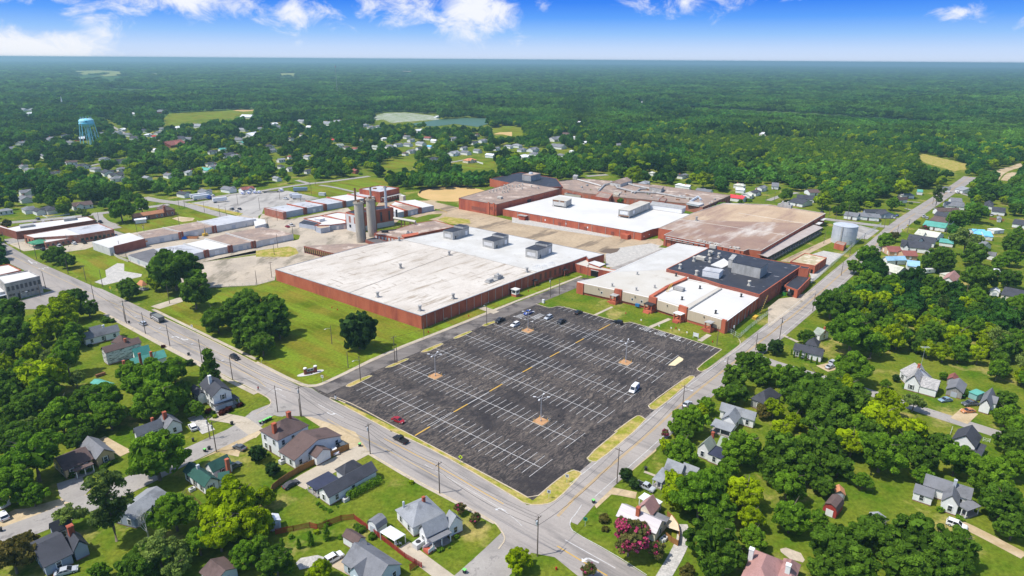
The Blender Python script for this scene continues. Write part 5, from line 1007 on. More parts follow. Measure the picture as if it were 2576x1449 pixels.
# --- rows of single-storey sheds with firewalls
def shedrow(label, t, secs, h, wall, firew=True, cat='warehouse', name='storage_shed'):
    """secs: list of (front-left, front-right, back-right, back-left, roof) in sheet coords, sharing edges"""
    allp = [s[0] for s in secs] + [secs[-1][1], secs[-1][2]] + [s[3] for s in secs][::-1]
    W_ = TL(t, *allp); r, P = flatb(name, label, cat, W_, h, wall, secs[0][4],0.0)
    n = len(secs)
    for i, s in enumerate(secs):
        if i > 0 or True:
            R = [local(r, q, h) for q in TL(t, *s[:4])]; b = MB(); b.flat(R, h + .0); b.build('roof', s[4], r)
        if firew and i > 0:
            A = Vector(local(r, T(t, *s[0]), h)); D = Vector(local(r, T(t, *s[3]), h)); d = (D - A).normalized(); A2 = A - d * .8; nn = Vector((-d.y, d.x)) * .25
            b = MB(); b.extrude([tuple(A2 - nn), tuple(A2 + nn), tuple(D + nn), tuple(D - nn)],0, h + .9); b.build('firewall', whiter if wall is not paintg else brick, r)
            b = MB(); nn = nn * 6; b.extrude([tuple(A2 - nn), tuple(A2 + nn), tuple(A2 + d * .9 + nn), tuple(A2 + d * .9 - nn)],0, h + .6); b.build('brick_pier', brickd, r)
    for i in range(n):
        M, L_ = wallM(P, i)
        for f_, w_, hh in ((.45,2.6,2.9),(.75,1.0,2.2)):
            b = MB(); b.box(L_ * f_ - w_ / 2, L_ * f_ + w_ / 2,0,.06,.3, hh, M=M); b.build('door', white_m if i % 2 else paintg, r)
        b = MB(); b.box(0.2, L_ - .2,0,.5,0,.35, M=M); b.build('loading_sill', conc, r)
    clean(r); return r, P
shedrow('row of white sheds with brown roofs and brick piers, the middle row on the left',1, [((1460,953),(1815,893),(1640,850),(1385,900), mulr),((1815,893),(2150,830),(1985,785),(1640,850), mulr),((2150,830),(2576,752),(2310,715),(1985,785), greyr)],4.4, paintw)
shedrow('row of white sheds with pale roofs beside the cracked yard, nearest row',1, [((1290,1120),(1530,1215),(1720,1085),(1545,1052), mat('charcoal_roof',(.11,.105,.11),(.17,.165,.17), scale=.15)),((1530,1215),(1530.1,1215.1),(1720.1,1085.1),(1720,1085), greyr)],3.6, paintw, False) if False else None
shedrow('white shed with a charcoal roof behind the big oak on the left',1, [((1285,1118),(1525,1212),(1700,1105),(1540,1052), mat('charcoal_roof',(.11,.105,.11),(.17,.165,.17), scale=.15))],3.4, paintw, False)
shedrow('row of white sheds beside the cracked yard with grey, white and brown roofs',1, [((1740,1160),(2070,1075),(1850,1010),(1560,1055), greyr),((2070,1075),(2310,1028),(2060,960),(1850,1010), whitec),((2310,1028),(2545,985),(2270,905),(2060,960), mulr),((2545,985),(2950,905),(2640,835),(2270,905), mulr)],4.0, paintw)
r, P = simple('metal_warehouse','white metal warehouse with a bright white low roof at the left lawn',1,((925,985),(1098,1045),(1460,955),(1300,893)),5.0, paintw, whitec,0); pieces(r, P,1, [('door', white_m,16,22,0,4,.06),('sign', mat('sign_orange',(.55,.25,.10)),11,13,2.6,3.8,.06),('sign', mat('sign_orange',(.55,.25,.10)),22.5,24.5,2.8,3.9,.06)]); pieces(r, P,1, [('brick_pier', brickd,-.2,2.8,0,5.4,.3)]); clean(r)
shedrow('long row of grey sheds with a brick gable end below the truck yard',11, [((300,682),(490,648),(310,610),(110,642), greyr),((490,648),(690,612),(500,578),(310,610), greyr),((690,612),(885,580),(710,540),(500,578), greyr),((885,580),(1100,545),(920,508),(710,540), whitec),((1100,545),(1235,520),(1060,478),(920,508), greyr)],4.6, paintg)
r, P = simple('brick_gable_end','brick end wall block of the long grey shed row',11,((80,645),(268,690),(302,684),(112,640)),5.4, brick2, greyr); clean(r)
shedrow('small grey sheds with white roofs and red trim left of the boiler house',11, [((430,795),(590,822),(745,775) if False else (640,800),(480,765), blackr)],3.2, paintg, False)
r, P = simple('red_trimmed_shed','white-roofed grey shed with red parapets beside the silos',11,((590,825),(750,820),(910,800),(900,775),(690,720),(480,755),(650,800)),3.6, paintg, whitec,.5, coping=brick); rbox(r,'roof_unit', C(11,(590,775),(640,785),(695,772),(640,760)),0,1.8, white_m, white_m); pieces(r, P,1, [('door', white_m,4,5.6,0,2.4,.06),('door', white_m,9,10.6,0,2.4,.06)]); clean(r)
r, P = simple('small_grey_shed','tiny grey shed with a tan roof in front of the red-trimmed shed',11,((600,838),(650,852),(745,835),(735,808),(610,822)),3.4, paintg, tanr,.2); clean(r)
r, P = simple('red_trimmed_shed','white-roofed shed with red parapets behind the small grey sheds',11,((650,725),(905,772),(905,700),(820,690)),3.8, paintg, whitec,.5, coping=brick); clean(r)
shedrow('grey sheds with red parapet roofs right of the boiler house',11, [((1425,690),(1505,675),(1380,640),(1320,650), whitec),((1505,675),(1645,645),(1480,600),(1350,620), mulr),((1645,645),(1790,620),(1600,560),(1400,580), whitec)],4.2, paintg)
r, P = simple('brick_mill_tower','square red brick building with a white roof behind the chimney stacks',11,((1038,456),(1245,490),(1443,447),(1240,420)),8.4, brick, greyr,.5); rowof(r, P,1,8,'window', creamr,1.2,1.5,3.4,.06); pieces(r, P,1, [('canopy', creamr,1,-1,4.0,4.3,3.5)])
for q in (T(11,1195,450), T(11,1300,440)): x, y = local(r, q,8.4); b = MB(); b.cyl(0,0,0,.7,1.8,1.6,12); o = b.build('roof_fan', rusty, r); o.location = (x, y,8.4)
clean(r)
r, P = simple('gable_end_hut','small cream block at the right end of the square brick building',11,((1440,515),(1480,530),(1505,520),(1460,508)),5.0, creamr, whitec); clean(r)
r, P = simple('tan_roofed_shed','white shed with a tan roof at the corner of the silo yard',11,((0,985),(180,935),(370,905),(200,860),(0,900)),3.8, paintw, mulr,0); clean(r) if False else None
if r: 
    pass
r, P = simple('small_white_shed','small white shed left of the long brick gable end',11,((-10,830),(100,800),(90,760),(-30,740)),3.2, paintw, whitec,0); clean(r)
# --- stores on the left, by the main street
r, P = simple('brick_store','long brick store with a white roof on the far left street corner',1,((-60,820),(160,886),(345,862),(955,766),(880,732),(300,800),(80,845),(-60,800)),5.0, brickd, whitec,.25); rowof(r, P,2,6,'shopfront', glass,8,.8,3.2,.06); rbox(r,'roof_unit', C(1,(205,850),(345,830),(340,812),(200,830)),0,1.2, corr, corr); rbox(r,'roof_unit', C(1,(645,780),(765,765),(760,745),(640,760)),0,1.6, corr, corr); clean(r)
r, P = simple('brick_store','brick store with white and grey roofs and a green corner canopy',1,((240,920),(340,948),(800,918),(1146,862),(990,800),(700,843)),5.0, brick2, whitec,.3, roofs=[(C(1,(670,855),(800,912),(1135,862),(985,805)), greyr,0)]); rowof(r, P,0,3,'archway', blacks,1.6,.2,3.6,.06); rowof(r, P,2,8,'window', glass,1.6,1.2,2.8,.06); clean(r)
r, P = simple('shop_extension','low brick shop extension with a white roof strip before the green canopy store',1,((450,995),(805,932),(770,905),(430,965)),3.6, brick2, whitec,.15); rowof(r, P,0,7,'window', glass,1.3,1.0,2.4,.06); clean(r)
p = G(T(1,395,985),3); r = thing('green_canopy','green pyramid canopy on posts at the store corner by the main street','canopy',(p.x, p.y,0), AA); b = MB(); b.add([(-5,-5,3),(5,-5,3),(5,5,3),(-5,5,3),(0,0,4.6),(-5,-5,2.8),(5,-5,2.8),(5,5,2.8),(-5,5,2.8)], [(0,1,4),(1,2,4),(2,3,4),(3,0,4),(5,6,1,0),(6,7,2,1),(7,8,3,2),(8,5,0,3),(8,7,6,5)]); b.build('roof', mat('green_roof',(.05,.22,.12),(.06,.26,.14), scale=1), r)
for x in (-4.5,4.5):
    for y in (-4.5,4.5): b = MB(); b.box(x - .15, x + .15, y - .15, y + .15,0,2.9); b.build('post', trimw, r)
r, P = flatb('stone_commercial_building','two-storey grey stone building with arched windows at the left edge','building', [(11.7,716.4),(100.1,696.1),(71.3,682),(-10,697)],8.6, mat('grey_stone',(.36,.34,.32),(.28,.26,.25), scale=.5, c3=(.50,.46,.42), s3=.3, mott=.1), whitec,.5); 
for k in range(8): rowof(r, P,0,1,'window', glass,1.1,5.0,7.2,.06, k / 8 + .01,(k + 1) / 8 - .0, frame=None)
M, L_ = wallM(P,0)
for u in (.08,.17,.44,.58,.71,.86): b = MB(); b.box(L_ * u - .7, L_ * u + .7,0,.06,.9,2.3, M=M); o = b.build('boarded_window', conc, r); b = MB(); b.box(L_ * u - .6, L_ * u + .6,0,.07,2.3,3.4, M=M); b.build('window', glass, r)
pieces(r, P,0, [('doorway', blacks, L_ * .28, L_ * .34,0,3.0,.07),('string_course', conc,.05,-.05,3.9,4.1,.12)])
clean(r)
r, P = flatb('white_roofed_store','white-roofed brick store left behind the grey stone building','building', [(-40,693),(0,693),(54,681),(22,666),(-40,676)],7.0, brick, whitec,.4); clean(r)
r, P = flatb('low_shop','low white shop with an awning left of the grey stone building','building', [(-40,745),(23,731),(14,712),(-40,725)],4.0, paintw, whitec,.2); pieces(r, P,0, [('awning', paintg,0.2,-.2,2.7,2.9,2.2),('shopfront', glass,2,-2,.5,2.5,.05)]); clean(r)
# tank
p = G((2120.5,609)); R_ = 0.5 * (T(31,883,0)[0] - T(31,655,0)[0]) * (p - Vector((0,0, CAM_H))).dot(FW) / CF
r = thing('steel_water_tank','large round grey steel tank beside the mill street','tank',(p.x, p.y,0),0); b = MB(); b.lathe([(R_,0),(R_,11.6)],40); b.build('shell', galv, r, False); b = MB(); b.lathe([(R_ + .12,11.6),(R_ * .5,12.0),(0,12.2)],40); b.lathe([(R_ + .12,11.45),(R_ + .12,11.62)],40); b.build('roof', galv, r); b = MB()
for z in (2.9,5.8,8.7): b.lathe([(R_ + .03, z),(R_ + .1, z + .04),(R_ + .1, z + .16),(R_ + .03, z + .2)],40)
b.build('hoop', galv, r); b = MB(); b.box(-.4,.4,-R_ - .5,-R_ + .1,0,11.8, M=Matrix.Rotation(-.7,4,'Z')); b.build('ladder', corr, r)
LAND += [('round steel tank',(2120,575))]
r, P = simple('pump_house','small red brick pump house at the foot of the steel tank',31,((668,1000),(765,1025),(790,995),(700,978)),3.4, brick, mulr,.1); clean(r)
# water tower
p = G(T(0,915,950)); tw = thing('water_tower','light blue water tower on six legs above the trees','water tower',(p.x, p.y,0),.35); tb = mat('tower_blue',(.22,.68,.84),(.30,.78,.88), scale=.2, c3=(.50,.66,.70), s3=.15, rough=.5); dist = (p - Vector((0,0, CAM_H))).dot(FW); RT_ = 39 * .42 * dist / CF; HT_ = 34.0
b = MB(); b.lathe([(1.0, HT_ - 10.6),(RT_ * .55, HT_ - 10.2),(RT_ * .9, HT_ - 8.6),(RT_, HT_ - 6.6),(RT_, HT_ - 2.6),(RT_ * .93, HT_ - 1.3),(RT_ * .7, HT_ - .3),(RT_ * .4, HT_ + .1),(0, HT_ + .2)],36); b.build('bowl', tb, tw, True)
b = MB(); b.lathe([(RT_, HT_ - 6.3),(RT_ + .7, HT_ - 6.3),(RT_ + .7, HT_ - 5.9),(RT_, HT_ - 5.9)],36); b.build('balcony', tb, tw); b = MB(); b.cyl(0,0,0, HT_ - 8.9,1.5,1.5,14); b.build('riser', tb, tw)
for i in range(6):
    a = i * math.pi / 3; c, s = math.cos(a), math.sin(a); b = MB(); b.tube([(c * (RT_ + 3.2), s * (RT_ + 3.2),0),(c * (RT_ - .1), s * (RT_ - .1), HT_ - 6)],.45,8); o = b.build('leg', tb, tw)
    c2, s2 = math.cos(a + math.pi / 3), math.sin(a + math.pi / 3); b = MB()
    for z0, z1 in ((9,18),(18,9)):
        f0, f1 = RT_ + 3.2 - 3.3 * z0 / (HT_ - 6), RT_ + 3.2 - 3.3 * z1 / (HT_ - 6); b.tube([(c * f0, s * f0, z0),(c2 * f1, s2 * f1, z1)],.09,4)
    b.build('brace', tb, o)
for i in range(11): a = i * 2 * math.pi / 11; b = MB(); b.box(-.25,.25,-.15,.15,0,2.6); o = b.build('antenna', galv, tw); o.location = (math.cos(a) * RT_ * .72, math.sin(a) * RT_ * .72, HT_ - .2)
def decal(me, ang, z, r, sc):     # wrap lettering round the bowl
    for v in me.vertices:
        a = ang + v.co.x / r; rr = r + .06 + v.co.z; v.co = Vector((math.cos(a) * rr, math.sin(a) * rr, z + v.co.y))
    return me
navy = mat('tower_lettering',(.02,.10,.22)); cam_a = math.atan2(-p.y,-p.x) - .35
me = text_mesh('N',3.4); me.materials.append(navy); inst('emblem', decal(me, cam_a - .04, HT_ - 3.4, RT_,1), tw)
me = text_mesh('\u2022 \u2022 \u2022',2.0); me.materials.append(navy); inst('emblem', decal(me, cam_a - .04, HT_ - 5.0, RT_,1), tw)
HOUSES = [(p.x, p.y,9)]
LAND += [('blue water tower',(225,320))]
# ---------------------------------------------------------------- houses
def shingle(n, a, k=1.22): return mat('roof_' + n, a, tuple(min(1, x * k) for x in a), scale=.35, c3=tuple(x * .72 for x in a), s3=.2, lo3=.55, hi3=.68, mott=.10, mscale=3, rough=.95)
RM = {'g': shingle('grey',(.165,.168,.18)),'d': shingle('charcoal',(.055,.057,.068)),'b': shingle('brown',(.115,.078,.07)),'w': shingle('white',(.66,.67,.69)),'t': shingle('teal',(.10,.33,.27)),'G': shingle('dark_green',(.028,.085,.068)),'l': shingle('light_grey',(.25,.26,.275)),
      'r': shingle('red_brown',(.24,.085,.07)),'o': shingle('orange',(.50,.22,.11)),'p': shingle('pink_brown',(.36,.20,.18)),'B': shingle('light_blue',(.26,.44,.60)),'s': shingle('sky_blue',(.16,.45,.70)),'c': shingle('cream',(.50,.50,.42)),'k': shingle('black',(.035,.04,.07)),'m': mat('roof_metal',(.52,.48,.49),(.45,.41,.42), scale=2.2, stretch=(1,.02,1), rot=BA, lo=.45, hi=.55, rough=.5),'R': shingle('bright_red',(.60,.06,.07)),'v': shingle('green_grey',(.27,.30,.25)),'T': mat('roof_patchy',(.30,.29,.28),(.44,.42,.40), scale=.8, stretch=(1,3,1), lo=.45, hi=.55, mott=.2, rough=1)}
WM = {'w': mat('white_siding',(.82,.82,.81),(.75,.75,.74), scale=1.2, mott=.04, rough=.75),'c': mat('cream_siding',(.70,.64,.50),(.64,.58,.45), scale=1, rough=.8),'t': mat('tan_siding',(.56,.42,.25),(.50,.37,.22), scale=1, rough=.8),'B': mat('blue_grey_siding',(.34,.38,.47),(.30,.34,.42), scale=1, rough=.8),'T': mat('teal_siding',(.26,.47,.45),(.23,.42,.41), scale=1, rough=.8),'k': brickd,'K': brick2,'g': mat('grey_siding',(.34,.34,.33),(.28,.28,.27), scale=1, rough=.9),'P': mat('peeling_paint_boards',(.66,.66,.64),(.16,.16,.16), scale=.6, stretch=(1,1,4), lo=.47, hi=.60, rough=1),'l': mat('pale_blue_siding',(.55,.62,.68),(.50,.57,.63), scale=1, rough=.8),'r': mat('barn_red_boards',(.38,.05,.04),(.30,.04,.035), scale=2, rough=.9),'O': mat('peach_siding',(.62,.40,.25), rough=.8),'x': mat('bare_boards',(.40,.38,.35),(.22,.21,.20), scale=1.2, stretch=(3,3,.4), rough=1)}
found = mat('foundation_brick',(.26,.12,.09),(.34,.18,.13), scale=1.5, rough=1)
def wmesh():
    b = MB(); b.box(-.62,.62,0,.09,-.92,.92); f = b.mesh('window', trimw); b = MB(); b.box(-.46,.46,.07,.11,-.76,-.04); b.box(-.46,.46,.07,.11,.04,.76); return f, b.mesh('pane', glass)
WF, WP = wmesh(); b = MB(); b.box(-.5,.5,0,.09,0,2.1); DOORM = b.mesh('door', mat('door_paint',(.10,.07,.06))); b = MB(); b.box(-.9,-.62,.0,.07,-.92,.92); b.box(.62,.9,.0,.07,-.92,.92); SHUT = b.mesh('shutter', darkm)
WIN_COUNT = 0
def wing_geom(p0, p1, p2, mode, e, rise, ang0):
    a, b_ = G(p0, e).xy, G(p1, e).xy; c = G(p2, e if mode == 'E' else e + rise).xy; d = b_ - a; an = math.atan2(d.y, d.x)
    if ang0 is not None:
        k = round((an - ang0) / (math.pi / 2)); s = ang0 + k * math.pi / 2
        if abs(an - s) < .5: an = s
    dr = Vector((math.cos(an), math.sin(an))); L_ = max(3, d.dot(dr)); n = Vector((-dr.y, dr.x)); w = (c - b_).dot(n); sg = 1 if w > 0 else -1; w = abs(w) * (1 if mode == 'E' else 2); w = min(max(w,3),17)
    ctr = b_ - dr * L_ / 2 + n * sg * w / 2; return ctr, L_, w, an
def roofmesh(kind, L_, w, e, rise, th=.16):
    x, y = L_ / 2, w / 2; b = MB()
    if kind == 'gable':
        for s in (-1,1):
            f = 1 if s > 0 else -1; b.add([(-x, s * y, e),(x, s * y, e),(x,0, e + rise),(-x,0, e + rise),(-x, s * y, e - th),(x, s * y, e - th),(x,0, e + rise - th),(-x,0, e + rise - th)], [q if s < 0 else q[::-1] for q in [(0,1,2,3),(4,7,6,5),(0,4,5,1),(1,5,6,2),(3,7,4,0)]])
    elif kind == 'hip':
        h = min(y, x * .96); b.add([(-x,-y, e),(x,-y, e),(x, y, e),(-x, y, e),(-x + h,0, e + rise),(x - h,0, e + rise),(-x,-y, e - th),(x,-y, e - th),(x, y, e - th),(-x, y, e - th)], [(0,1,5,4),(2,3,4,5),(1,2,5),(3,0,4),(6,7,1,0),(7,8,2,1),(8,9,3,2),(9,6,0,3),(9,8,7,6)])
    elif kind == 'gambrel':
        for s in (-1,1):
            P = [(s * y, e),(s * y * .72, e + rise * .68),(0, e + rise)]
            for (y0, z0),(y1, z1) in zip(P, P[1:]): b.add([(-x, y0, z0),(x, y0, z0),(x, y1, z1),(-x, y1, z1),(-x, y0, z0 - th),(x, y0, z0 - th),(x, y1, z1 - th),(-x, y1, z1 - th)], [q if s < 0 else q[::-1] for q in [(0,1,2,3),(4,7,6,5),(0,4,5,1),(1,5,6,2),(3,7,4,0),(2,6,7,3)]])
    elif kind == 'shed': b.add([(-x,-y, e - rise * .3),(x,-y, e - rise * .3),(x, y, e),(-x, y, e),(-x,-y, e - rise * .3 - th),(x,-y, e - rise * .3 - th),(x, y, e - th),(-x, y, e - th)], [(0,1,2,3),(4,7,6,5),(0,4,5,1),(1,5,6,2),(2,6,7,3),(3,7,4,0)])
    else: b.box(-x, x,-y, y, e - th, e)
    return b
def wallmesh(kind, L_, w, e, rise, oh, z0=.35):
    x, y = L_ / 2 - oh, w / 2 - oh; b = MB(); zt = e - .1; b.box(-x, x,-y, y, z0, zt)
    if kind in ('gable','gambrel'):
        r = rise * (y / (w / 2)) - .12
        prof = [(-y, zt),(y, zt),(0, zt + r)] if kind == 'gable' else [(-y, zt),(y, zt),(y * .72, zt + r * .66),(0, zt + r),(-y * .72, zt + r * .66)]
        n = len(prof); vs = [(-x, a, z) for a, z in prof] + [(x, a, z) for a, z in prof]; b.add(vs, [tuple(range(n))[::-1], tuple(range(n,2 * n))])
    return b
def wins(root, wall, M, L_, w, e, oh, dens=3.2, shut=False, ends=True, storeys=1, pane=True):
    x, y = L_ / 2 - oh, w / 2 - oh; zs = [1.75] if storeys == 1 else [1.8,4.6]
    sides = [(0,-y, L_ - 2 * oh,0),(0, y, L_ - 2 * oh, math.pi)] + ([(x,0, w - 2 * oh, math.pi / 2),(-x,0, w - 2 * oh,-math.pi / 2)] if ends else [])
    for cx, cy, ln, rz in sides:
        n = int(ln / dens)
        if n < 1: continue
        for i in range(n):
            u = -ln / 2 + ln * (i + .5) / n + rnd.uniform(-.25,.25); R_ = Matrix.Rotation(rz,4,'Z')
            for z in zs:
                if rnd.random() < .12: continue
                MM = M @ Matrix.Translation((cx, cy, z)) @ R_ @ Matrix.Translation((u,-.02,0)) @ Matrix.Rotation(math.pi,4,'Z')
                o = bpy.data.objects.new('window', WF); COL.objects.link(o); o.parent = root; o.matrix_local = MM
                if pane: g = bpy.data.objects.new('pane', WP); COL.objects.link(g); g.parent = o
                if shut: g = bpy.data.objects.new('shutter', SHUT); COL.objects.link(g); g.parent = o
def house(name, label, t, wings, roof='g', wall='w', cat='house', chim=(), group=None, land=None, shut=False, pane=True, door=True, dens=3.2, foundation=True):
    """wings: (kind, mode, p0, p1, p2, eave, rise[, roof, wall])"""
    geo = []; ang0 = None
    for wg in wings:
        k, md, p0, p1, p2, e, rise = wg[:7]; q = [T(t, *p) for p in (p0, p1, p2)]; g = wing_geom(*q, md, e, rise, ang0)
        if ang0 is None: ang0 = g[3]
        geo.append((g, wg))
    c0 = geo[0][0][0]; root = thing(name, label, cat,(c0.x, c0.y,0), ang0, group); Ri = Matrix.Rotation(-ang0,2)
    for i,((c, L_, w, an), wg) in enumerate(geo):
        k, md, p0, p1, p2, e, rise = wg[:7]; rf = wg[7] if len(wg) > 7 else roof; wl = wg[8] if len(wg) > 8 else wall
        e += .007 * i; lc = Ri @ (c - c0); M = Matrix.Translation((lc.x, lc.y,0)) @ Matrix.Rotation(an - ang0,4,'Z'); kk = k
        if k == 'gcross': kk = 'gable'; M = M @ Matrix.Rotation(math.pi / 2,4,'Z'); L_, w = w, L_
        if k == 'hip' and w > L_: M = M @ Matrix.Rotation(math.pi / 2,4,'Z'); L_, w = w, L_
        b = roofmesh(kk, L_, w, e, rise); o = b.build('roof', RM[rf], root); o.matrix_local = M
        HOUSES.append((c.x, c.y, max(L_, w) / 2))
        if wl == '-':      # open porch
            b = MB()
            for x in (-L_ / 2 + .3,0, L_ / 2 - .3):
                for y in (-w / 2 + .3, w / 2 - .3): b.box(x - .1, x + .1, y - .1, y + .1,0, e - .3 * rise - .1)
            o2 = b.build('porch_post', trimw, root); o2.matrix_local = M; b = MB(); b.box(-L_ / 2 + .2, L_ / 2 - .2,-w / 2 + .2, w / 2 - .2,0,.4); o2 = b.build('porch_floor', mat('porch_floor',(.30,.27,.25)), root); o2.matrix_local = M; continue
        oh = .35 if L_ > 6 else .2; b = wallmesh(kk, L_, w, e - (.3 * rise if kk == 'shed' else 0), rise, oh + i * .004); wo = b.build('wall', WM[wl], root); wo.matrix_local = M
        if foundation: b = MB(); b.box(-L_ / 2 + oh + .06, L_ / 2 - oh - .06,-w / 2 + oh + .06, w / 2 - oh - .06,-.05,.40); fo = b.build('foundation', found, root); fo.matrix_local = M
        if cat == 'house': wins(root, wo, M, L_, w, e, oh, dens, shut, True,2 if e > 5 else 1, pane)
        elif cat == 'shed' or cat == 'garage':
            b = MB(); b.box(L_ / 2 - oh - .02, L_ / 2 - oh + .06,-.9,.9,.1,2.1); b.box(-L_ / 2 + oh - .06,-L_ / 2 + oh + .02,-.9,.9,.1,2.1); d = b.build('door', white_m if wl == 'r' else paintg, root); d.matrix_local = M
    if cat == 'house' and door:
        (c, L_, w, an), wg = geo[0]; o = bpy.data.objects.new('door', DOORM); COL.objects.link(o); o.parent = root; o.matrix_local = Matrix.Rotation(math.pi,4,'Z') @ Matrix.Translation((rnd.uniform(-1,1), w / 2 - .37,.4))
    for ch in chim:
        (px, h0, h1, s, m) = ch; v = G(T(t, *px), h1).xy - c0; v = Ri @ v; b = MB(); b.box(-s, s,-s, s, h0, h1); b.box(-s * 1.15, s * 1.15,-s * 1.15, s * 1.15, h1 - .25, h1 - .05); o = b.build('chimney', m, root); o.location = (v.x, v.y,0)
    if land: LAND.append((land, T(t, *[sum(p[i] for p in wings[0][2:5]) / 3 for i in (0,1)])))
    return root
E_, R_m = 'E','R'
house('tan_house','tan house with brown gabled roof and white railed porch, lower left',3, [('gable','R',(800,140),(965,278),(1040,165),3.0,2.2,'g'),('gable','R',(965,285),(640,395),(660,225),3,2.2),('shed','E',(965,335),(755,400),(730,355),2.8,1.2,'b','-')],'b','t', land='tan house', shut=True)
house('cottage','white and teal cottage with a dark green shingle roof',3, [('gable','R',(1835,395),(2055,558),(2108,445),3,2.0),('gable','R',(2330,308),(2140,410),(2030,340),3,2.2),('shed','E',(2200,480),(2308,458),(2300,388),2.8,.8)],'G','w', chim=[((2280,270),0,6.2,.45, brick),((1988,330),3.5,6.0,.35, galv)], land='green-roofed cottage', shut=True)
house('grey_roofed_house','long house under a pale grey roof, half hidden by the tall pine',3, [('gable','E',(1700,620),(1350,890),(1210,765),3,1.6)],'l','B', land='pale grey roof')
house('blue_grey_house','blue-grey house with charcoal gables at the bottom left corner',3, [('gable','R',(740,1222),(435,1370),(300,1165),3,2.6),('gable','R',(620,1105),(735,1215),(805,1095),3,2.6),('gable','R',(735,955),(535,1030),(625,885),3,2.4)],'d','B', chim=[((700,940),2,7.3,.6, brick)], land='blue-grey house')
house('brown_shed','white shed with a brown roof at the bottom edge, left',3, [('gable','E',(2000,1410),(2150,1530),(2380,1345),2.6,1.5)],'b','l', cat='shed')
house('brown_roofed_house','house with brown roof cut by the left photo edge',3, [('gable','E',(-200,610),(-20,705),(75,650),3,1.8)],'b','w', land=None)
house('tall_white_house','big two-storey cream house with a brown hip roof and two brick chimneys',13, [('hip','E',(30,-18),(215,90),(545,-64),6.2,3.0),('gable','R',(225,192),(385,290),(620,60),3.3,2.8),('gable','R',(505,200),(605,262),(662,165),3.0,1.6)],'b','w', chim=[((325,-205),5,10.4,.55, brick),((178,-90),5,10.2,.55, brick)], land='big two-storey cream house')
house('ranch_house','long white ranch house with charcoal roof and dark window frames',13, [('gable','R',(1225,387),(730,664),(650,567),3,2.0),('hip','E',(725,410),(890,442),(1060,325),3.0,2.0),('flat','E',(440,545),(610,590),(820,455),2.7,0,'k','-')],'d','w', land='long white ranch house', dens=4)
house('corner_white_house','white house with steep grey gables and a red-stepped screened porch',13, [('gable','R',(1950,950),(1712,1068),(1640,937),3.2,2.8),('hip','E',(1405,778),(1575,968),(1865,780),3.2,3.0),('gable','R',(1875,900),(1945,968),(2005,835),3.2,2.6),('shed','E',(1950,990),(1775,1112),(1712,1062),3.0,1.5,'g','-')],'l','w', chim=[((1685,650),4,7.0,.35, brick),((1483,700),4,6.0,.2, galv)], land='white house with the red steps')
p = G(T(13,1735,1200)); r = thing('porch_steps','red painted steps with white railings at the screened porch','steps',(p.x, p.y,0), AA); b = MB(); [b.box(-.9,.9,-1.2 + k * .35,-.85 + k * .35,0,.15 + k * .17) for k in range(6)]; b.build('steps', mat('red_step',(.45,.10,.06)), r); b = MB(); [b.box(s * .95 - .04, s * .95 + .04,-1.2,.9,.5,1.5) for s in (-1,1)]; b.build('railing', trimw, r)
house('gambrel_shed','white barn-shaped shed with a grey roof behind the white pergola',13, [('gambrel','R',(1325,905),(1215,982),(1165,890),2.2,1.7)],'g','w', cat='shed', land='grey-roofed barn-shaped shed')
house('garden_shed','white garden shed with a brown roof inside the red picket fence',13, [('gable','R',(862,1045),(1010,1138),(1075,1070),2.6,1.2)],'b','w', cat='shed', land='brown-roofed garden shed')
house('grey_roofed_house','pale blue house with large grey gabled roof at the bottom edge',13, [('gable','E',(1130,1112),(1472,1332),(1180,1530),3.1,2.8),('gable','E',(1110,1240),(930,1395),(1020,1500),3.1,2.2),('gable','R',(1130,1200),(985,1240),(1105,1100),3.0,2.0)],'g','l', land='grey roof at the bottom edge')
house('corner_house','corner house with a pinkish ribbed metal roof behind pink flowering trees',23, [('gable','R',(1045,842),(1450,1027),(1505,893),3.1,2.0,'m'),('gable','R',(1490,748),(1405,850),(1285,775),3.2,2.8,'p'),('shed','E',(1405,850),(1540,925),(1590,885),2.7,.8,'g')],'g','c', chim=[((1273,755),3,6.8,.45, brick)], land='pinkish metal roof')
house('carport','white corrugated carport behind the pinkish metal-roofed house',23, [('flat','E',(1270,660),(1455,755),(1500,692),2.6,0,'w','-')],'w','w', cat='carport')
house('hidden_grey_house','grey-roofed bungalow half covered by trees, above the silver pickup',23, [('gable','R',(1528,362),(1700,430),(1715,318),3,2.2,'l'),('gable','R',(1690,400),(1860,450),(1893,385),3,2.0,'l'),('shed','E',(1425,470),(1510,505),(1610,390),2.8,1.0,'l','-')],'l','w', land='half covered grey bungalow')
house('pale_roofed_house','white house with pale green-grey roof and a flat black addition',23, [('gable','R',(2060,125),(1980,202),(1910,120),3.2,2.6,'v'),('gable','R',(2050,140),(2195,187),(2237,85),3.2,2.2,'v'),('flat','E',(1980,202),(2110,272),(2195,187),2.9,0,'k')],'v','w', chim=[((2025,0),4,6.8,.4, brick)], land='pale green-grey roof')
house('grey_gabled_house','white house with light grey roof and cream front gable by the side of mill street',22, [('gable','R',(2085,1228),(2440,1337),(2487,1262),3.2,2.4,'l'),('gable','R',(2330,1290),(2250,1370),(2172,1290),3.2,2.4,'l'),('shed','E',(1995,1372),(2205,1440),(2240,1372),2.9,1.2,'l','-')],'l','w', land='light grey roof with cream gable')
house('hip_roofed_house','grey pyramid-roofed house in the shade of trees',22, [('hip','E',(2395,1110),(2560,1178),(2690,1070),3.2,3.0,'d')],'d','g', land='pyramid-roofed house')
house('white_bungalow','white bungalow with dark roof and small conifers along its wall',32, [('gable','R',(248,618),(545,688),(572,618),3,2.0,'d'),('hip','E',(372,565),(500,592),(520,540),3.0,2.4,'d')],'d','w', shut=True, land='white bungalow with small conifers')
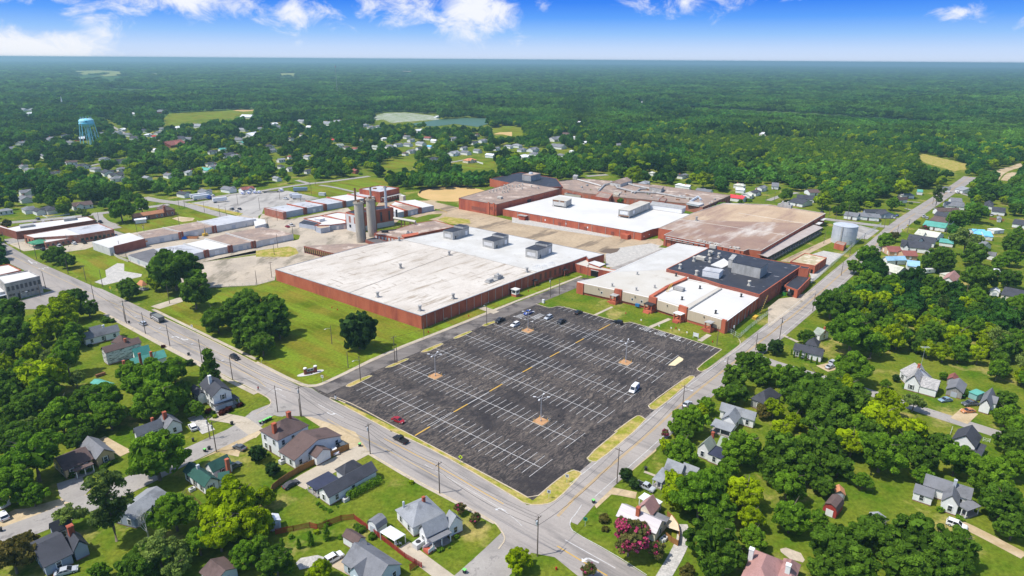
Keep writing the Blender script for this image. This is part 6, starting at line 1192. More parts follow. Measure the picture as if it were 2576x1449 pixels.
house('small_grey_roofed_house','small house with a grey-green roof peeping out of the wood',32, [('gable','E',(445,450),(525,480),(585,435),3,2.0,'v')],'v','w', chim=[((575,392),3,6,.4, brick)], land='small house in the wood')
house('victorian_house','white house with steep patchy grey roofs and a rooftop aerial',32, [('gable','R',(1440,825),(1370,942),(1450,913),3.2,3.6),('gable','R',(1520,992),(1702,1035),(1735,930),3.0,2.4),('gable','R',(1590,840),(1660,905),(1520,790),3.2,3.4)],'T','w', chim=[((1523,765),5,8.0,.4, brick)], shut=True, land='white house with patchy grey roof')
house('wooden_garage','weathered wooden garage with double doors beside the patchy-roofed house',32, [('gable','E',(1830,925),(1787,1015),(1975,1048),2.6,1.8,'g')],'g','x', cat='garage', land='weathered wooden garage')
house('wooden_shed','small rusty-roofed wooden shed behind the weathered garage',32, [('gable','E',(1825,868),(1800,915),(1900,930),2.4,1.3,'r')],'r','x', cat='shed')
house('white_cottage','narrow white cottage with steep grey roof near the right edge',32, [('gable','R',(2178,1055),(2120,1170),(2188,1143),3,2.8,'g'),('gable','R',(2240,1150),(2300,1170),(2310,1095),2.9,1.8,'g')],'g','w', land='narrow white cottage')
house('green_shed','green metal shed left of the narrow white cottage',32, [('flat','E',(2060,1060),(2110,1080),(2118,1022),2.6,0,'t')],'t','T', cat='shed')
house('long_cream_house','long cream house with dark roof at the right photo edge',32, [('gable','R',(2340,62),(2700,135),(2720,50),3,2.2,'d')],'d','c', land='long cream house')
house('white_garage','small white garage left of the long cream house',32, [('gable','E',(2240,0),(2235,30),(2335,45),2.6,1.3,'w')],'w','w', cat='garage')
house('black_roofed_house','white house with black gabled roof among trees at the right',33, [('gable','E',(1910,-30),(1842,76),(2097,158),3.4,3.0,'d'),('flat','E',(2060,235),(2130,270),(2192,130),2.4,0,'d')],'d','w', land='black gabled roof')
house('farm_house','white L-shaped house with grey shingle roof and corner porch at the right',33, [('gable','R',(1560,530),(2045,688),(2095,575),3.2,2.4),('gable','R',(1765,590),(1742,692),(1850,657),3.2,2.6),('shed','E',(1470,562),(1665,665),(1750,600),2.9,.8,'g'),('shed','E',(1955,755),(2010,790),(2060,690),3.0,.8,'g','-')],'g','w', chim=[((1893,480),4,7,.35, galv)], land='white L-shaped house')
house('red_barn_shed','red barn-shaped shed with white cross-braced doors',33, [('gambrel','E',(620,655),(545,748),(708,800),2.2,1.9,'b')],'b','r', cat='shed', land='red barn-shaped shed')
house('rusty_shed','small grey shed with rusty orange roof behind the red barn shed',33, [('gable','E',(650,560),(662,615),(765,612),2.2,1.2,'o')],'o','x', cat='shed')
house('brown_roofed_house','house with a pinkish brown roof and white chimney at the bottom edge',33, [('hip','E',(-290,1490),(-146,1175),(190,1238),3.2,2.6,'p'),('hip','E',(150,1290),(335,1335),(250,1520),3.1,2.0,'p')],'p','l', chim=[((210,1330),3,6.4,.5, trimw),((-160,1170),2,6.6,.5, trimw)], land='pinkish brown roof')
house('metal_shed','grey metal shed roof half under the big oak, right',33, [('gable','E',(1020,805),(1010,880),(1185,925),2.4,1.0,'l')],'l','g', cat='shed')
house('long_white_house','long white house with dark grey roof by the main street, left',2, [('gable','R',(850,522),(1210,432),(1190,362),3.1,2.4,'g'),('gable','R',(920,470),(1040,440),(1000,370),3.1,2.6,'g')],'g','w', chim=[((1035,372),4,6.2,.4, galv)], land='long white house')
house('peeling_warehouse','white warehouse with peeling paint and a dark brown roof',2, [('gable','R',(1055,657),(1428,550),(1395,490),5.4,1.8,'b')],'b','P', cat='warehouse', chim=[((1255,508),5,8.2,.4, brick)], land='peeling white warehouse')
house('small_brown_house','small brown-roofed front building behind the peeling warehouse',2, [('hip','E',(1110,548),(1240,560),(1310,510),4.0,2.4,'b')],'b','w')
house('teal_roofed_house','house with pale teal roof and three red chimneys',2, [('gable','R',(1335,790),(1680,692),(1650,617),3.2,2.4),('gable','R',(1360,700),(1520,650),(1415,598),3.2,3.0)],'t','w', chim=[((1400,655),3,8.0,.4, brick),((1515,640),3,7.4,.4, brick),((1240,730),2,5.2,.4, brick)], land='pale teal roof') 
house('green_shed','open shed with a bright green metal roof in the back garden',2, [('gable','E',(905,955),(1060,1003),(1152,958),2.7,.8,'t')],'t','g', cat='shed', land='bright green shed roof')
house('two_storey_house','white two-storey house with black shutters and a wrap-around porch',2, [('gable','R',(2000,972),(2135,1100),(2212,983),5.8,2.6,'d'),('shed','E',(2415,1108),(2160,1190),(2135,1130),3.0,1.4,'d','-'),('gable','R',(1930,1010),(1985,1095),(2000,1030),3.6,1.4,'d')],'d','w', chim=[((2105,880),5,10.4,.45, trimw)], shut=True, land='white two-storey house')
house('hip_roofed_house','white-gabled house with a grey hip roof beneath the big trees',2, [('gable','R',(1570,1340),(1668,1425),(1742,1325),3.1,2.4,'g'),('gable','R',(1690,1430),(1375,1500),(1400,1390),3.1,2.4,'g')],'g','w', chim=[((1650,1245),3,7,.5, brick),((1528,1305),3,6.4,.35, brick)], land='grey hip roof')
house('brick_church','low brick church with two brown roofs on the green lawn',1, [('gable','R',(1340,738),(1655,690),(1645,655),3.4,2.2,'o'),('hip','E',(1480,660),(1640,675),(1720,640),4.4,3.0,'b'),('flat','E',(1640,665),(1750,648),(1700,628),3.6,0,'g')],'r','K', chim=[((1650,625),0,8,.7, brickd)], land='brown-roofed brick church')
house('white_hall','small white metal shed on the lawn before the brick church',1, [('flat','E',(1350,768),(1475,755),(1470,738),3,0,'w')],'w','w', cat='shed')
house('gazebo','gazebo with an orange pyramid roof by the driveway',1, [('hip','E',(1370,1410),(1430,1430),(1480,1408),2.8,2.2,'o','-')],'o','w', cat='gazebo')
house('tool_shed','tiny pale blue shed at the edge of the lawn',13, [('gable','E',(120,905),(130,930),(190,915),2.6,.8,'w')],'l','l', cat='shed')
# houses right of the mill street
A31 = [
 ('peach_house','peach house with red-brown roof', [('gable','R',(1370,1125),(1515,1130),(1535,1075),3,2.2),('gable','R',(1245,1100),(1360,1090),(1340,1030),3,2.2)],'r','O','red-brown roof'),
 ('blue_roofed_house','white house with a long light blue roof', [('gable','R',(1200,1175),(1400,1170),(1385,1125),3,2.0),('gable','R',(1400,1225),(1530,1240),(1540,1180),3,2.4)],'B','w','light blue roof'),
 ('grey_cottage','grey cottage with a cream metal roof', [('gable','R',(1140,1262),(1300,1305),(1355,1235),3,2.8)],'c','g','cream-roofed grey cottage'),
 ('charcoal_roofed_house','large charcoal-roofed house with white gables, front one', [('gable','R',(1330,1025),(1640,1065),(1600,990),3.2,2.6),('gable','R',(1340,1000),(1420,1050),(1400,985),3.2,2.4)],'d','w','large charcoal roof'),
 ('charcoal_roofed_house','charcoal-roofed house with white gables, rear one', [('gable','R',(1400,960),(1680,1000),(1640,935),3.2,2.6),('gable','R',(1400,950),(1500,985),(1480,920),3.2,2.6)],'d','w', None),
 ('cream_roofed_house','white house with a cream roof and green-edged gable', [('gable','R',(1470,905),(1700,945),(1705,885),3,2.4),('gable','R',(1490,900),(1560,925),(1530,870),3,2.4)],'c','w','cream roof'),
 ('teal_roofed_house','white house with a pale green metal roof', [('gable','R',(1555,815),(1785,848),(1785,795),3,2.0)],'t','w','pale green roof'),
 ('grey_roofed_house','house with grey-brown gables next to the pale green roof', [('gable','R',(1620,765),(1785,795),(1770,735),3,2.4)],'b','w', None),
 ('dark_roofed_house','small charcoal-roofed house among the roadside row', [('gable','R',(1665,715),(1790,735),(1790,690),3,2.2)],'d','w', None),
 ('brown_roofed_house','long brown-roofed house in the roadside row', [('gable','R',(1710,680),(1940,680),(1945,640),3,2.4)],'b','w', None),
 ('double_gabled_house','white double-gabled house with grey roof near the far trees', [('gable','R',(1790,620),(1985,635),(1990,590),3,2.4),('gable','R',(1850,585),(1960,585),(1950,545),3.4,2.2)],'g','w', None),
 ('long_white_house','long white house with many windows and a grey roof across from the tank', [('gable','R',(905,725),(1125,745),(1120,705),3,1.8)],'g','w','long white house across from the tank'),
 ('white_gabled_house','white house with grey gable and carport left of the long white house', [('gable','R',(760,715),(900,735),(880,690),3,2.2)],'g','w', None),
 ('dark_blue_house','dark-roofed blue house behind the long white house', [('gable','R',(980,690),(1200,690),(1195,655),3,2.2),('gable','R',(1110,680),(1140,715),(1155,660),3,2.2)],'d','B', None),
 ('grey_roofed_house','grey-roofed house beside the street, upper right', [('gable','R',(1290,570),(1410,560),(1410,530),3,2.4)],'b','w', None),
 ('grey_roofed_house','house with pale grey hip roof near the far bend', [('hip','E',(1345,515),(1480,520),(1470,500),3,2.6)],'l','w', None),
 ('teal_hut','small green-roofed hut near the far bend', [('gable','R',(1500,480),(1560,485),(1555,460),3,1.6)],'t','w', None),
 ('grey_roofed_house','long grey-roofed house at the far end of the street', [('gable','R',(1700,450),(1840,460),(1830,430),3,2.4)],'g','w', None),
 ('white_cottage','white cottage with a grey roof at the edge of the woods, upper right', [('gable','R',(1880,450),(1960,470),(1980,430),3,2.4)],'l','w', None),
 ('white_house','white house with charcoal roof and fenced yard, right', [('gable','R',(2250,675),(2390,690),(2400,640),3,2.2)],'d','w','charcoal roof with fenced yard'),
 ('grey_roofed_house','dark grey hip-roofed house among trees, upper right', [('hip','E',(2175,620),(2270,630),(2280,590),3,2.6)],'d','w', None),
 ('solar_roofed_house','long white house with a dark solar-panel roof at the right edge', [('gable','R',(2455,800),(2640,825),(2650,775),3,2.0)],'d','w','solar-panel roof'),
 ('blue_roofed_house','white house with a bright sky-blue roof', [('gable','R',(2075,905),(2210,915),(2230,865),3,2.0),('gable','R',(2180,930),(2270,935),(2275,880),3,2.2)],'s','w','sky-blue roof'),
 ('grey_blue_house','white-gabled house with a grey-blue roof below the sky-blue roof', [('gable','R',(2080,1000),(2170,1025),(2215,985),3,2.2)],'g','w', None),
 ('pink_roofed_house','small white house with a dusty pink roof and front porch', [('gable','E',(1800,1305),(1740,1372),(1880,1395),3,2.6)],'p','w','dusty pink roof'),
 ('cream_shed','small cream shed behind the dusty pink roof', [('flat','E',(1725,1300),(1800,1325),(1830,1290),2.6,0)],'c','c', None),
 ('grey_roofed_house','grey-roofed cottage deep among trees on the right', [('gable','R',(2205,1115),(2290,1130),(2310,1095),3,2)],'g','w', None),
 ('white_outbuilding','white outbuilding with a low roof above the sky-blue roof', [('flat','E',(2205,850),(2280,870),(2295,840),2.8,0)],'w','w', None),
 ('white_outbuilding','long low white shed in the trees at the right edge', [('flat','E',(2220,1270),(2340,1285),(2360,1262),2.8,0)],'w','w', None),
 ('teal_garage','teal-roofed garage behind the large charcoal roofs', [('flat','E',(1720,985),(1870,1005),(1875,965),2.8,0)],'t','w', None),
 ('shed','small white shed beside the wooden fence, upper right', [('gable','E',(2300,730),(2305,755),(2345,750),2.4,.8)],'l','w', None),
 ('dark_roofed_house','dark-roofed house with white gables behind the tan roof, left of the long white house', [('gable','R',(205,580),(350,605),(365,555),3,2.2)],'d','w','dark roofs behind the tan mill roof'),
 ('dark_roofed_house','dark grey house farther behind the tan roof', [('gable','R',(285,545),(470,560),(480,520),3,2.2)],'d','w', None),
 ('brown_house','small brown-gabled house on the grass behind the tan roof', [('gable','R',(420,490),(530,490),(535,455),3,2)],'b','w', None),
 ('grey_house','grey-roofed house at the dirt lane behind the mill', [('gable','R',(35,425),(110,430),(110,390),3,2.2)],'g','w', None),
]
for nm, lb, wg, rf, wl, ld in A31:
    c = 'house' if 'shed' not in nm and 'outb' not in nm and 'garage' not in nm and 'hut' not in nm else 'shed'
    house(nm, lb,31, wg, rf, wl, cat=c, land=ld, pane=False, dens=4.5)
# generic town houses farther away: sheet, x, y, roof, wall, length
ROOFW = {'g': 'grey','d': 'charcoal','b': 'brown','w': 'white','t': 'green','r': 'red-brown','o': 'orange-brown','s': 'bright blue','l': 'pale grey','R': 'bright red','c': 'cream','v': 'green-grey'}
FAR = """
0 215 935 g w 13|0 130 990 g w 16|0 330 600 l w 18|0 230 600 l w 18|0 300 638 w w 15|0 460 905 g w 14|0 520 890 g w 14|0 700 930 g w 13|0 820 890 w k 16|0 660 860 d w 12|0 1040 840 g w 14|0 1170 830 g w 15|0 1280 850 g w 14|0 1230 800 w w 12|0 1370 885 d w 16|0 1450 810 d w 15|0 1490 852 w w 12|0 1590 832 g w 13|0 1630 792 g w 12|0 1620 620 g k 24|0 1740 948 r k 30|0 1820 890 d w 20|0 1900 892 g w 12|0 1790 780 w w 16|0 1980 765 l w 24|0 2140 1022 d w 12|0 2290 1055 d w 15|0 2370 1062 g w 11|0 2400 902 g w 18|0 2440 932 t w 12|0 2490 670 w w 24|0 2530 855 w w 26|0 2440 800 l w 16|0 450 1062 g w 13|0 1050 1095 g w 11|0 1215 1115 d w 12|0 830 1165 d w 14|0 715 1130 b w 11|0 960 1195 g w 12|0 1080 1232 d w 15|0 1165 1256 d w 13|0 1222 1195 g w 9|0 1185 1290 g w 12|0 235 1172 g w 10|0 290 1205 g w 11|0 560 1240 d w 12|0 1700 1258 g w 12|0 1480 1285 l w 9|0 1915 1228 l w 11|0 2080 1205 t w 15|0 2125 1142 d w 11|0 2150 1170 g w 10|0 2250 1000 t w 12|0 1350 640 w w 13|0 1540 870 R w 8
1 300 480 g w 15|1 250 548 g w 14|1 285 655 g w 12|1 500 655 d w 14|1 390 670 d w 10|1 820 612 b w 14|1 1850 500 d w 12|1 2300 452 g w 13|1 2480 452 r w 12|1 2060 480 g w 12|1 1560 60 w w 10|1 50 670 l w 9
11 360 245 g w 11|11 530 268 d w 9|11 250 222 d w 8|11 520 128 l w 10|11 1000 48 r w 10|11 910 30 b w 9|11 250 158 l w 9|11 1000 268 r k 8|11 170 60 g w 11|11 1500 92 b w 8|11 1560 70 g w 12|11 1340 22 g w 12|11 1205 30 v w 12|11 1640 38 d w 9|11 1750 25 s w 9|11 1785 148 d w 13|11 1990 92 l w 15|11 2112 84 g w 13|11 2230 66 g w 11|11 2360 112 w w 12|11 2150 162 o c 14|11 2420 42 g w 10|11 2540 22 l w 12|11 2090 38 g w 10|11 210 342 l w 9|11 140 20 d w 10|11 830 10 g w 12|11 350 125 r w 8
10 460 718 l w 20|10 720 740 l w 22|10 820 720 l w 20|10 170 745 w w 16|10 240 772 g w 15|10 530 775 w w 14|10 350 892 d w 10|10 1160 775 g w 13|10 1230 768 g w 12|10 1060 910 g w 9|10 1290 890 w w 9|10 1510 872 g w 12|10 1640 810 w w 14|10 1730 885 r w 12|10 1980 890 g w 13|10 1795 912 w w 11|10 1430 952 g w 12|10 1530 948 g w 12|10 1660 940 l w 14|10 830 962 v w 13|10 140 968 d w 10|10 40 790 l w 12|10 2195 930 d w 11|10 2280 912 g w 14|10 2220 855 b w 10|10 1820 672 w w 12|10 780 905 R w 6|10 1100 755 l w 12|10 460 850 b w 8|10 1560 905 g w 11
20 440 895 g w 24|20 465 970 g w 20|20 540 845 b w 14|20 735 930 w w 11|20 625 878 w w 6|20 210 1000 g w 16|20 120 1072 w w 16|20 50 960 l w 13|20 225 1045 g w 12|20 680 728 w w 12|20 490 1055 g w 9|20 1070 955 g w 13|20 600 1018 w w 5|20 1440 642 w w 9|20 2520 842 w w 14|20 100 1000 g w 12|20 1310 520 w w 6
21 1330 392 l w 12|21 1690 412 w w 8|21 1760 425 w w 7|21 1935 475 g w 14|21 1735 312 g w 9|21 1700 320 d w 7|21 1410 290 c w 6|21 2270 540 R w 13|21 2370 512 c w 12|21 2445 482 d w 12|21 2510 440 g w 12|21 2300 460 w w 8|21 2290 415 c w 10
"""
HG = 0
for ln in FAR.replace('\n','|').split('|'):
    w = ln.split()
    if len(w) < 6: continue
    t = int(w[0]); x, y = float(w[1]), float(w[2]); rf, wl, L_ = w[3], w[4], float(w[5]); hg = random.Random(int(x * 7 + y)); 
    q = T(t, x, y); p = G(q,2.8); ang = (BA if hg.random() < .5 else AA) + hg.uniform(-.12,.12) + (.5 if t in (0,) and y < 1000 else 0); W_ = max(5.5, L_ * hg.uniform(.58,.7)); kind = 'hip' if hg.random() < .35 else 'gable'; rise = W_ * .24
    root = bpy.data.objects.new('town_house', None); COL.objects.link(root); root.location = (p.x, p.y,0); root.rotation_euler = (0,0, ang)
    e = 3.0; roofmesh(kind, L_, W_, e, rise).build('roof', RM[rf], root); wallmesh(kind, L_, W_, e, rise,.35,0).build('wall', WM[wl], root)
    if L_ > 9:
        M = Matrix.Translation((L_ * hg.uniform(-.2,.2),-W_ * .32,0)) @ Matrix.Rotation(math.pi / 2,4,'Z'); o = roofmesh('gable', W_ * .55, L_ * .42, e + .02, rise * .85).build('roof', RM[rf], root); o.matrix_local = M; o = wallmesh('gable', W_ * .55, L_ * .42, e + .02, rise * .85,.33,0).build('wall', WM[wl], root); o.matrix_local = M
    for k in range(3):
        o = bpy.data.objects.new('window', WP); COL.objects.link(o); o.parent = root; o.matrix_local = Matrix.Translation((-L_ * .35 + L_ * .35 * k,-W_ / 2 + .30 - (W_ * .27 if L_ > 9 and k == 1 else 0),1.7)) @ Matrix.Rotation(math.pi,4,'Z')
    if hg.random() < .3: b = MB(); b.box(-.4,.4,-.4,.4,3, e + rise + .8); o = b.build('chimney', brick, root); o.location = (L_ * .2,0,0)
    HOUSES.append((p.x, p.y, L_ / 2)); later(root,'%s %s-roofed %shouse' % ({'w': 'white','k': 'brick','c': 'cream'}[wl], ROOFW[rf],'small ' if L_ < 10 else ('long ' if L_ > 17 else '')), q,'house', None)
p = G(T(0,575,578)); r = thing('church','white church with a thin white steeple among the far left trees','church',(p.x, p.y,0),.6); roofmesh('gable',26,13,5,4).build('roof', RM['l'], r); wallmesh('gable',26,13,5,4,.3,0).build('wall', WM['w'], r); b = MB(); b.box(10,13,-1.8,1.8,0,12); b.cyl(11.5,0,12,26,1.8,.05,8); b.build('steeple', WM['w'], r)
LAND += [('white church steeple', T(0,590,560)),('ball field', T(11,1980,500)),('cemetery', T(10,1480,680)),('pond', T(10,2050,720)),('vast brick warehouse',(900,760)),('parking lot',(1480,880)),('derelict mill', T(21,1500,470)),('brown-roofed mill', T(21,2300,760)),('truck yard', T(11,100,540)),('junction of the two streets', T(23,350,850)),('grey stone building',(60,715)),('peeling white warehouse', T(2,1240,620))]
p = G(T(10,822,470)); r = thing('radio_mast','thin lattice radio mast rising above the far woods','mast',(p.x, p.y,0)); b = MB(); H_ = 92
for i in range(3): a = i * 2.094; b.tube([(math.cos(a) * .9, math.sin(a) * .9,0),(math.cos(a) * .7, math.sin(a) * .7, H_)],.16,4)
for z in range(0, H_,4): b.tube([(.9,0, z),(-.45,.78, z + 2),(-.45,-.78, z + 4)],.1,3)
b.build('lattice', corr, r); b = MB(); b.cyl(0,0, H_ - 6, H_ - 1,2.2,2.2,9); b.build('antenna', corr, r)
# ---------------------------------------------------------------- vehicles
paint = {}
def cpaint(n, c): return mat('paint_' + n, c, rough=.28, spec=.6)
CP = {'white': cpaint('white',(.78,.78,.78)),'black': cpaint('black',(.012,.012,.015)),'silver': cpaint('silver',(.45,.47,.50)),'red': cpaint('red',(.32,.012,.02)),'grey': cpaint('grey',(.10,.11,.12)),'blue': cpaint('blue',(.02,.06,.30)),'steel': cpaint('steel_blue',(.22,.32,.42)),'orange': cpaint('orange',(.55,.22,.08)),'maroon': cpaint('maroon',(.14,.02,.02)),'yellow': cpaint('yellow',(.7,.45,.05))}
rubber = mat('rubber',(.02,.02,.02), rough=.9); lampw = mat('headlamp',(.7,.7,.68), rough=.2); lampr = mat('tail_lamp',(.35,.01,.01), rough=.3); carglass = mat('car_glass',(.018,.022,.028), rough=.08, spec=.7); hub = mat('wheel_hub',(.45,.45,.46), rough=.4)
def wheelmesh(r, w):
    b = MB(); n = 14; b.lathe([(r * .55,-w / 2),(r,-w / 2),(r, w / 2),(r * .55, w / 2)], n); me = b.mesh('tyre', rubber); c = MB(); c.cyl(0,0,-w * .46, w * .46, r * .56, r * .56, n); return me, c.mesh('rim', hub)
WH = wheelmesh(.34,.24); WHB = wheelmesh(.5,.3)
PROF = {   # body lower profile, cabin profile (x,z); front is +x
 'sedan': ([(-2.35,.35),(-2.4,.75),(-2.2,.98),(-1.5,1.02),(.95,.98),(2.05,.82),(2.35,.62),(2.35,.3),(-2.2,.28)], [(-1.75,1.0),(-1.05,1.42),(.25,1.44),(1.15,.98)],1.82),
 'suv': ([(-2.3,.4),(-2.35,.9),(-2.25,1.08),(1.0,1.08),(2.05,.98),(2.3,.75),(2.3,.35),(-2.2,.33)], [(-2.2,1.05),(-1.95,1.68),(.2,1.72),(1.05,1.06)],1.9),
 'pickup': ([(-2.8,.45),(-2.85,1.08),(-.55,1.08),(1.4,1.08),(2.5,1.0),(2.75,.8),(2.75,.4),(-2.7,.4)], [(-.62,1.05),(-.5,1.76),(.75,1.78),(1.45,1.06)],1.98),
 'van': ([(-2.6,.4),(-2.65,1.2),(-2.65,1.25),(1.6,1.2),(2.35,1.0),(2.6,.75),(2.6,.35),(-2.55,.35)], [(-2.64,1.2),(-2.6,2.3),(-2.4,2.45),(.7,2.45),(1.3,2.2),(1.95,1.12)],1.98)}
def build_car(kind, col, tarp=False):
    lo, ca, w = PROF[kind]; root = bpy.data.objects.new({'sedan': 'parked_car','suv': 'sport_utility_car','pickup': 'pickup_truck','van': 'delivery_van'}[kind], None); COL.objects.link(root); h = w / 2
    b = MB(); n = len(lo); cz = .62
    vs = []
    for y, s in ((-h,.94),(-h * .93 if False else -h,1),(h,1),(h,.94)): vs += [(x, y * (1 if s == 1 else 1), z) for x, z in lo]
    b.xprof(lo,-h, h)
    if kind == 'pickup': pass
    body = b.build('body', mat('car_cover',(.05,.05,.055),(.09,.09,.1), scale=3, rough=.9) if tarp else CP[col], root)
    bv = body.modifiers.new('bevel','BEVEL'); bv.width = .09; bv.segments = 2; bv.limit_method = 'ANGLE'
    c = MB(); m = len(ca); k = h * .80; z0 = ca[0][1]; zt = max(z for x, z in ca)
    f = lambda z: h * .96 - (h * .96 - k) * (z - z0) / (zt - z0)
    vs = [(x,-f(z), z) for x, z in ca] + [(x, f(z), z) for x, z in ca]; fs = [(i,(i + 1) % m, m + (i + 1) % m, m + i) for i in range(m)] + [tuple(range(m))[::-1], tuple(range(m,2 * m))]
    c.add(vs, fs)
    cab = c.build('cabin',(body.data.materials[0] if tarp else (carglass if kind != 'van' else CP[col])), root)
    if kind != 'van' and not tarp:
        r_ = MB(); top = sorted(ca, key=lambda p: -p[1])[:2]; x0, x1 = min(p[0] for p in top), max(p[0] for p in top); kk = f(zt) + .02; r_.box(x0 - .05, x1 + .05,-kk, kk, zt - .03, zt + .05); rf = r_.build('roof', CP[col], root); q = rf.modifiers.new('bevel','BEVEL'); q.width = .03; q.segments = 2
        for xx in (ca[0], ca[-1]):
            pass
        r_ = MB()
        for s in (-1,1):
            for (a, c2) in ((ca[0], ca[1]),(ca[-1], ca[-2])): r_.tube([(a[0], s * f(a[1]), a[1]),(c2[0], s * f(c2[1]), c2[1])],.055,4)
            xm = (x0 + x1) / 2; r_.tube([(xm, s * h * .95, z0),(xm, s * f(zt), zt)],.055,4)
        r_.build('pillar', CP[col], root)
    if kind == 'van':
        g = MB(); g.box(.0,1.0,-h * .97, h * .97,1.35,1.95); g.build('side_window', carglass, root); g = MB(); a, c2 = ca[-1], ca[-2]; ff = h * .8; g.add([(a[0] - .0,-ff, a[1] + .1),(a[0] - .0, ff, a[1] + .1),(c2[0] + .08, ff * .95, c2[1] - .02),(c2[0] + .08,-ff * .95, c2[1] - .02),(a[0] - .3,-ff, a[1] + .1),(a[0] - .3, ff, a[1] + .1),(c2[0] - .3, ff * .95, c2[1] - .02),(c2[0] - .3,-ff * .95, c2[1] - .02)], [(0,1,2,3),(7,6,5,4),(0,3,7,4),(1,5,6,2),(0,4,5,1),(3,2,6,7)]); g.build('windscreen', carglass, root)
        g = MB(); 
        for s in (-1,1): g.box(-2.4,-.3, min(s * (h - .01), s * (h + .015)), max(s * (h - .01), s * (h + .015)),.55,1.9)
        d = g.build('blue_livery', mat('livery_blue',(.01,.06,.42), rough=.4), root); g = MB()
        for s in (-1,1): g.box(-1.7,-.9, min(s * (h + .0), s * (h + .025)), max(s * (h + .0), s * (h + .025)),.9,1.5)
        g.build('livery_patch', mat('livery_light',(.6,.66,.8)), d)
    if kind == 'pickup':
        g = MB(); g.box(-2.7,-.75,-h * .84, h * .84,1.0,1.09); g.build('cargo_bed', blacks, root)
    L0, L1 = lo[0][0], max(x for x, z in lo)
    for s in (-1,1):
        g = MB(); g.box(L1 - .12, L1 + .02, s * h * .72 - .2, s * h * .72 + .2,.58,.76); g.build('headlight', lampw, root); g = MB(); g.box(L0 - .06, L0 + .1, s * h * .78 - .16, s * h * .78 + .16,.7,.9); g.build('tail_light', lampr, root)
        for x in (L0 + .85, L1 - .85):
            o = bpy.data.objects.new('wheel', WH[0]); COL.objects.link(o); o.parent = root; o.matrix_local = Matrix.Translation((x, s * (h - .1),.34)) @ Matrix.Rotation(math.pi / 2,4,'X'); q = bpy.data.objects.new('rim', WH[1]); COL.objects.link(q); q.parent = o
    return root
PROTO = {}
def car(t, x, y, kind, col, ang, label, group=None, z=0.02, tarp=False):
    p = G(T(t, x, y),.6); key = (kind, col, tarp)
    if key in PROTO: r = copy_tree(PROTO[key],(p.x, p.y, z), ang)
    else: r = build_car(kind, col, tarp); PROTO[key] = r; r.location = (p.x, p.y, z); r.rotation_euler = (0,0, ang)
    tag(r, label, {'sedan': 'car','suv': 'car','pickup': 'pickup truck','van': 'van'}[kind], group); return r
g1 = 'cars parked on the lot'
car(12,1432,1330,'sedan','red', AA + math.pi + .1,'dark red sedan driving along the left edge of the parking lot')
car(13,1455,75,'pickup','black', AA,'black pickup truck with a yellow load driving on the main street')
car(22,1230,1020,'van','white', BA + math.pi + .1,'white and blue delivery van parked alone on the lot')
car(12,2455,325,'pickup','black', BA + math.pi,'black pickup parked at the left end of the front row', g1); car(22,30,370,'suv','white', BA + math.pi,'white car in the second row of the lot, right of the black pickup', g1)
car(22,165,250,'pickup','blue', BA + math.pi,'dark blue pickup beside the lamp post on the lot', g1); car(22,365,298,'suv','silver', BA + math.pi,'silver car between the dark blue and the black pickup', g1); car(22,495,340,'pickup','black', BA + math.pi,'black pickup right of the silver car on the lot', g1)
car(22,670,247,'suv','black', BA,'black car parked against the grass in front of the offices', g1); car(22,1065,345,'suv','black', AA,'black car with a round spare wheel at the bend of the kerb', g1)
car(22,1760,1165,'sedan','silver', BA,'silver car driving on mill street beside a utility pole'); car(2,2365,700,'suv','black', AA + math.pi,'black car driving on the main street past the oak trees'); car(2,1437,358,'suv','silver', AA,'silver car driving near the dump truck on the main street')
car(2,1940,1400,'suv','white', AA - .2,'white car on the driveway beside the grey hip roof'); car(13,785,185,'sedan','white', AA - .3,'white car parked beside the wooden fence, left of the dark car'); car(13,860,135,'suv','grey', AA - .3,'dark grey car parked beside the white car at the cream house')
car(3,2412,155,'sedan','grey', AA + .2,'dark car parked on the sandy lot by the side street'); car(13,350,525,'sedan','black', BA,'car under a dark cover on the ranch house driveway', tarp=True); car(13,785,1265,'suv','white', BA - .1,'white car with black roof on the gravel patch')
car(3,665,1400,'sedan','silver', BA - .4,'silver car parked in front of the blue-grey house'); car(3,30,845,'suv','white', AA,'white car cut by the left photo edge'); car(23,1345,550,'pickup','silver', AA + math.pi,'silver pickup under the trees by mill street'); car(33,1900,935,'suv','white', AA + math.pi,'white car on the dirt drive beside the L-shaped house')
car(32,625,790,'sedan','silver', BA - .3,'silver car parked behind the white bungalow, lower one'); car(32,660,748,'suv','silver', BA - .3,'silver car parked behind the white bungalow, upper one'); car(32,1785,1125,'sedan','steel', AA + .9,'light blue car on the grass before the weathered garage'); car(32,2035,1165,'pickup','grey', AA + .8,'grey pickup parked right of the light blue car'); car(32,2012,1235,'sedan','orange', AA + .8,'rusty orange car parked behind the grey pickup'); car(32,2280,45,'suv','white', AA,'white car in front of the small white garage')
g2 = 'cars parked at the brick stores'
for x, y, k, c, a, l in ((745,1002,'suv','white', AA,'white car parked in the row beside the brick store'),(842,990,'pickup','black', AA,'black pickup parked beside the brick store'),(600,1028,'pickup','white', AA,'white pickup parked by the brick store corner'),(430,1060,'suv','black', AA,'dark car parked next to the green canopy'),(555,1045,'sedan','white', AA,'white sedan left of the white pickup'),(950,958,'sedan','grey', AA,'grey car near the brick store rear'),(1030,942,'sedan','black', AA,'black car at the brick store rear'),(1115,925,'suv','white', AA,'white car at the end of the brick store'),(1160,918,'sedan','silver', AA,'silver car at the end of the brick store')): car(1, x, y, k, c, a, l, g2)
g3 = 'vehicles parked around town'
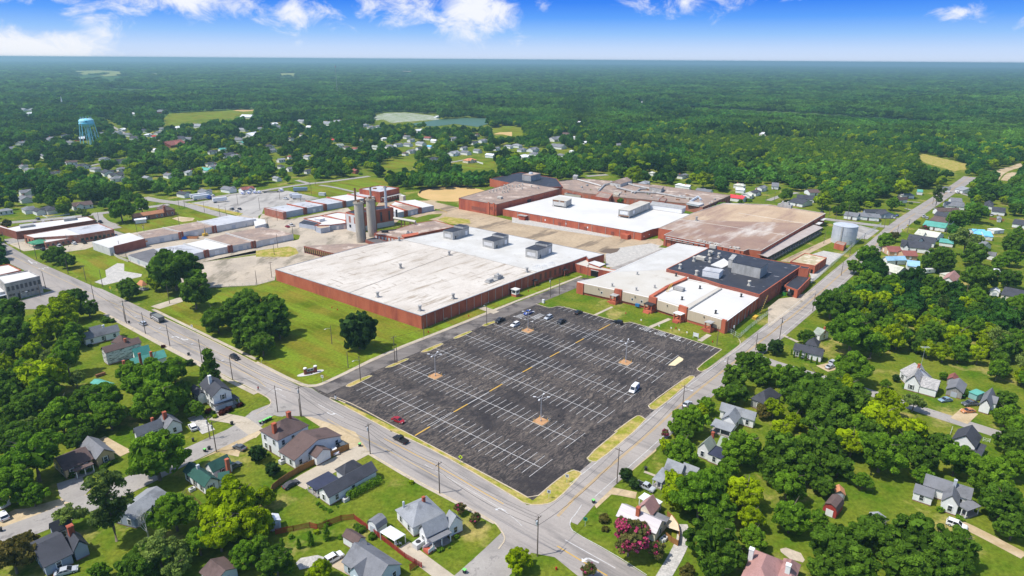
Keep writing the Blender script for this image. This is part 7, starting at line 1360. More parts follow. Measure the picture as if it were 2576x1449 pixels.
for t, x, y, k, c, l in ((1,380,755,'suv','grey','grey car in the street before the two-storey house'),(1,350,795,'sedan','black','black car behind the long brick store, left'),(1,435,787,'sedan','white','white car behind the long brick store, left'),(1,520,775,'sedan','grey','grey car behind the long brick store, middle'),(1,955,785,'pickup','maroon','maroon pickup at the end of the long brick store'),(1,1010,785,'pickup','black','black pickup at the end of the long brick store'),(1,2335,655,'suv','grey','grey car in the truck yard, left'),(1,2410,652,'sedan','black','black car in the truck yard, left'),(1,2385,675,'sedan','silver','silver car in the truck yard, left'),(1,1965,520,'sedan','white','white car on the street before the dark-roofed house'),(1,2070,515,'pickup','white','white pickup on the street before the dark-roofed house'),(1,2140,520,'suv','white','white car near the blue semi-trailer'),
                        (11,315,830,'sedan','red','red car beside the red-trimmed shed'),(11,358,818,'pickup','white','white pickup beside the red car'),(11,300,550,'pickup','white','white pickup in the truck yard'),(11,250,470,'van','white','white van at the far edge of the truck yard'),(11,30,490,'van','white','white van at the left of the far truck yard'),(1,2440,500,'van','white','white tractor unit in the truck yard, left one'),(1,2500,495,'van','white','white tractor unit in the truck yard, right one'),(1,2560,490,'van','white','white van at the upper truck yard edge'),
                        (11,1735,185,'sedan','white','white car before the dark-roofed white house'),(11,1860,172,'pickup','blue','blue pickup beside the dark-roofed white house'),(31,1225,738,'suv','white','white car at the blue house by the street'),(31,1270,740,'suv','white','white car nearer the street at the blue house'),(31,1570,730,'pickup','white','white pickup in the roadside row'),(31,1600,745,'suv','silver','silver car in the roadside row'),(31,1680,658,'sedan','white','white car in the drive of the brown-roofed row house'),(31,1910,490,'pickup','white','white pickup near the far woods'),(31,1745,935,'van','white','white van between the charcoal roofs'),(31,1830,945,'suv','white','white car between the charcoal roofs'),(31,2250,715,'pickup','white','white pickup in the fenced yard'),(31,1300,718,'sedan','blue','dark blue car close to the street corner'),
                        (31,1510,500,'pickup','black','black pickup by the green-roofed hut'),(31,545,685,'suv','black','black car behind the corner of the tan roof'),(3,2350,345,'suv','grey','dark vehicle behind the green-roofed cottage')): car(t, x, y, k, c,(AA if t in (1,11) else BA) + rnd.uniform(-.15,.15), l, g3)
# load on the black pickup and a few bigger vehicles
def boxthing(name, label, cat, t, x, y, ang, parts, z=0.02, group=None):
    p = G(T(t, x, y), z); r = thing(name, label, cat,(p.x, p.y, z), ang, group)
    for nm, m, bx in parts: b = MB(); [b.box(*q) for q in bx]; b.build(nm, m, r)
    return r
def wheels(r, xs, w, me=WHB, rad=.5):
    for x in xs:
        for s in (-1,1): o = bpy.data.objects.new('wheel', me[0]); COL.objects.link(o); o.parent = r; o.matrix_local = Matrix.Translation((x, s * w, rad)) @ Matrix.Rotation(math.pi / 2,4,'X'); q = bpy.data.objects.new('rim', me[1]); COL.objects.link(q); q.parent = o
dt = boxthing('dump_truck','black and white dump truck with many axles on the main street','truck',2,1585,325, AA, [('chassis', darkm, [(-4.6,4.4,-.9,.9,.6,1.1)]),('cab', CP['black'], [(2.6,4.0,-1.1,1.1,1.0,2.9)]),('bonnet', CP['black'], [(4.0,5.2,-.9,.9,1.0,2.0)]),('windscreen', carglass, [(3.95,4.05,-.95,.95,2.0,2.75)]),('side_stripe', CP['white'], [(-4.4,2.0,-1.29,-1.25,1.7,2.1),(-4.4,2.0,1.25,1.29,1.7,2.1),(-4.3,3.6,-1.2,-1.1,.9,1.25),(-4.3,3.6,1.1,1.2,.9,1.25)]),('dump_body', CP['grey'], [(-4.6,2.3,-1.25,-1.1,1.2,2.8),(-4.6,2.3,1.1,1.25,1.2,2.8),(-4.6,2.3,-1.1,1.1,1.2,1.4),(-4.75,-4.6,-1.25,1.25,1.2,2.8),(2.3,2.45,-1.25,1.25,1.2,3.0)]),('tarpaulin', mat('grey_tarp',(.17,.18,.17)), [(-4.5,2.2,-1.1,1.1,2.45,2.7)])]); wheels(dt,(-4.1,-3.0,-1.9,-.8,.3,4.2),1.0)
bt = boxthing('box_truck','white box truck backed up to the brick loading dock','truck',32,232,70, BA + math.pi, [('cargo_box', CP['white'], [(-3.4,1.6,-1.2,1.2,.9,3.3)]),('cab', CP['black'], [(1.7,3.6,-1.05,1.05,.5,2.3)]),('windscreen', carglass, [(3.3,3.64,-.9,.9,1.4,2.1)]),('chassis', darkm, [(-3.4,3.4,-.8,.8,.5,.9)])]); wheels(bt,(-2.3,2.7),.95)
for x, y, lb in ((165,72,'green waste skip by the loading dock'),(182,72,'yellow-green waste skip by the loading dock')):
    boxthing('waste_skip', lb,'skip',32, x, y, BA, [('bin', mat('skip_' + lb[:4].strip(),(.03,.22,.03) if x < 170 else (.4,.6,.02)), [(-1.2,1.2,-.9,.9,.1,2.0)]),('lid', darkm, [(-1.25,1.25,-.95,.95,2.0,2.1)])])
for t, x, y, L_, c, lb in ((1,2030,560,13,'white','long white semi-trailer at the truck yard edge, front one'),(1,2000,545,13,'white','long white semi-trailer at the truck yard edge, rear one'),(1,2215,585,11,'white','white semi-trailer beside the blue tractor'),(11,450,480,12,'steel','grey container trailer on the grass field'),(11,415,555,8,'white','white box trailer in the truck yard, front one'),(11,385,540,7,'white','white box trailer in the truck yard, rear one')):
    r = boxthing('semi_trailer', lb,'trailer', t, x, y, BA - .2 if t == 1 else .2, [('cargo_box', CP[c], [(-L_ / 2, L_ / 2,-1.25,1.25,1.1,3.9)]),('chassis', darkm, [(-L_ / 2, L_ / 2 - 1,-.8,.8,.8,1.1)])], group='trailers in the truck yard'); wheels(r,(-L_ / 2 + 1.2,-L_ / 2 + 2.4),1.0)
r = boxthing('tractor_unit','blue tractor unit without trailer in the truck yard','truck',1,2135,560, BA + 2, [('cab', CP['blue'], [(1,3,-1.2,1.2,.8,3.1)]),('bonnet', CP['blue'], [(3,4.4,-1,1,.8,1.8)]),('chassis', darkm, [(-3,4,-.6,.6,.6,.9)])]); wheels(r,(-2,-.8,3.4),1.0)
r = boxthing('flatbed_trailer','empty black flatbed trailer at the far truck yard','trailer',11,160,488,.25, [('deck', darkm, [(-8,8,-1.2,1.2,.9,1.2)])]); wheels(r,(-6,-5,5),1.0)
boxthing('grey_container','small grey container on the grass field behind the sheds','container',11,668,518,-.3, [('body', galv, [(-3,3,-1.2,1.2,0,2.4)]),('roof', greyr, [(-3.1,3.1,-1.3,1.3,2.4,2.5)])])
r = boxthing('travel_trailer','small white travel trailer on the lawn right of the cottages','trailer',31,1618,1300,.2, [('body', CP['white'], [(-3,3,-1.1,1.1,.6,2.7)]),('window', carglass, [(-1.5,-.4,-1.13,-1.1,1.5,2.1)])]); wheels(r,(0,),.9, WH,.34)
boxthing('yellow_loader','yellow boom lift standing beside the white sheds','machine',1,2065,925, BA, [('body', CP['yellow'], [(-1.5,1.5,-.9,.9,.4,1.8)]),('boom', CP['yellow'], [(-.2,.2,-.2,.2,1.8,4.5)])]); boxthing('orange_skip','long orange skip in the shed alley','skip',1,1940,950, BA - .9, [('bin', CP['orange'], [(-3.4,3.4,-1.1,1.1,.2,1.6)]),('load', darkm, [(-3.2,3.2,-.95,.95,1.5,1.65)])]); boxthing('blue_tarp_pile','heap under a blue tarp in the shed alley','tarp',1,1855,955,.4, [('tarp', mat('blue_tarp',(.03,.18,.60)), [(-1.5,1.5,-1.2,1.2,0,.9),(-1,.8,-.8,.8,.9,1.6)])])
boxthing('yellow_rack','yellow pallet rack beside the fence of the office block','rack',22,2448,308, BA, [('frame', CP['yellow'], [(-1.8,1.8,-.8,.8,.1,.35),(-1.8,1.8,-.8,.8,.6,.8),(-1.8,1.8,-.8,.8,1.05,1.25)])])
r = boxthing('yellow_fire_stair','steep stair with yellow rails on the side of the black-roofed factory','stair',22,2505,235, BA, [('flight', darkm, [(k * .8 - 3.5, k * .8 - 2.7,-1,0, k * .75, k * .75 + .2) for k in range(9)]),('rail', CP['yellow'], [(k * .8 - 3.5, k * .8 - 2.7,-1.1,-1, k * .75 + .8, k * .75 + 1.3) for k in range(9)])])
boxthing('blue_bins','blue collection box in front of the offices','bin',22,1262,200, AA, [('body', mat('box_blue',(.03,.16,.35)), [(-1.1,1.1,-.5,.5,.8,2.1)]),('leg', darkm, [(-.9,-.7,-.1,.1,0,.8),(.7,.9,-.1,.1,0,.8)])])
for i,(x, y) in enumerate(((2118,432),(2130,436),(2142,440))): boxthing('blue_bin',('left','middle','right')[i] + ' one of the three blue bins at the office corner','bin',22, x, y, AA, [('body', mat('box_blue',(.03,.16,.35)), [(-.4,.4,-.4,.4,0,1.2)]),('lid', darkm, [(-.42,.42,-.42,.42,1.2,1.27)])])
boxthing('picnic_bench','wooden bench by the front corner of the brick warehouse','bench',12,1912,322, BA, [('seat', mat('bench_wood',(.45,.30,.16)), [(-1.2,1.2,-.3,.3,.42,.5)]),('backrest', mat('bench_wood',(.45,.30,.16)), [(-1.2,1.2,.25,.33,.5,1.0)]),('leg', darkm, [(-1.1,-1,-.3,.3,0,.42),(1,1.1,-.3,.3,0,.42)])])
boxthing('white_notice_board','white notice board on two posts at the lot kerb','sign',22,1847,505, AA, [('panel', white_m, [(-1.1,1.1,-.06,.06,.8,2.4)]),('post', white_m, [(-1.2,-1.05,-.1,.1,0,2.5),(1.05,1.2,-.1,.1,0,2.5)])])
for i,(x, y) in enumerate(((1298,345),(1478,405),(1600,425),(1680,445),(1758,470))): boxthing('bollard_sign','%s small white and yellow sign post on the grass by the lot' % ('first','second','third','fourth','fifth')[i],'sign',22, x, y, AA, [('panel', white_m, [(-.3,.3,-.04,.04,.8,1.5)]),('post', CP['yellow'], [(-.07,.07,-.07,.07,0,1.0)])], group='sign posts at the office lawn')
boxthing('utility_cabinet','white utility cabinet at the entrance kerb of the mill drive','cabinet',22,315,150, AA, [('body', white_m, [(-.6,.6,-.4,.4,0,1.8)])]); boxthing('transformer_post','grey meter post on the kerb island at the lot entrance','post',12,803,1130, AA, [('body', galv, [(-.3,.3,-.2,.2,.6,1.7)]),('post', darkm, [(-.1,.1,-.1,.1,0,2.4)])])
for t, x, y, lb in ((22,1145,262,'red fire hydrant on the office lawn'),(22,2018,548,'red fire hydrant on the grass near the lot corner'),(22,1648,412,'red hydrant by the office walkway'),(12,765,205,'red hydrant on the mill lawn, left one'),(12,820,225,'red hydrant on the mill lawn, right one'),(12,2140,288,'red hydrant beside the mill drive'),(12,1735,450,'red hydrant near the warehouse corner'),(23,445,1385,'red hydrant on the grass at the bottom edge'),(22,165,35,'red hydrant left of the mill drive')):
    p = G(T(t, x, y)); r = thing('fire_hydrant', lb,'hydrant',(p.x, p.y,0)); b = MB(); b.cyl(0,0,0,.7,.18,.16,10); b.cyl(0,0,.7,.9,.2,.06,10); b.build('barrel', mat('hydrant_red',(.45,.03,.02)), r); b = MB(); b.box(-.32,.32,-.08,.08,.42,.58); b.build('nozzle', mat('hydrant_red',(.45,.03,.02)), r)
# wheelie bins
def wbin(t, x, y, lid, label, group=None):
    p = G(T(t, x, y)); r = thing('wheelie_bin', label,'bin',(p.x, p.y,0), rnd.uniform(0,3), group); b = MB(); b.add([(-.25,-.3,.1),(.25,-.3,.1),(.25,.3,.1),(-.25,.3,.1),(-.33,-.38,1.05),(.33,-.38,1.05),(.33,.38,1.05),(-.33,.38,1.05)], [(0,3,2,1),(4,5,6,7),(0,1,5,4),(1,2,6,5),(2,3,7,6),(3,0,4,7)]); b.build('body', darkm, r); b = MB(); b.box(-.37,.37,-.42,.42,1.05,1.14); b.build('lid', lid, r); b = MB(); b.cyl(0,0,-.05,.05,.12); o = b.build('wheel', rubber, r); o.rotation_euler = (0, math.pi / 2,0); o.location = (.25,.33,.12)
glid = mat('lime_lid',(.20,.62,.16)); 
for i,(x, y) in enumerate(((45,1370),(80,1358),(103,1345),(125,1335),(148,1325))): wbin(12, x, y, glid,'%s wheelie bin from the left behind the big cream house' % ('first','second','third','fourth','fifth')[i],'green-lidded bins in a row')
for t, x, y, m, lb in ((23,818,715, glid,'green-lidded bin at the kerb of mill street'),(23,1345,385, darkm,'black bin beside the path of the half covered bungalow'),(13,1045,145, glid,'green-lidded bin at the ranch house driveway'),(3,2063,200, glid,'lime-lidded bin beside the side street'),(3,2107,178, darkm,'grey-lidded bin right of the lime-lidded bin'),(3,1945,95, darkm,'black bin on the grass by the side street'),(2,1900,678, darkm,'black bin on the main street pavement'),(2,1300,355, darkm,'black bin beside the double utility pole'),(13,2098,1420, glid,'green-lidded bin at the bottom edge'),(3,12,1000, darkm,'grey bin at the left edge of the side street'),(2,2335,1375, darkm,'black bin tipped on the corner lawn'),(32,1960,1110, glid,'green-lidded bin by the weathered garage')): wbin(t, x, y, m, lb)
acm = mat('ac_grey',(.55,.55,.54), rough=.6)
for t, x, y, s, lb in ((13,905,690,.9,'air conditioner beside the ranch house hedge'),(23,1535,1085,.8,'grey air conditioner behind the metal-roofed house, right one'),(23,1512,1095,.7,'grey air conditioner behind the metal-roofed house, left one'),(13,1635,1150,1.3,'grey air conditioner unit beside the red-stepped porch'),(13,488,335,.6,'left air conditioner behind the big cream house'),(13,515,320,.6,'right air conditioner behind the big cream house'),(3,1935,590,.8,'cream tank beside the green-roofed cottage'),(13,270,310,1.0,'white garden table set behind the big cream house')):
    p = G(T(t, x, y)); r = thing('air_conditioner', lb,'air conditioner',(p.x, p.y,0), BA); b = MB(); b.box(-s, s,-s * .7, s * .7,0, s * 1.1); b.build('casing', acm, r); b = MB(); b.cyl(0,0, s * 1.1, s * 1.15, s * .5); b.build('fan_grille', darkm, r)
# lawn sign of the mill
p = G(T(12,550,858)); r = thing('mill_sign','brick sign with two white-capped pillars on an oval white gravel bed','sign',(p.x, p.y,0), BA - .35); b = MB(); b.box(-1.4,1.4,-.25,.25,0,.9); b.build('plinth', brickd, r)
for s in (-1,1): b = MB(); b.box(s * 1.9 - .5, s * 1.9 + .5,-.5,.5,0,2.4); o = b.build('pillar', brickd, r); b = MB(); b.cyl(s * 1.9,0,2.4,2.7,.7,.62,10); b.build('cap', trimw, o)
b = MB(); b.box(-1.35,1.35,-.16,.16,1.0,2.0); pn = b.build('panel', mat('sign_grey',(.42,.42,.40)), r); me = text_mesh('MILL',.62,.02); me.materials.append(darkm)
b = MB(); b.box(-1.0,-.2,-.19,-.165,1.25,1.7); b.box(.2,.9,-.19,-.165,1.35,1.8); b.build('lettering', darkm, pn); bpy.data.meshes.remove(me)
bed = struct(None) if False else None
pts = [(p.x + 5.0 * math.cos(a) * math.cos(BA - .35) - 1.7 * math.sin(a) * math.sin(BA - .35), p.y + 5.0 * math.cos(a) * math.sin(BA - .35) + 1.7 * math.sin(a) * math.cos(BA - .35)) for a in [i * math.pi / 12 for i in range(24)]]; sheet('white_gravel_bed', pts,.02, mat('white_pebbles',(.60,.58,.54),(.48,.46,.42), scale=2), world=True)
for q, k in (((508,862),'y'),((560,855),'d'),((590,845),'d'),((603,825),'y')): shrub(12, *q,10, k,'small clipped shrub')
# people
skin = mat('skin',(.45,.26,.18), rough=.6)
def person(t, x, y, label, top, bottom, ang=0, hair=(.03,.02,.015), stride=.25):
    p = G(T(t, x, y)); me = bpy.data.meshes.new('person'); V = [(0,0,.98),(0,0,1.18),(0,0,1.42),(0,0,1.53),(.02,0,1.68),(-.0,.19,1.43),(.06,.26,1.16),(.16,.24,.95),(0,-.19,1.43),(-.04,-.27,1.16),(.02,-.27,.92),(stride * .4,.1,.9),(stride * .6,.11,.5),(stride,.11,.08),(stride + .14,.11,.03),(-stride * .2,-.1,.9),(-stride * .5,-.11,.5),(-stride,-.11,.09),(-stride + .13,-.11,.03)]
    Eg = [(0,1),(1,2),(2,3),(3,4),(2,5),(5,6),(6,7),(2,8),(8,9),(9,10),(0,11),(11,12),(12,13),(13,14),(0,15),(15,16),(16,17),(17,18)]; R = [.15,.14,.17,.06,.105,.06,.045,.035,.06,.045,.035,.09,.065,.045,.04,.09,.065,.045,.04]
    me.from_pydata(V, Eg, []); o = bpy.data.objects.new('person', me); COL.objects.link(o); o.location = (p.x, p.y,0.02); o.rotation_euler = (0,0, ang); sk = o.modifiers.new('skin','SKIN')
    for v, rr in zip(me.skin_vertices[0].data, R): v.radius = (rr, rr)
    me.skin_vertices[0].data[0].use_root = True; ss = o.modifiers.new('smooth','SUBSURF'); ss.levels = 1; ss.render_levels = 1; me.materials.append(skin)
    tag(o, label,'person')
    b = MB(); b.lathe([(.19,.92),(.185,1.1),(.21,1.3),(.20,1.45),(.08,1.52)],12); sh = b.build('shirt', top, o, True); b = MB()
    for s in (1,-1): b.tube([(0, s * .18,1.44),(.03 * s, s * .26,1.18)],.075,8)
    b.build('sleeves', top, o, True); b = MB(); b.tube([(0,.09,1.0),(stride * .6,.11,.5),(stride * .95,.11,.14)],.12,8,0,.075); b.tube([(0,-.09,1.0),(-stride * .5,-.11,.5),(-stride * .95,-.11,.14)],.12,8,0,.075); b.build('trousers', bottom, o, True); b = MB(); b.lathe([(.115,1.66),(.125,1.74),(.09,1.82),(0,1.84)],12,-.01); b.build('hair', mat('dark_hair', hair), o, True); return o
person(12,25,1032,'person in a red top and dark trousers walking on the pavement', mat('red_cloth',(.50,.02,.03)), mat('dark_cloth',(.03,.03,.04)), AA)
# ---------------------------------------------------------------- lamps, poles and wires
def lamp4(t, x, y, lb):
    p = G(T(t, x, y)); r = thing('lot_lamp', lb,'street lamp',(p.x, p.y,0), BA + .3,'four-headed lamps on the parking lot'); b = MB(); b.cyl(0,0,0,.7,.28,.28,10); b.build('base', conc, r); b = MB(); b.cyl(0,0,.7,8.6,.13,.08,8); b.build('pole', steelp, r)
    for i in range(4):
        a = i * math.pi / 2 + (.35 if i % 2 else 0); c, s = math.cos(a), math.sin(a); b = MB(); b.tube([(0,0,8.3),(c * .9, s * .9,8.9),(c * 2.0, s * 2.0,9.15)],.05,5); o = b.build('arm', steelp, r); b = MB(); b.add([], []); 
        M = Matrix.Rotation(a,4,'Z'); b.box(1.8,2.7,-.2,.2,9.08,9.25, M=M); b.build('lamp_head', white_m, o)
    q = [(p.x + dx * U.x + dy * V.x, p.y + dx * U.y + dy * V.y) for dx, dy in ((-2,-2),(2,-2),(2,2),(-2,2))]; sheet('lamp_island', q,.06, mulch, world=True); qq = q + [q[0]]
    for a, c in zip(qq, qq[1:]): 
        b = MB(); b.tube([(*a,.06),(*c,.06)],.12,4); struct(b.build('kerb', curb_m))
    for dx, dy in ((1.6,1.6),(1.6,-1.6),(-1.6,1.6)): 
        o = thing('bollard','','bollard',(p.x + dx * U.x + dy * V.x, p.y + dx * U.y + dy * V.y,0)); later(o,'yellow bollard',(PX(o.location)[0], PX(o.location)[1]),'bollard','bollards round the lot lamps'); b = MB(); b.cyl(0,0,0,1.1,.09,.09,8); b.build('post', CP['yellow'], o); b = MB(); b.cyl(0,0,1.1,1.16,.1,.05,8); b.build('cap', CP['yellow'], o)
    LAND.append(('%s lot lamp' % lb.split()[0], T(t, x, y)))
lamp4(12,1805,890,'left four-headed lamp post on the parking lot'); lamp4(22,160,432,'farthest four-headed lamp post on the parking lot'); lamp4(22,1143,752,'right four-headed lamp post on the parking lot'); lamp4(22,290,1345,'nearest four-headed lamp post on the parking lot')
POLE = {}
def upole(t, x, y, h=10.5, arm=True, lamp=None, tr=False, ang=None, label=None, key=None, lean=0):
    p = G(T(t, x, y)); r = bpy.data.objects.new('utility_pole', None); COL.objects.link(r); r.location = (p.x, p.y,0); r.rotation_euler = (0,0, AA if ang is None else ang); b = MB(); b.cyl(0,0,-.2, h,.17,.11,8); b.build('pole', woodpole, r)
    if arm: b = MB(); b.box(-.07,.07,-1.2,1.2, h - .7, h - .55); o = b.build('crossarm', woodpole, r); b = MB(); [b.cyl(0, y, h - .55, h - .3,.06,.04,6) for y in (-1.1,0,1.1)]; b.build('insulator', galv, o)
    if tr: b = MB(); b.cyl(.35,0, h - 2.6, h - 1.5,.28,.28,10); b.build('transformer', galv, r)
    if lamp: b = MB(); b.tube([(0,0, h * .82),(0, lamp * 1.2, h * .88),(0, lamp * 2.4, h * .89)],.05,5); o = b.build('lamp_arm', steelp, r); b = MB(); b.box(-.15,.15, min(lamp * 2.2, lamp * 3), max(lamp * 2.2, lamp * 3), h * .88, h * .88 + .15); b.build('lamp_head', white_m, o)
    if label: tag(r, label,'utility pole','utility poles')
    else: later(r,'wooden utility pole', T(t, x, y),'utility pole','utility poles')
    if key: POLE[key] = (Vector((p.x, p.y,0)), h)
    return r
upole(13,1848,618,10, key='m3'); upole(13,1150,222,10.5, key='m2', tr=True); upole(12,460,1298,11.5, key='m1', tr=True); upole(12,448,1290,6.5, arm=False); upole(12,220,1250,10, arm=False, key='m1b'); upole(23,255,1248,11.5, tr=True, key='m4'); upole(23,1055,518,11.5, key='b0', ang=BA)
upole(2,2342,925,10, lamp=1, key='m0', arm=False); upole(2,2035,752,10, lamp=1, key='a5', arm=False); upole(2,1710,582,9.8, lamp=1, key='a4', arm=False); upole(2,1465,460,9.8, lamp=1, key='a3', arm=False); upole(2,1275,355,11, key='a2', tr=True); upole(2,1262,340,6, arm=False); upole(2,953,140,9.5, key='a1', arm=False); upole(2,252,250,11, arm=False, lamp=-1)
upole(1,1035,1440,9.5, arm=False); upole(1,868,1382,9, key='n1'); upole(1,688,1305,9, arm=False); upole(1,370,1160,10, key='n2'); upole(1,208,1085,9, arm=False); upole(1,490,1185,8.5, arm=False); upole(1,35,1195,9, arm=False); upole(1,50,1005,8, arm=False); upole(1,460,1449,9, arm=False); upole(1,690,1035,8, arm=False); upole(2,1708,160,10, arm=False); upole(2,410,85,7, arm=False)
upole(12,1398,755,11.5, key='l1', lamp=None); upole(12,1420,752,8, arm=False); upole(12,1053,932,10, lamp=1, key='l0', arm=False); upole(12,2322,372,11, lamp=.6, key='l2'); upole(22,385,95,10.5, key='l3', tr=True); upole(22,475,65,8, arm=False); upole(21,760,1390,10, lamp=.6); upole(12,765,565,8.5, arm=False, lamp=1, label='dark lamp post with two heads on the mill lawn'); upole(12,928,803,6.5, arm=False, label='short dark lamp post beside the mill sign'); upole(12,1690,480,6, arm=False, label='short lamp post at the warehouse corner'); upole(22,2060,580,8.5, arm=False); upole(22,2230,500,7, arm=False, tr=True)
upole(22,2150,900,8.5, arm=False, lamp=1, key='b2'); upole(22,1712,1230,5.5 + 4, key='b1', lamp=-1, ang=BA); upole(22,2450,625,7.5, key='b3', ang=BA, arm=False); upole(32,115,515,10, key='b4', ang=BA, tr=True); upole(32,448,235,9, key='b5', ang=BA, arm=False); upole(31,735,1325,8, arm=False); upole(31,820,1130,8.5, ang=BA, key='b6', arm=False, tr=True); upole(31,1165,850,8.5, ang=BA, arm=False); upole(31,1400,895,10, ang=BA, key='b7', tr=True); upole(31,960,1000,7, arm=False); upole(31,560,1005,9, arm=False); upole(31,1790,915,19, ang=BA, arm=False); upole(31,1300,895,6, arm=False); upole(31,1220,815,8, arm=False); upole(31,795,770,12, arm=False); upole(31,610,745,10, arm=False); upole(31,1395,690,9); upole(31,680,760,6, arm=False); upole(31,60,590,9); upole(31,1655,610,8)
upole(32,2000,40,9, arm=False); upole(3,2178,200,10.5, tr=True, key='s1'); upole(2,2115,1520,8, tr=True); upole(11,215,770,9, arm=False); upole(11,160,1345,9); upole(11,10,1420,8, arm=False); upole(11,220,1045,9, arm=False); upole(11,185,1115,7, arm=False); upole(11,372,915,9, arm=False); upole(11,560,515,10); upole(11,240,555,8, arm=False); upole(11,120,830,6, arm=False); upole(11,450,575,7, arm=False); upole(11,540,435,7, arm=False); upole(11,600,415,6, arm=False); upole(11,40,665,10, arm=False, lamp=1); upole(1,1805,815,9, arm=False); upole(1,1380,890,8, arm=False); upole(1,1450,880,5, tr=True); upole(1,2060,690,9, arm=False); upole(1,2215,730,9, arm=False); upole(1,2280,735,7, arm=False); upole(1,2395,615,9, arm=False); upole(1,1805,650,8, arm=False); upole(1,1860,640,6, arm=False); upole(1,1005,810,9, arm=False); upole(1,1280,1185,6, arm=False); upole(1,2075,930,7, arm=False); upole(1,1210,1085,7, arm=False)
upole(21,1130,335,12, arm=False); upole(21,500,395,7, label='short pole among the aerials behind the black-roofed block'); upole(21,2025,470,10); upole(21,2230,440,9, arm=False); upole(21,2555,590,9); upole(21,460,420,6)
def wire(a, c, dz=-.55, sag=1.2, off=0.0, r=.035):
    (pa, ha),(pc, hc) = POLE[a], POLE[c]; A, B_ = pa + Vector((0,0, ha + dz)), pc + Vector((0,0, hc + dz)); t = (B_ - A).normalized(); n = Vector((-t.y, t.x,0)) * off; b = MB(); b.tube([A.lerp(B_, k / 10) + n - Vector((0,0, sag * 4 * (k / 10) * (1 - k / 10))) - A for k in range(11)], r,4); o = b.build('overhead_wire', darkm); o.location = A
    later(o,'thin overhead wire',((PX(A)[0] + PX(B_)[0]) / 2,(PX(A)[1] + PX(B_)[1]) / 2),'wire','overhead wires')
for s in (('a1','a2'),('a2','a3'),('a3','a4'),('a4','a5'),('a5','m0'),('m0','m1'),('m1','m2'),('m2','m3'),('m3','m4')):
    wire(*s,-.5,1.0,0); wire(*s,-3.0,1.6,.1,.055)
    if s[0][0] == 'm': wire(*s,-.5,1.0,1.0); wire(*s,-.5,1.0,-1.0)
for s in (('m4','b0'),('b0','b1'),('b1','b2'),('b2','b3'),('b3','b4'),('b4','b5'),('b6','b7')): wire(*s,-.6,1.2,.8); wire(*s,-2.6,1.6,0,.05)
for s in (('m1','l0'),('l0','l1'),('l1','l2'),('l2','l3'),('m1b','s1')): wire(*s,-.6,1.4,0)
# small road signs
def rsign(t, x, y, m, lb, diamond=True, h=2.4):
    p = G(T(t, x, y)); r = thing('road_sign', lb,'sign',(p.x, p.y,0),-.3); b = MB(); b.cyl(0,0,0, h,.05,.05,6); b.build('post', galv, r); b = MB(); M = Matrix.Translation((0,-.07, h - .1)) @ (Matrix.Rotation(math.pi / 4,4,'Y') if diamond else Matrix.Identity(4)); b.box(-.5,.5,-.03,.03,-.5,.5, M=M); pn = b.build('panel', m, r); b = MB(); b.box(-.2,.2,-.12,-.105, h - .35, h + .15); b.build('symbol', darkm, pn)
lime = mat('sign_lime',(.62,.80,.02), rough=.5); yel = mat('sign_yellow',(.8,.62,.02), rough=.5)
rsign(13,2060,318, lime,'lime-yellow diamond warning sign on the verge beside the lot'); rsign(12,60,765, lime,'lime-yellow diamond sign under the oaks by the main street'); rsign(2,1118,40, yel,'yellow diamond sign on the far pavement of the main street'); rsign(31,1345,895, lime,'lime sign beside the far street corner'); rsign(31,1398,850, yel,'orange-yellow sign across from the steel tank')
rsign(23,370,670, galv,'small grey sign in the corner verge', False); rsign(23,552,510, galv,'thin grey sign in the verge near the lot exit', False); rsign(12,672,945, white_m,'small white sign at the kerb of the mill drive', False); rsign(2,1938,430, white_m,'small white sign on the pavement by the oaks', False); rsign(23,735,950, mat('street_name_green',(.02,.25,.15)),'thin green street name post on the corner lawn', False)
# fences
def fence(name, label, t, pts, h, m, kind='board', step=2.2, r=.045):
    P = [G(T(t, *q)) for q in pts]; o0 = P[0]; root = thing(name, label,'fence',(o0.x, o0.y,0)); b = MB(); c = MB()
    for a, d in zip(P, P[1:]):
        L_ = (d - a).length; n = max(1, int(L_ / step)); t_ = (d - a) / L_; nn = Vector((-t_.y, t_.x,0)) * .04
        for i in range(n + 1): q = a + t_ * (L_ * i / n) - o0; b.cyl(q.x, q.y,0, h + .12, r * 1.4, r * 1.4,6)
        A, D = a - o0, d - o0
        if kind == 'board': c.add([(*(A - nn).xy,.05),(*(D - nn).xy,.05),(*(D + nn).xy,.05),(*(A + nn).xy,.05),(*(A - nn).xy, h),(*(D - nn).xy, h),(*(D + nn).xy, h),(*(A + nn).xy, h)], [(0,3,2,1),(4,5,6,7),(0,1,5,4),(1,2,6,5),(2,3,7,6),(3,0,4,7)])
        elif kind == 'picket':
            k = int(L_ / .22)
            for i in range(k): q = A + t_ * (L_ * i / k); M = Matrix(((t_.x,-t_.y,0, q.x),(t_.y, t_.x,0, q.y),(0,0,1,0),(0,0,0,1))); c.box(0,.14,-.02,.02,.1, h, M=M)
            for z in (.4, h - .4): c.tube([(A.x, A.y, z),(D.x, D.y, z)],.045,4)
        else:
            for z in (.15, h * .5, h): c.tube([(A.x, A.y, z),(D.x, D.y, z)], r * .5,4)
            k = int(L_ / .9)
            for i in range(k): q = A + t_ * (L_ * i / k); e = q + t_ * (.9); c.tube([(q.x, q.y,.1),(e.x, e.y, h)],.018,3); c.tube([(q.x, q.y, h),(e.x, e.y,.1)],.018,3)
    b.build('post', m, root); c.build({'board': 'panel','picket': 'pickets'}.get(kind,'mesh'), m, root)
redf = mat('red_fence',(.36,.045,.03),(.28,.035,.025), scale=3, rough=.9); orf = mat('brown_board_fence',(.34,.17,.055),(.26,.125,.04), scale=2, stretch=(3,3,.3), rough=.9)
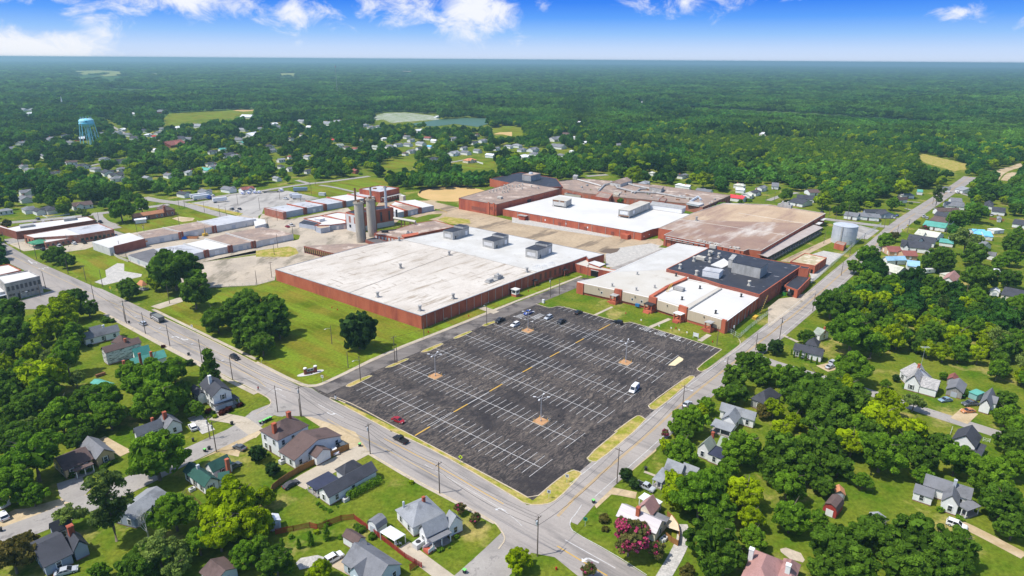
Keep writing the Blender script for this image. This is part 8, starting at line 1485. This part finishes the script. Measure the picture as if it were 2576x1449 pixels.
fence('board_fence','tall brown board fence curving between the cream house and the driveway',13,((938,175),(820,225),(700,285),(560,345),(430,410),(330,470),(230,540),(170,590),(140,680)),2.0, orf)
fence('picket_fence','dark red picket fence across the lawn behind the conifers',13,((200,1035),(380,1000),(545,965),(620,985),(740,940),(860,895),(990,880)),1.8, redf,'picket'); fence('picket_fence','bright red picket fence running down beside the concrete drive',13,((990,880),(1110,970),(1230,1060),(1360,1160),(1500,1270),(1600,1330),(1670,1370)),1.6, redf,'picket'); fence('gate_panel','red fence panel turned sideways at the end of the drive',13,((1550,1400),(1615,1350)),1.9, redf,'picket')
fence('deck_fence','brown curved board fence around the deck',23,((1560,850),(1620,900),(1665,970),(1682,1060),(1670,1150),(1600,1110),(1540,1060)),1.7, orf)
fence('chain_link_fence','grey chain link fence between the office block and mill street',22,((2165,440),(2285,505),(2400,400),(2576,265)),2.0, galv,'link'); fence('chain_link_fence','long chain link fence along the street by the steel tank',31,((440,1400),(640,1230),(830,1050),(980,920),(1135,820)),2.2, galv,'link',2.5); fence('chain_link_fence','thin chain link fence along the front edge of the cracked yard',11,((-400,1449),(0,1425),(190,1370)),1.8, galv,'link',3); fence('chain_link_fence','garden wire fence beside the green-roofed cottage',3,((1880,620),(2060,770)),1.2, rusty,'link')
fence('outfield_fence','low dark curved fence around the clay ball field',11,((1640,500),(1660,475),(1740,455),(1860,442),(2000,436),(2180,436)),1.6, darkm,'board',3); fence('wooden_fence','pale wooden fence at the white house, upper right',31,((2225,760),(2375,778)),1.8, orf); fence('board_fence','low white wall of boards at the orange-roofed house',11,((2200,180),(2285,205)),1.6, white_m); fence('white_gate','white rail fence left of the black gabled roof',33,((1830,40),(1850,-20)),1.2, trimw,'link'); fence('white_gate','white rail fence right of the black gabled roof',33,((2160,90),(2230,105)),1.2, trimw,'link'); fence('yard_wall','pale concrete wall in front of the white metal warehouse',1,((1105,1095),(1190,1150),(1290,1190)),1.6, creamr); fence('yellow_rail','yellow steel barrier at the edge of the cracked yard',11,((100,1160),(330,1135)),.9, CP['yellow'],'link'); fence('yellow_rail','yellow steel rail beside the dirt yard',11,((1850,665),(1920,695)),.9, CP['yellow'],'link'); fence('picket_fence','white picket fence before the small town houses, left',1,((430,725),(480,745),(700,712)),1.0, trimw,'picket')
# pergola on the terrace, tables
p = [G(T(13, *q),2.5) for q in ((1250,1002),(1395,1092),(1500,1030))]; d = p[2] - p[1]; e = p[0] - p[1]; r = thing('pergola','white slatted pergola with garden tables beneath it','pergola',(p[1].x, p[1].y,0)); b = MB(); A, B_, C_, D = Vector((0,0,0)), d, d + e, e
for q in (A, B_, C_, D): b.box(q.x - .1, q.x + .1, q.y - .1, q.y + .1,0,2.4)
b.build('post', trimw, r); b = MB()
for i in range(26): a = A.lerp(D, i / 25); c = B_.lerp(C_, i / 25); b.tube([(a.x, a.y,2.5),(c.x, c.y,2.5)],.11,4)
b.tube([(A.x, A.y,2.4),(D.x, D.y,2.4)],.12,4); b.tube([(B_.x, B_.y,2.4),(C_.x, C_.y,2.4)],.12,4); b.build('roof', trimw, r)
for k, q in enumerate(((1415,1140),(1452,1132))): 
    v = G(T(13, *q)); r = thing('garden_chair',('left','right')[k] + ' white garden chair in front of the pergola','chair',(v.x, v.y,0), BA + k); b = MB(); b.box(-.3,.3,-.3,.3,.4,.46); b.build('seat', trimw, r); b = MB(); b.box(-.3,.3,.25,.31,.46,.95); b.build('backrest', trimw, r); b = MB(); [b.box(x - .03, x + .03, y - .03, y + .03,0,.4) for x in (-.27,.27) for y in (-.27,.27)]; b.build('leg', trimw, r)
boxthing('metal_drum','brown rusty drum lying in the back garden by the green shed','drum',2,1015,885, BA, [('shell', rusty, [(-1.6,1.6,-.5,.5,.1,.9),(-1.6,1.6,-.35,.35,0,1.1)])])
boxthing('flag','flag on a leaning staff at the main street kerb','flag',1,645,1250, AA, [('staff', galv, [(-.03,.03,-.03,.03,0,4)]),('cloth', mat('flag_red',(.5,.05,.06)), [(.03,.9,-.02,.02,2.6,3.1),(.03,.9,-.02,.02,3.5,3.8)]),('canton', mat('flag_blue',(.04,.06,.3)), [(.03,.5,-.04,.04,3.2,3.5)])])
boxthing('tv_aerial','thin white television aerial above the patchy grey roof','aerial',32,1535,800,0, [('mast', galv, [(-.04,.04,-.04,.04,0,9)]),('elements', galv, [(-1.6,1.6,-.04,.04,8.6,8.7)] + [(x - .04, x + .04,-.8,.8,8.6,8.68) for x in (-1.4,-.7,0,.7,1.4)])])
# ---------------------------------------------------------------- woodland
import bisect
def inpoly(x, y, P):
    c = False; j = len(P) - 1
    for i in range(len(P)):
        if (P[i][1] > y) != (P[j][1] > y) and x < (P[j][0] - P[i][0]) * (y - P[i][1]) / (P[j][1] - P[i][1]) + P[i][0]: c = not c
        j = i
    return c
TLX = [-400,0,300,600,900,1180,1230,1400,1500,1700,2000,2300,2576,3000]
TLY = [238,240,262,272,272,285,330,365,392,420,438,432,452,470]
def treeline(x): 
    i = min(max(bisect.bisect(TLX, x),1), len(TLX) - 1); f = (x - TLX[i - 1]) / (TLX[i] - TLX[i - 1]); return TLY[i - 1] + f * (TLY[i] - TLY[i - 1])
WOODS = [ # dense blocks
 C(10,(1150,1290),(1230,1140),(1400,1120),(1560,1090),(1700,1180),(2000,1200),(2350,1150),(2576,1100)) + C(21,(350,100),(700,250),(750,330),(500,380),(260,290)) + C(11,(2576,300),(2350,330),(2340,430),(1830,430),(1500,465),(1330,420),(1330,360),(1150,330)),
 C(32,(470,70),(1000,0),(1900,0),(2100,130),(2300,215),(2700,180),(2700,1050),(2420,1010),(2300,1000),(2120,960),(1980,870),(1790,850),(1560,800),(1350,740),(1120,700),(1080,620),(900,500),(600,380),(480,340),(300,330),(440,180)),
 C(31,(450,1430),(700,1310),(900,1300),(1140,1330),(1300,1350),(1500,1400),(1700,1449),(450,1460)),
 C(33,(700,60),(1450,0),(1800,120),(1750,380),(1440,400),(900,380),(700,420),(500,330),(0,300),(0,60)),
 C(33,(2130,230),(2576,30),(2576,900),(2330,800),(2200,640),(2110,520),(2000,480)),
 C(2,(0,850),(90,700),(420,640),(640,700),(740,900),(560,1150),(900,1210),(870,1449),(0,1449)),
 C(31,(1250,430),(1500,400),(2050,440),(2576,450),(2576,560),(2250,570),(2020,560),(2000,480),(1540,430),(1250,560),(900,560),(700,480)),
]
CLEAR = [F for F in FIELDS] + [C(10,(1170,670),(1290,635),(1500,630),(1780,660),(1850,700),(1560,720),(1360,735)), C(10,(1560,745),(1720,720),(1850,700),(2100,685),(2330,688),(2350,740),(2230,775),(2000,745),(1800,770)),
  [(1932 + x * .4423,125.8 + y * .4423) for x, y in ((825,600),(880,590),(1130,650),(1125,680),(1060,690),(900,645))], C(31,(2260,370),(2300,290),(2380,240),(2576,190),(2576,225),(2500,300),(2440,375)), C(21,(2240,165),(2480,200),(2520,250),(2400,200),(2250,180)), C(21,(750,310),(960,300),(960,340),(800,345))] + FARF
WOODS += [[(1800,905),(1900,930),(2000,950),(2140,1000),(2250,1020),(2400,1060),(2560,1120),(2600,1200),(2440,1180),(2300,1200),(2200,1160),(2120,1210),(2080,1290),(2000,1290),(1920,1330),(1850,1449),(1760,1300),(1740,1200),(1780,1120),(1880,1080)], [(0,900),(180,960),(300,930),(440,950),(470,1060),(400,1080),(330,1080),(250,1130),(120,1100),(0,1130)], [(300,1330),(500,1250),(700,1250),(690,1449),(250,1449)]]
LOWSCRUB = [C(31,(0,-50),(700,-20),(1400,130),(1900,260),(1650,330),(1250,270),(800,250),(0,160)), C(21,(1250,0),(1800,-60),(2600,-60),(2600,160),(2200,120),(1700,60)), C(20,(1250,900),(1700,880),(2576,920),(2576,1000),(1500,960))]
OPEN = [C(1,(1600,560),(1900,590),(2600,430),(2600,1449),(0,1449),(0,800),(350,740),(1080,690)), C(11,(-10,470),(520,400),(1140,330),(1335,360),(1330,440),(1640,470),(2350,440),(2576,380),(2600,1449),(-10,1449)), C(21,(-10,330),(560,350),(980,320),(1300,390),(2200,500),(2600,560),(2600,1449),(-10,1449)),
        C(31,(0,590),(600,690),(1250,830),(1000,1010),(870,1180),(430,1449),(0,1449)), lot, C(2,(900,0),(2576,0),(2576,757),(2000,480),(1250,100))]
# yards, lawns and lots in the foreground where only the hand-placed trees stand
FG = C(2,(-200,-10),(2700,-10)) + C(32,(-100,330),(2700,100),(2700,2000)) + C(3,(-300,2000))
def roadpts():
    R = []
    for o in list(COL.objects):
        if o.type == 'MESH' and o.name.split('.')[0] in ('town_street','mill_street','main_street','side_street','lane','dirt_track','driveway','small_car_park','junction_street','clay_infield'):
            vs = [(v.co.x, v.co.y) for v in o.data.vertices]; n = len(vs) // 2
            if o.name.split('.')[0] in ('main_street','junction_street','small_car_park','clay_infield'): continue
            for i in range(n - 1):
                a = ((vs[i][0] + vs[n + i][0]) / 2,(vs[i][1] + vs[n + i][1]) / 2); c = ((vs[i + 1][0] + vs[n + i + 1][0]) / 2,(vs[i + 1][1] + vs[n + i + 1][1]) / 2); w = math.hypot(vs[i][0] - vs[n + i][0], vs[i][1] - vs[n + i][1]) / 2
                k = max(1, int(math.hypot(a[0] - c[0], a[1] - c[1]) / 4))
                for j in range(k): R.append((a[0] + (c[0] - a[0]) * j / k, a[1] + (c[1] - a[1]) * j / k, w))
    return R
GRID = {}
def gput(x, y, r):
    for i in range(int((x - r) // 20), int((x + r) // 20) + 1):
        for j in range(int((y - r) // 20), int((y + r) // 20) + 1): GRID.setdefault((i, j), []).append((x, y, r))
for x, y, w in roadpts(): gput(x, y, w + 3.5)
for x, y, r in HOUSES:
    gput(x, y, r + 4); d = math.hypot(x, y)
    for k in (9,17): gput(x - x / d * k, y - y / d * k,5.5)      # leave the side facing the lane open
def blocked(x, y, m=0):
    for a, b, r in GRID.get((int(x // 20), int(y // 20)),()):
        if (a - x) ** 2 + (b - y) ** 2 < (r + m) ** 2: return True
    return False
for x, y, R in TREES: gput(x, y, R * .9)
HPX = {}
for hx_, hy_, hr_ in HOUSES:
    u_, v_ = PX((hx_, hy_,3)); HPX.setdefault(int(u_ // 40), []).append((u_, v_, hr_ * CF / math.hypot(hx_, hy_)))
def hides(qx, qy, ty, rp):
    for k in (-1,0,1):
        for u, v, w in HPX.get(int(qx // 40) + k,()):
            if abs(u - qx) < rp * .8 + w * .35 and ty < v + 1 and qy > v: return True
    return False
sc = random.Random(21); SC = []; pts = []
def stand(x, y): return 1 + .4 * math.sin(x * .0041 + 1.3 * math.sin(y * .0033)) + .35 * math.sin(y * .0057 + 1.1 * math.sin(x * .0049 + 2)) + .2 * math.sin((x + y) * .013)
def vis(px, py): return -160 < px < CW + 160 and py < CH + 260
r = 135.0
MEAN = []
while r < 16000:
    s = max(8.6, r * .0078) if r > 900 else (8.6 if r > 480 else 8.0)
    na = int(1.62 * r / s)
    for i in range(na):
        a = math.pi / 2 + .81 - 1.62 * (i + sc.random() * .9) / na; rr = r + sc.uniform(-.5,.5) * s; x, y = rr * math.cos(a), rr * math.sin(a); q = PX((x, y,0)); qx, qy = q
        if not vis(qx, qy): continue
        R = s * sc.uniform(.50,.82) if r > 900 else sc.uniform(3.6,6.8)
        dense = qy < treeline(qx); w = False
        if not dense:
            w = any(inpoly(qx, qy, P) for P in WOODS)
            if not w:
                if any(inpoly(qx, qy, P) for P in OPEN): continue
                if qy > 560 and qx < 1250 and inpoly(qx, qy, FG): 
                    continue
                if qy > 700: continue
                if qx > 1900 and qy > 600 and sc.random() > .12: continue
                if sc.random() > .70: continue
        tq = PX((x, y, R * 1.9)); mq = (qx,(qy + tq[1]) / 2)
        if any(inpoly(a_, b_, P) for P in CLEAR for a_, b_ in (q, tq, mq)): continue
        if hides(qx, qy, tq[1], R * CF / r): continue
        if blocked(x, y, R * .45 if not dense else 0) : continue
        hn = stand(x, y); 
        if dense and r > 1100 and hn > 1.55 + .2 * sc.random(): continue
        sb = dense and any(inpoly(qx, qy, P) for P in LOWSCRUB)
        if sb:
            for _ in range(3): SC.append((r, x + sc.uniform(-7,7), y + sc.uniform(-7,7), R * sc.uniform(.3,.75),2))
            continue
        if dense: R *= .85 + .22 * stand(y * 1.7,-x * 1.3)
        SC.append((r, x, y, R,2 if sb else int(dense or w)))
    r += s * .92
SC.sort(key=lambda t: t[0])
nearN = max(0,298 - NTREE); ind = SC[:nearN]; rest = SC[nearN:]
kinds = ['g','o','g','o','g','p','o','y','l']
for r, x, y, R, d in ind:
    k = sc.choice(kinds) if sc.random() < .85 else 'y'
    if k == 'p' and not d: k = 'o'
    if d == 2: k = 'g'
    tree_at(x, y, R * (.8 if k == 'p' else 1), k, R * sc.uniform(1.0,1.35),'trees of the nearby woods')
print('TREES', NTREE,'rest', len(rest))
# the remaining woods: one object, crowns set out on points
me = bpy.data.meshes.new('woodland'); me.from_pydata([(x, y,0) for r, x, y, R, d in rest], [], [])
a = me.attributes.new('size','FLOAT_VECTOR','POINT'); v = []
for r, x, y, R, d in rest:
    hz = (min(R * sc.uniform(.95,1.35), sc.uniform(6.4,9.5)) if r < 1500 else sc.uniform(5.5,10.5)) * (.75 + .3 * stand(x * 1.4, y * 1.4) if d == 1 and r > 500 else 1)
    v += [R * 1.06, R * 1.06, hz]
a.data.foreach_set('vector', v)
a = me.attributes.new('turn','FLOAT_VECTOR','POINT'); a.data.foreach_set('vector', [c for _ in rest for c in (0,0, sc.uniform(0,6.28))])
a = me.attributes.new('pick','INT','POINT'); a.data.foreach_set('value', [sc.choice((4,6,4,4,4) if d == 2 else ((0,1,2,3,0,1,2,3,4,5,6) if r < 1200 else (0,1,2,3,0,1,2,3,5))) for r, x, y, R, d in rest])
wood = bpy.data.objects.new('woodland', me); COL.objects.link(wood); struct(wood,'stuff'); wood['label'] = 'mass of green treetops stretching through the town to the horizon'; wood['category'] = 'woodland'
ng = bpy.data.node_groups.new('set_out_crowns','GeometryNodeTree'); ng.interface.new_socket('Geometry', in_out='INPUT', socket_type='NodeSocketGeometry'); ng.interface.new_socket('Geometry', in_out='OUTPUT', socket_type='NodeSocketGeometry')
N = ng.nodes; L = ng.links; gi = N.new('NodeGroupInput'); go = N.new('NodeGroupOutput'); iop = N.new('GeometryNodeInstanceOnPoints'); iop.inputs['Pick Instance'].default_value = True
def named(n, t): x = N.new('GeometryNodeInputNamedAttribute'); x.data_type = t; x.inputs[0].default_value = n; return x.outputs[0]
L.new(gi.outputs[0], iop.inputs['Points']); L.new(named('size','FLOAT_VECTOR'), iop.inputs['Scale']); L.new(named('turn','FLOAT_VECTOR'), iop.inputs['Rotation']); L.new(named('pick','INT'), iop.inputs['Instance Index'])
# a sample of each crown, standing among the near trees
WK = []
srcs = []
for cm in CROWN['w'] + [CROWN['g'][0], CROWN['o'][0], CROWN['y'][0]]:
    found_o = next((o for o in COL.objects if o.type == 'MESH' and o.data == cm), None)
    if found_o is None:
        i = len(srcs); r_, x, y, R, d = rest[i * 7]; root = tree_at(x + 3, y + 3, R,'w', R * 1.2,'trees of the nearby woods'); found_o = root.children[0]; found_o.data = cm
    srcs.append(found_o)
g2i = N.new('GeometryNodeGeometryToInstance')
for o in reversed(srcs):
    oi = N.new('GeometryNodeObjectInfo'); oi.transform_space = 'ORIGINAL'; oi.inputs['As Instance'].default_value = False; oi.inputs['Object'].default_value = o
    tr = N.new('GeometryNodeTransform'); tr.inputs['Translation'].default_value = (0,0,.9); L.new(oi.outputs['Geometry'], tr.inputs[0]); L.new(tr.outputs[0], g2i.inputs[0])
L.new(g2i.outputs[0], iop.inputs['Instance']); L.new(iop.outputs[0], go.inputs[0])
md = wood.modifiers.new('crowns','NODES'); md.node_group = ng
# ---------------------------------------------------------------- haze
b = MB(); S = 25600; b.box(-S, S,-S, S,-2, CAM_H + 4); hz = b.build('haze', None if False else mat('haze_air',(.6,.7,.8))); struct(hz,'stuff'); hm = bpy.data.materials.new('haze_volume'); hm.use_nodes = True; nt = hm.node_tree; nt.nodes.clear(); out = nt.nodes.new('ShaderNodeOutputMaterial'); pv = nt.nodes.new('ShaderNodeVolumePrincipled'); pv.inputs['Density'].default_value = HAZE; pv.inputs['Color'].default_value = (.42,.70,.78,1); pv.inputs['Anisotropy'].default_value = 0.2
nt.links.new(pv.outputs[0], out.inputs['Volume']); hz.data.materials.clear(); hz.data.materials.append(hm)
finish_labels()
for o in list(COL.objects):
    if o.parent is None and 'kind' not in o and 'label' not in o and o.type not in ('CAMERA','LIGHT'): print('NOLABEL', o.name)
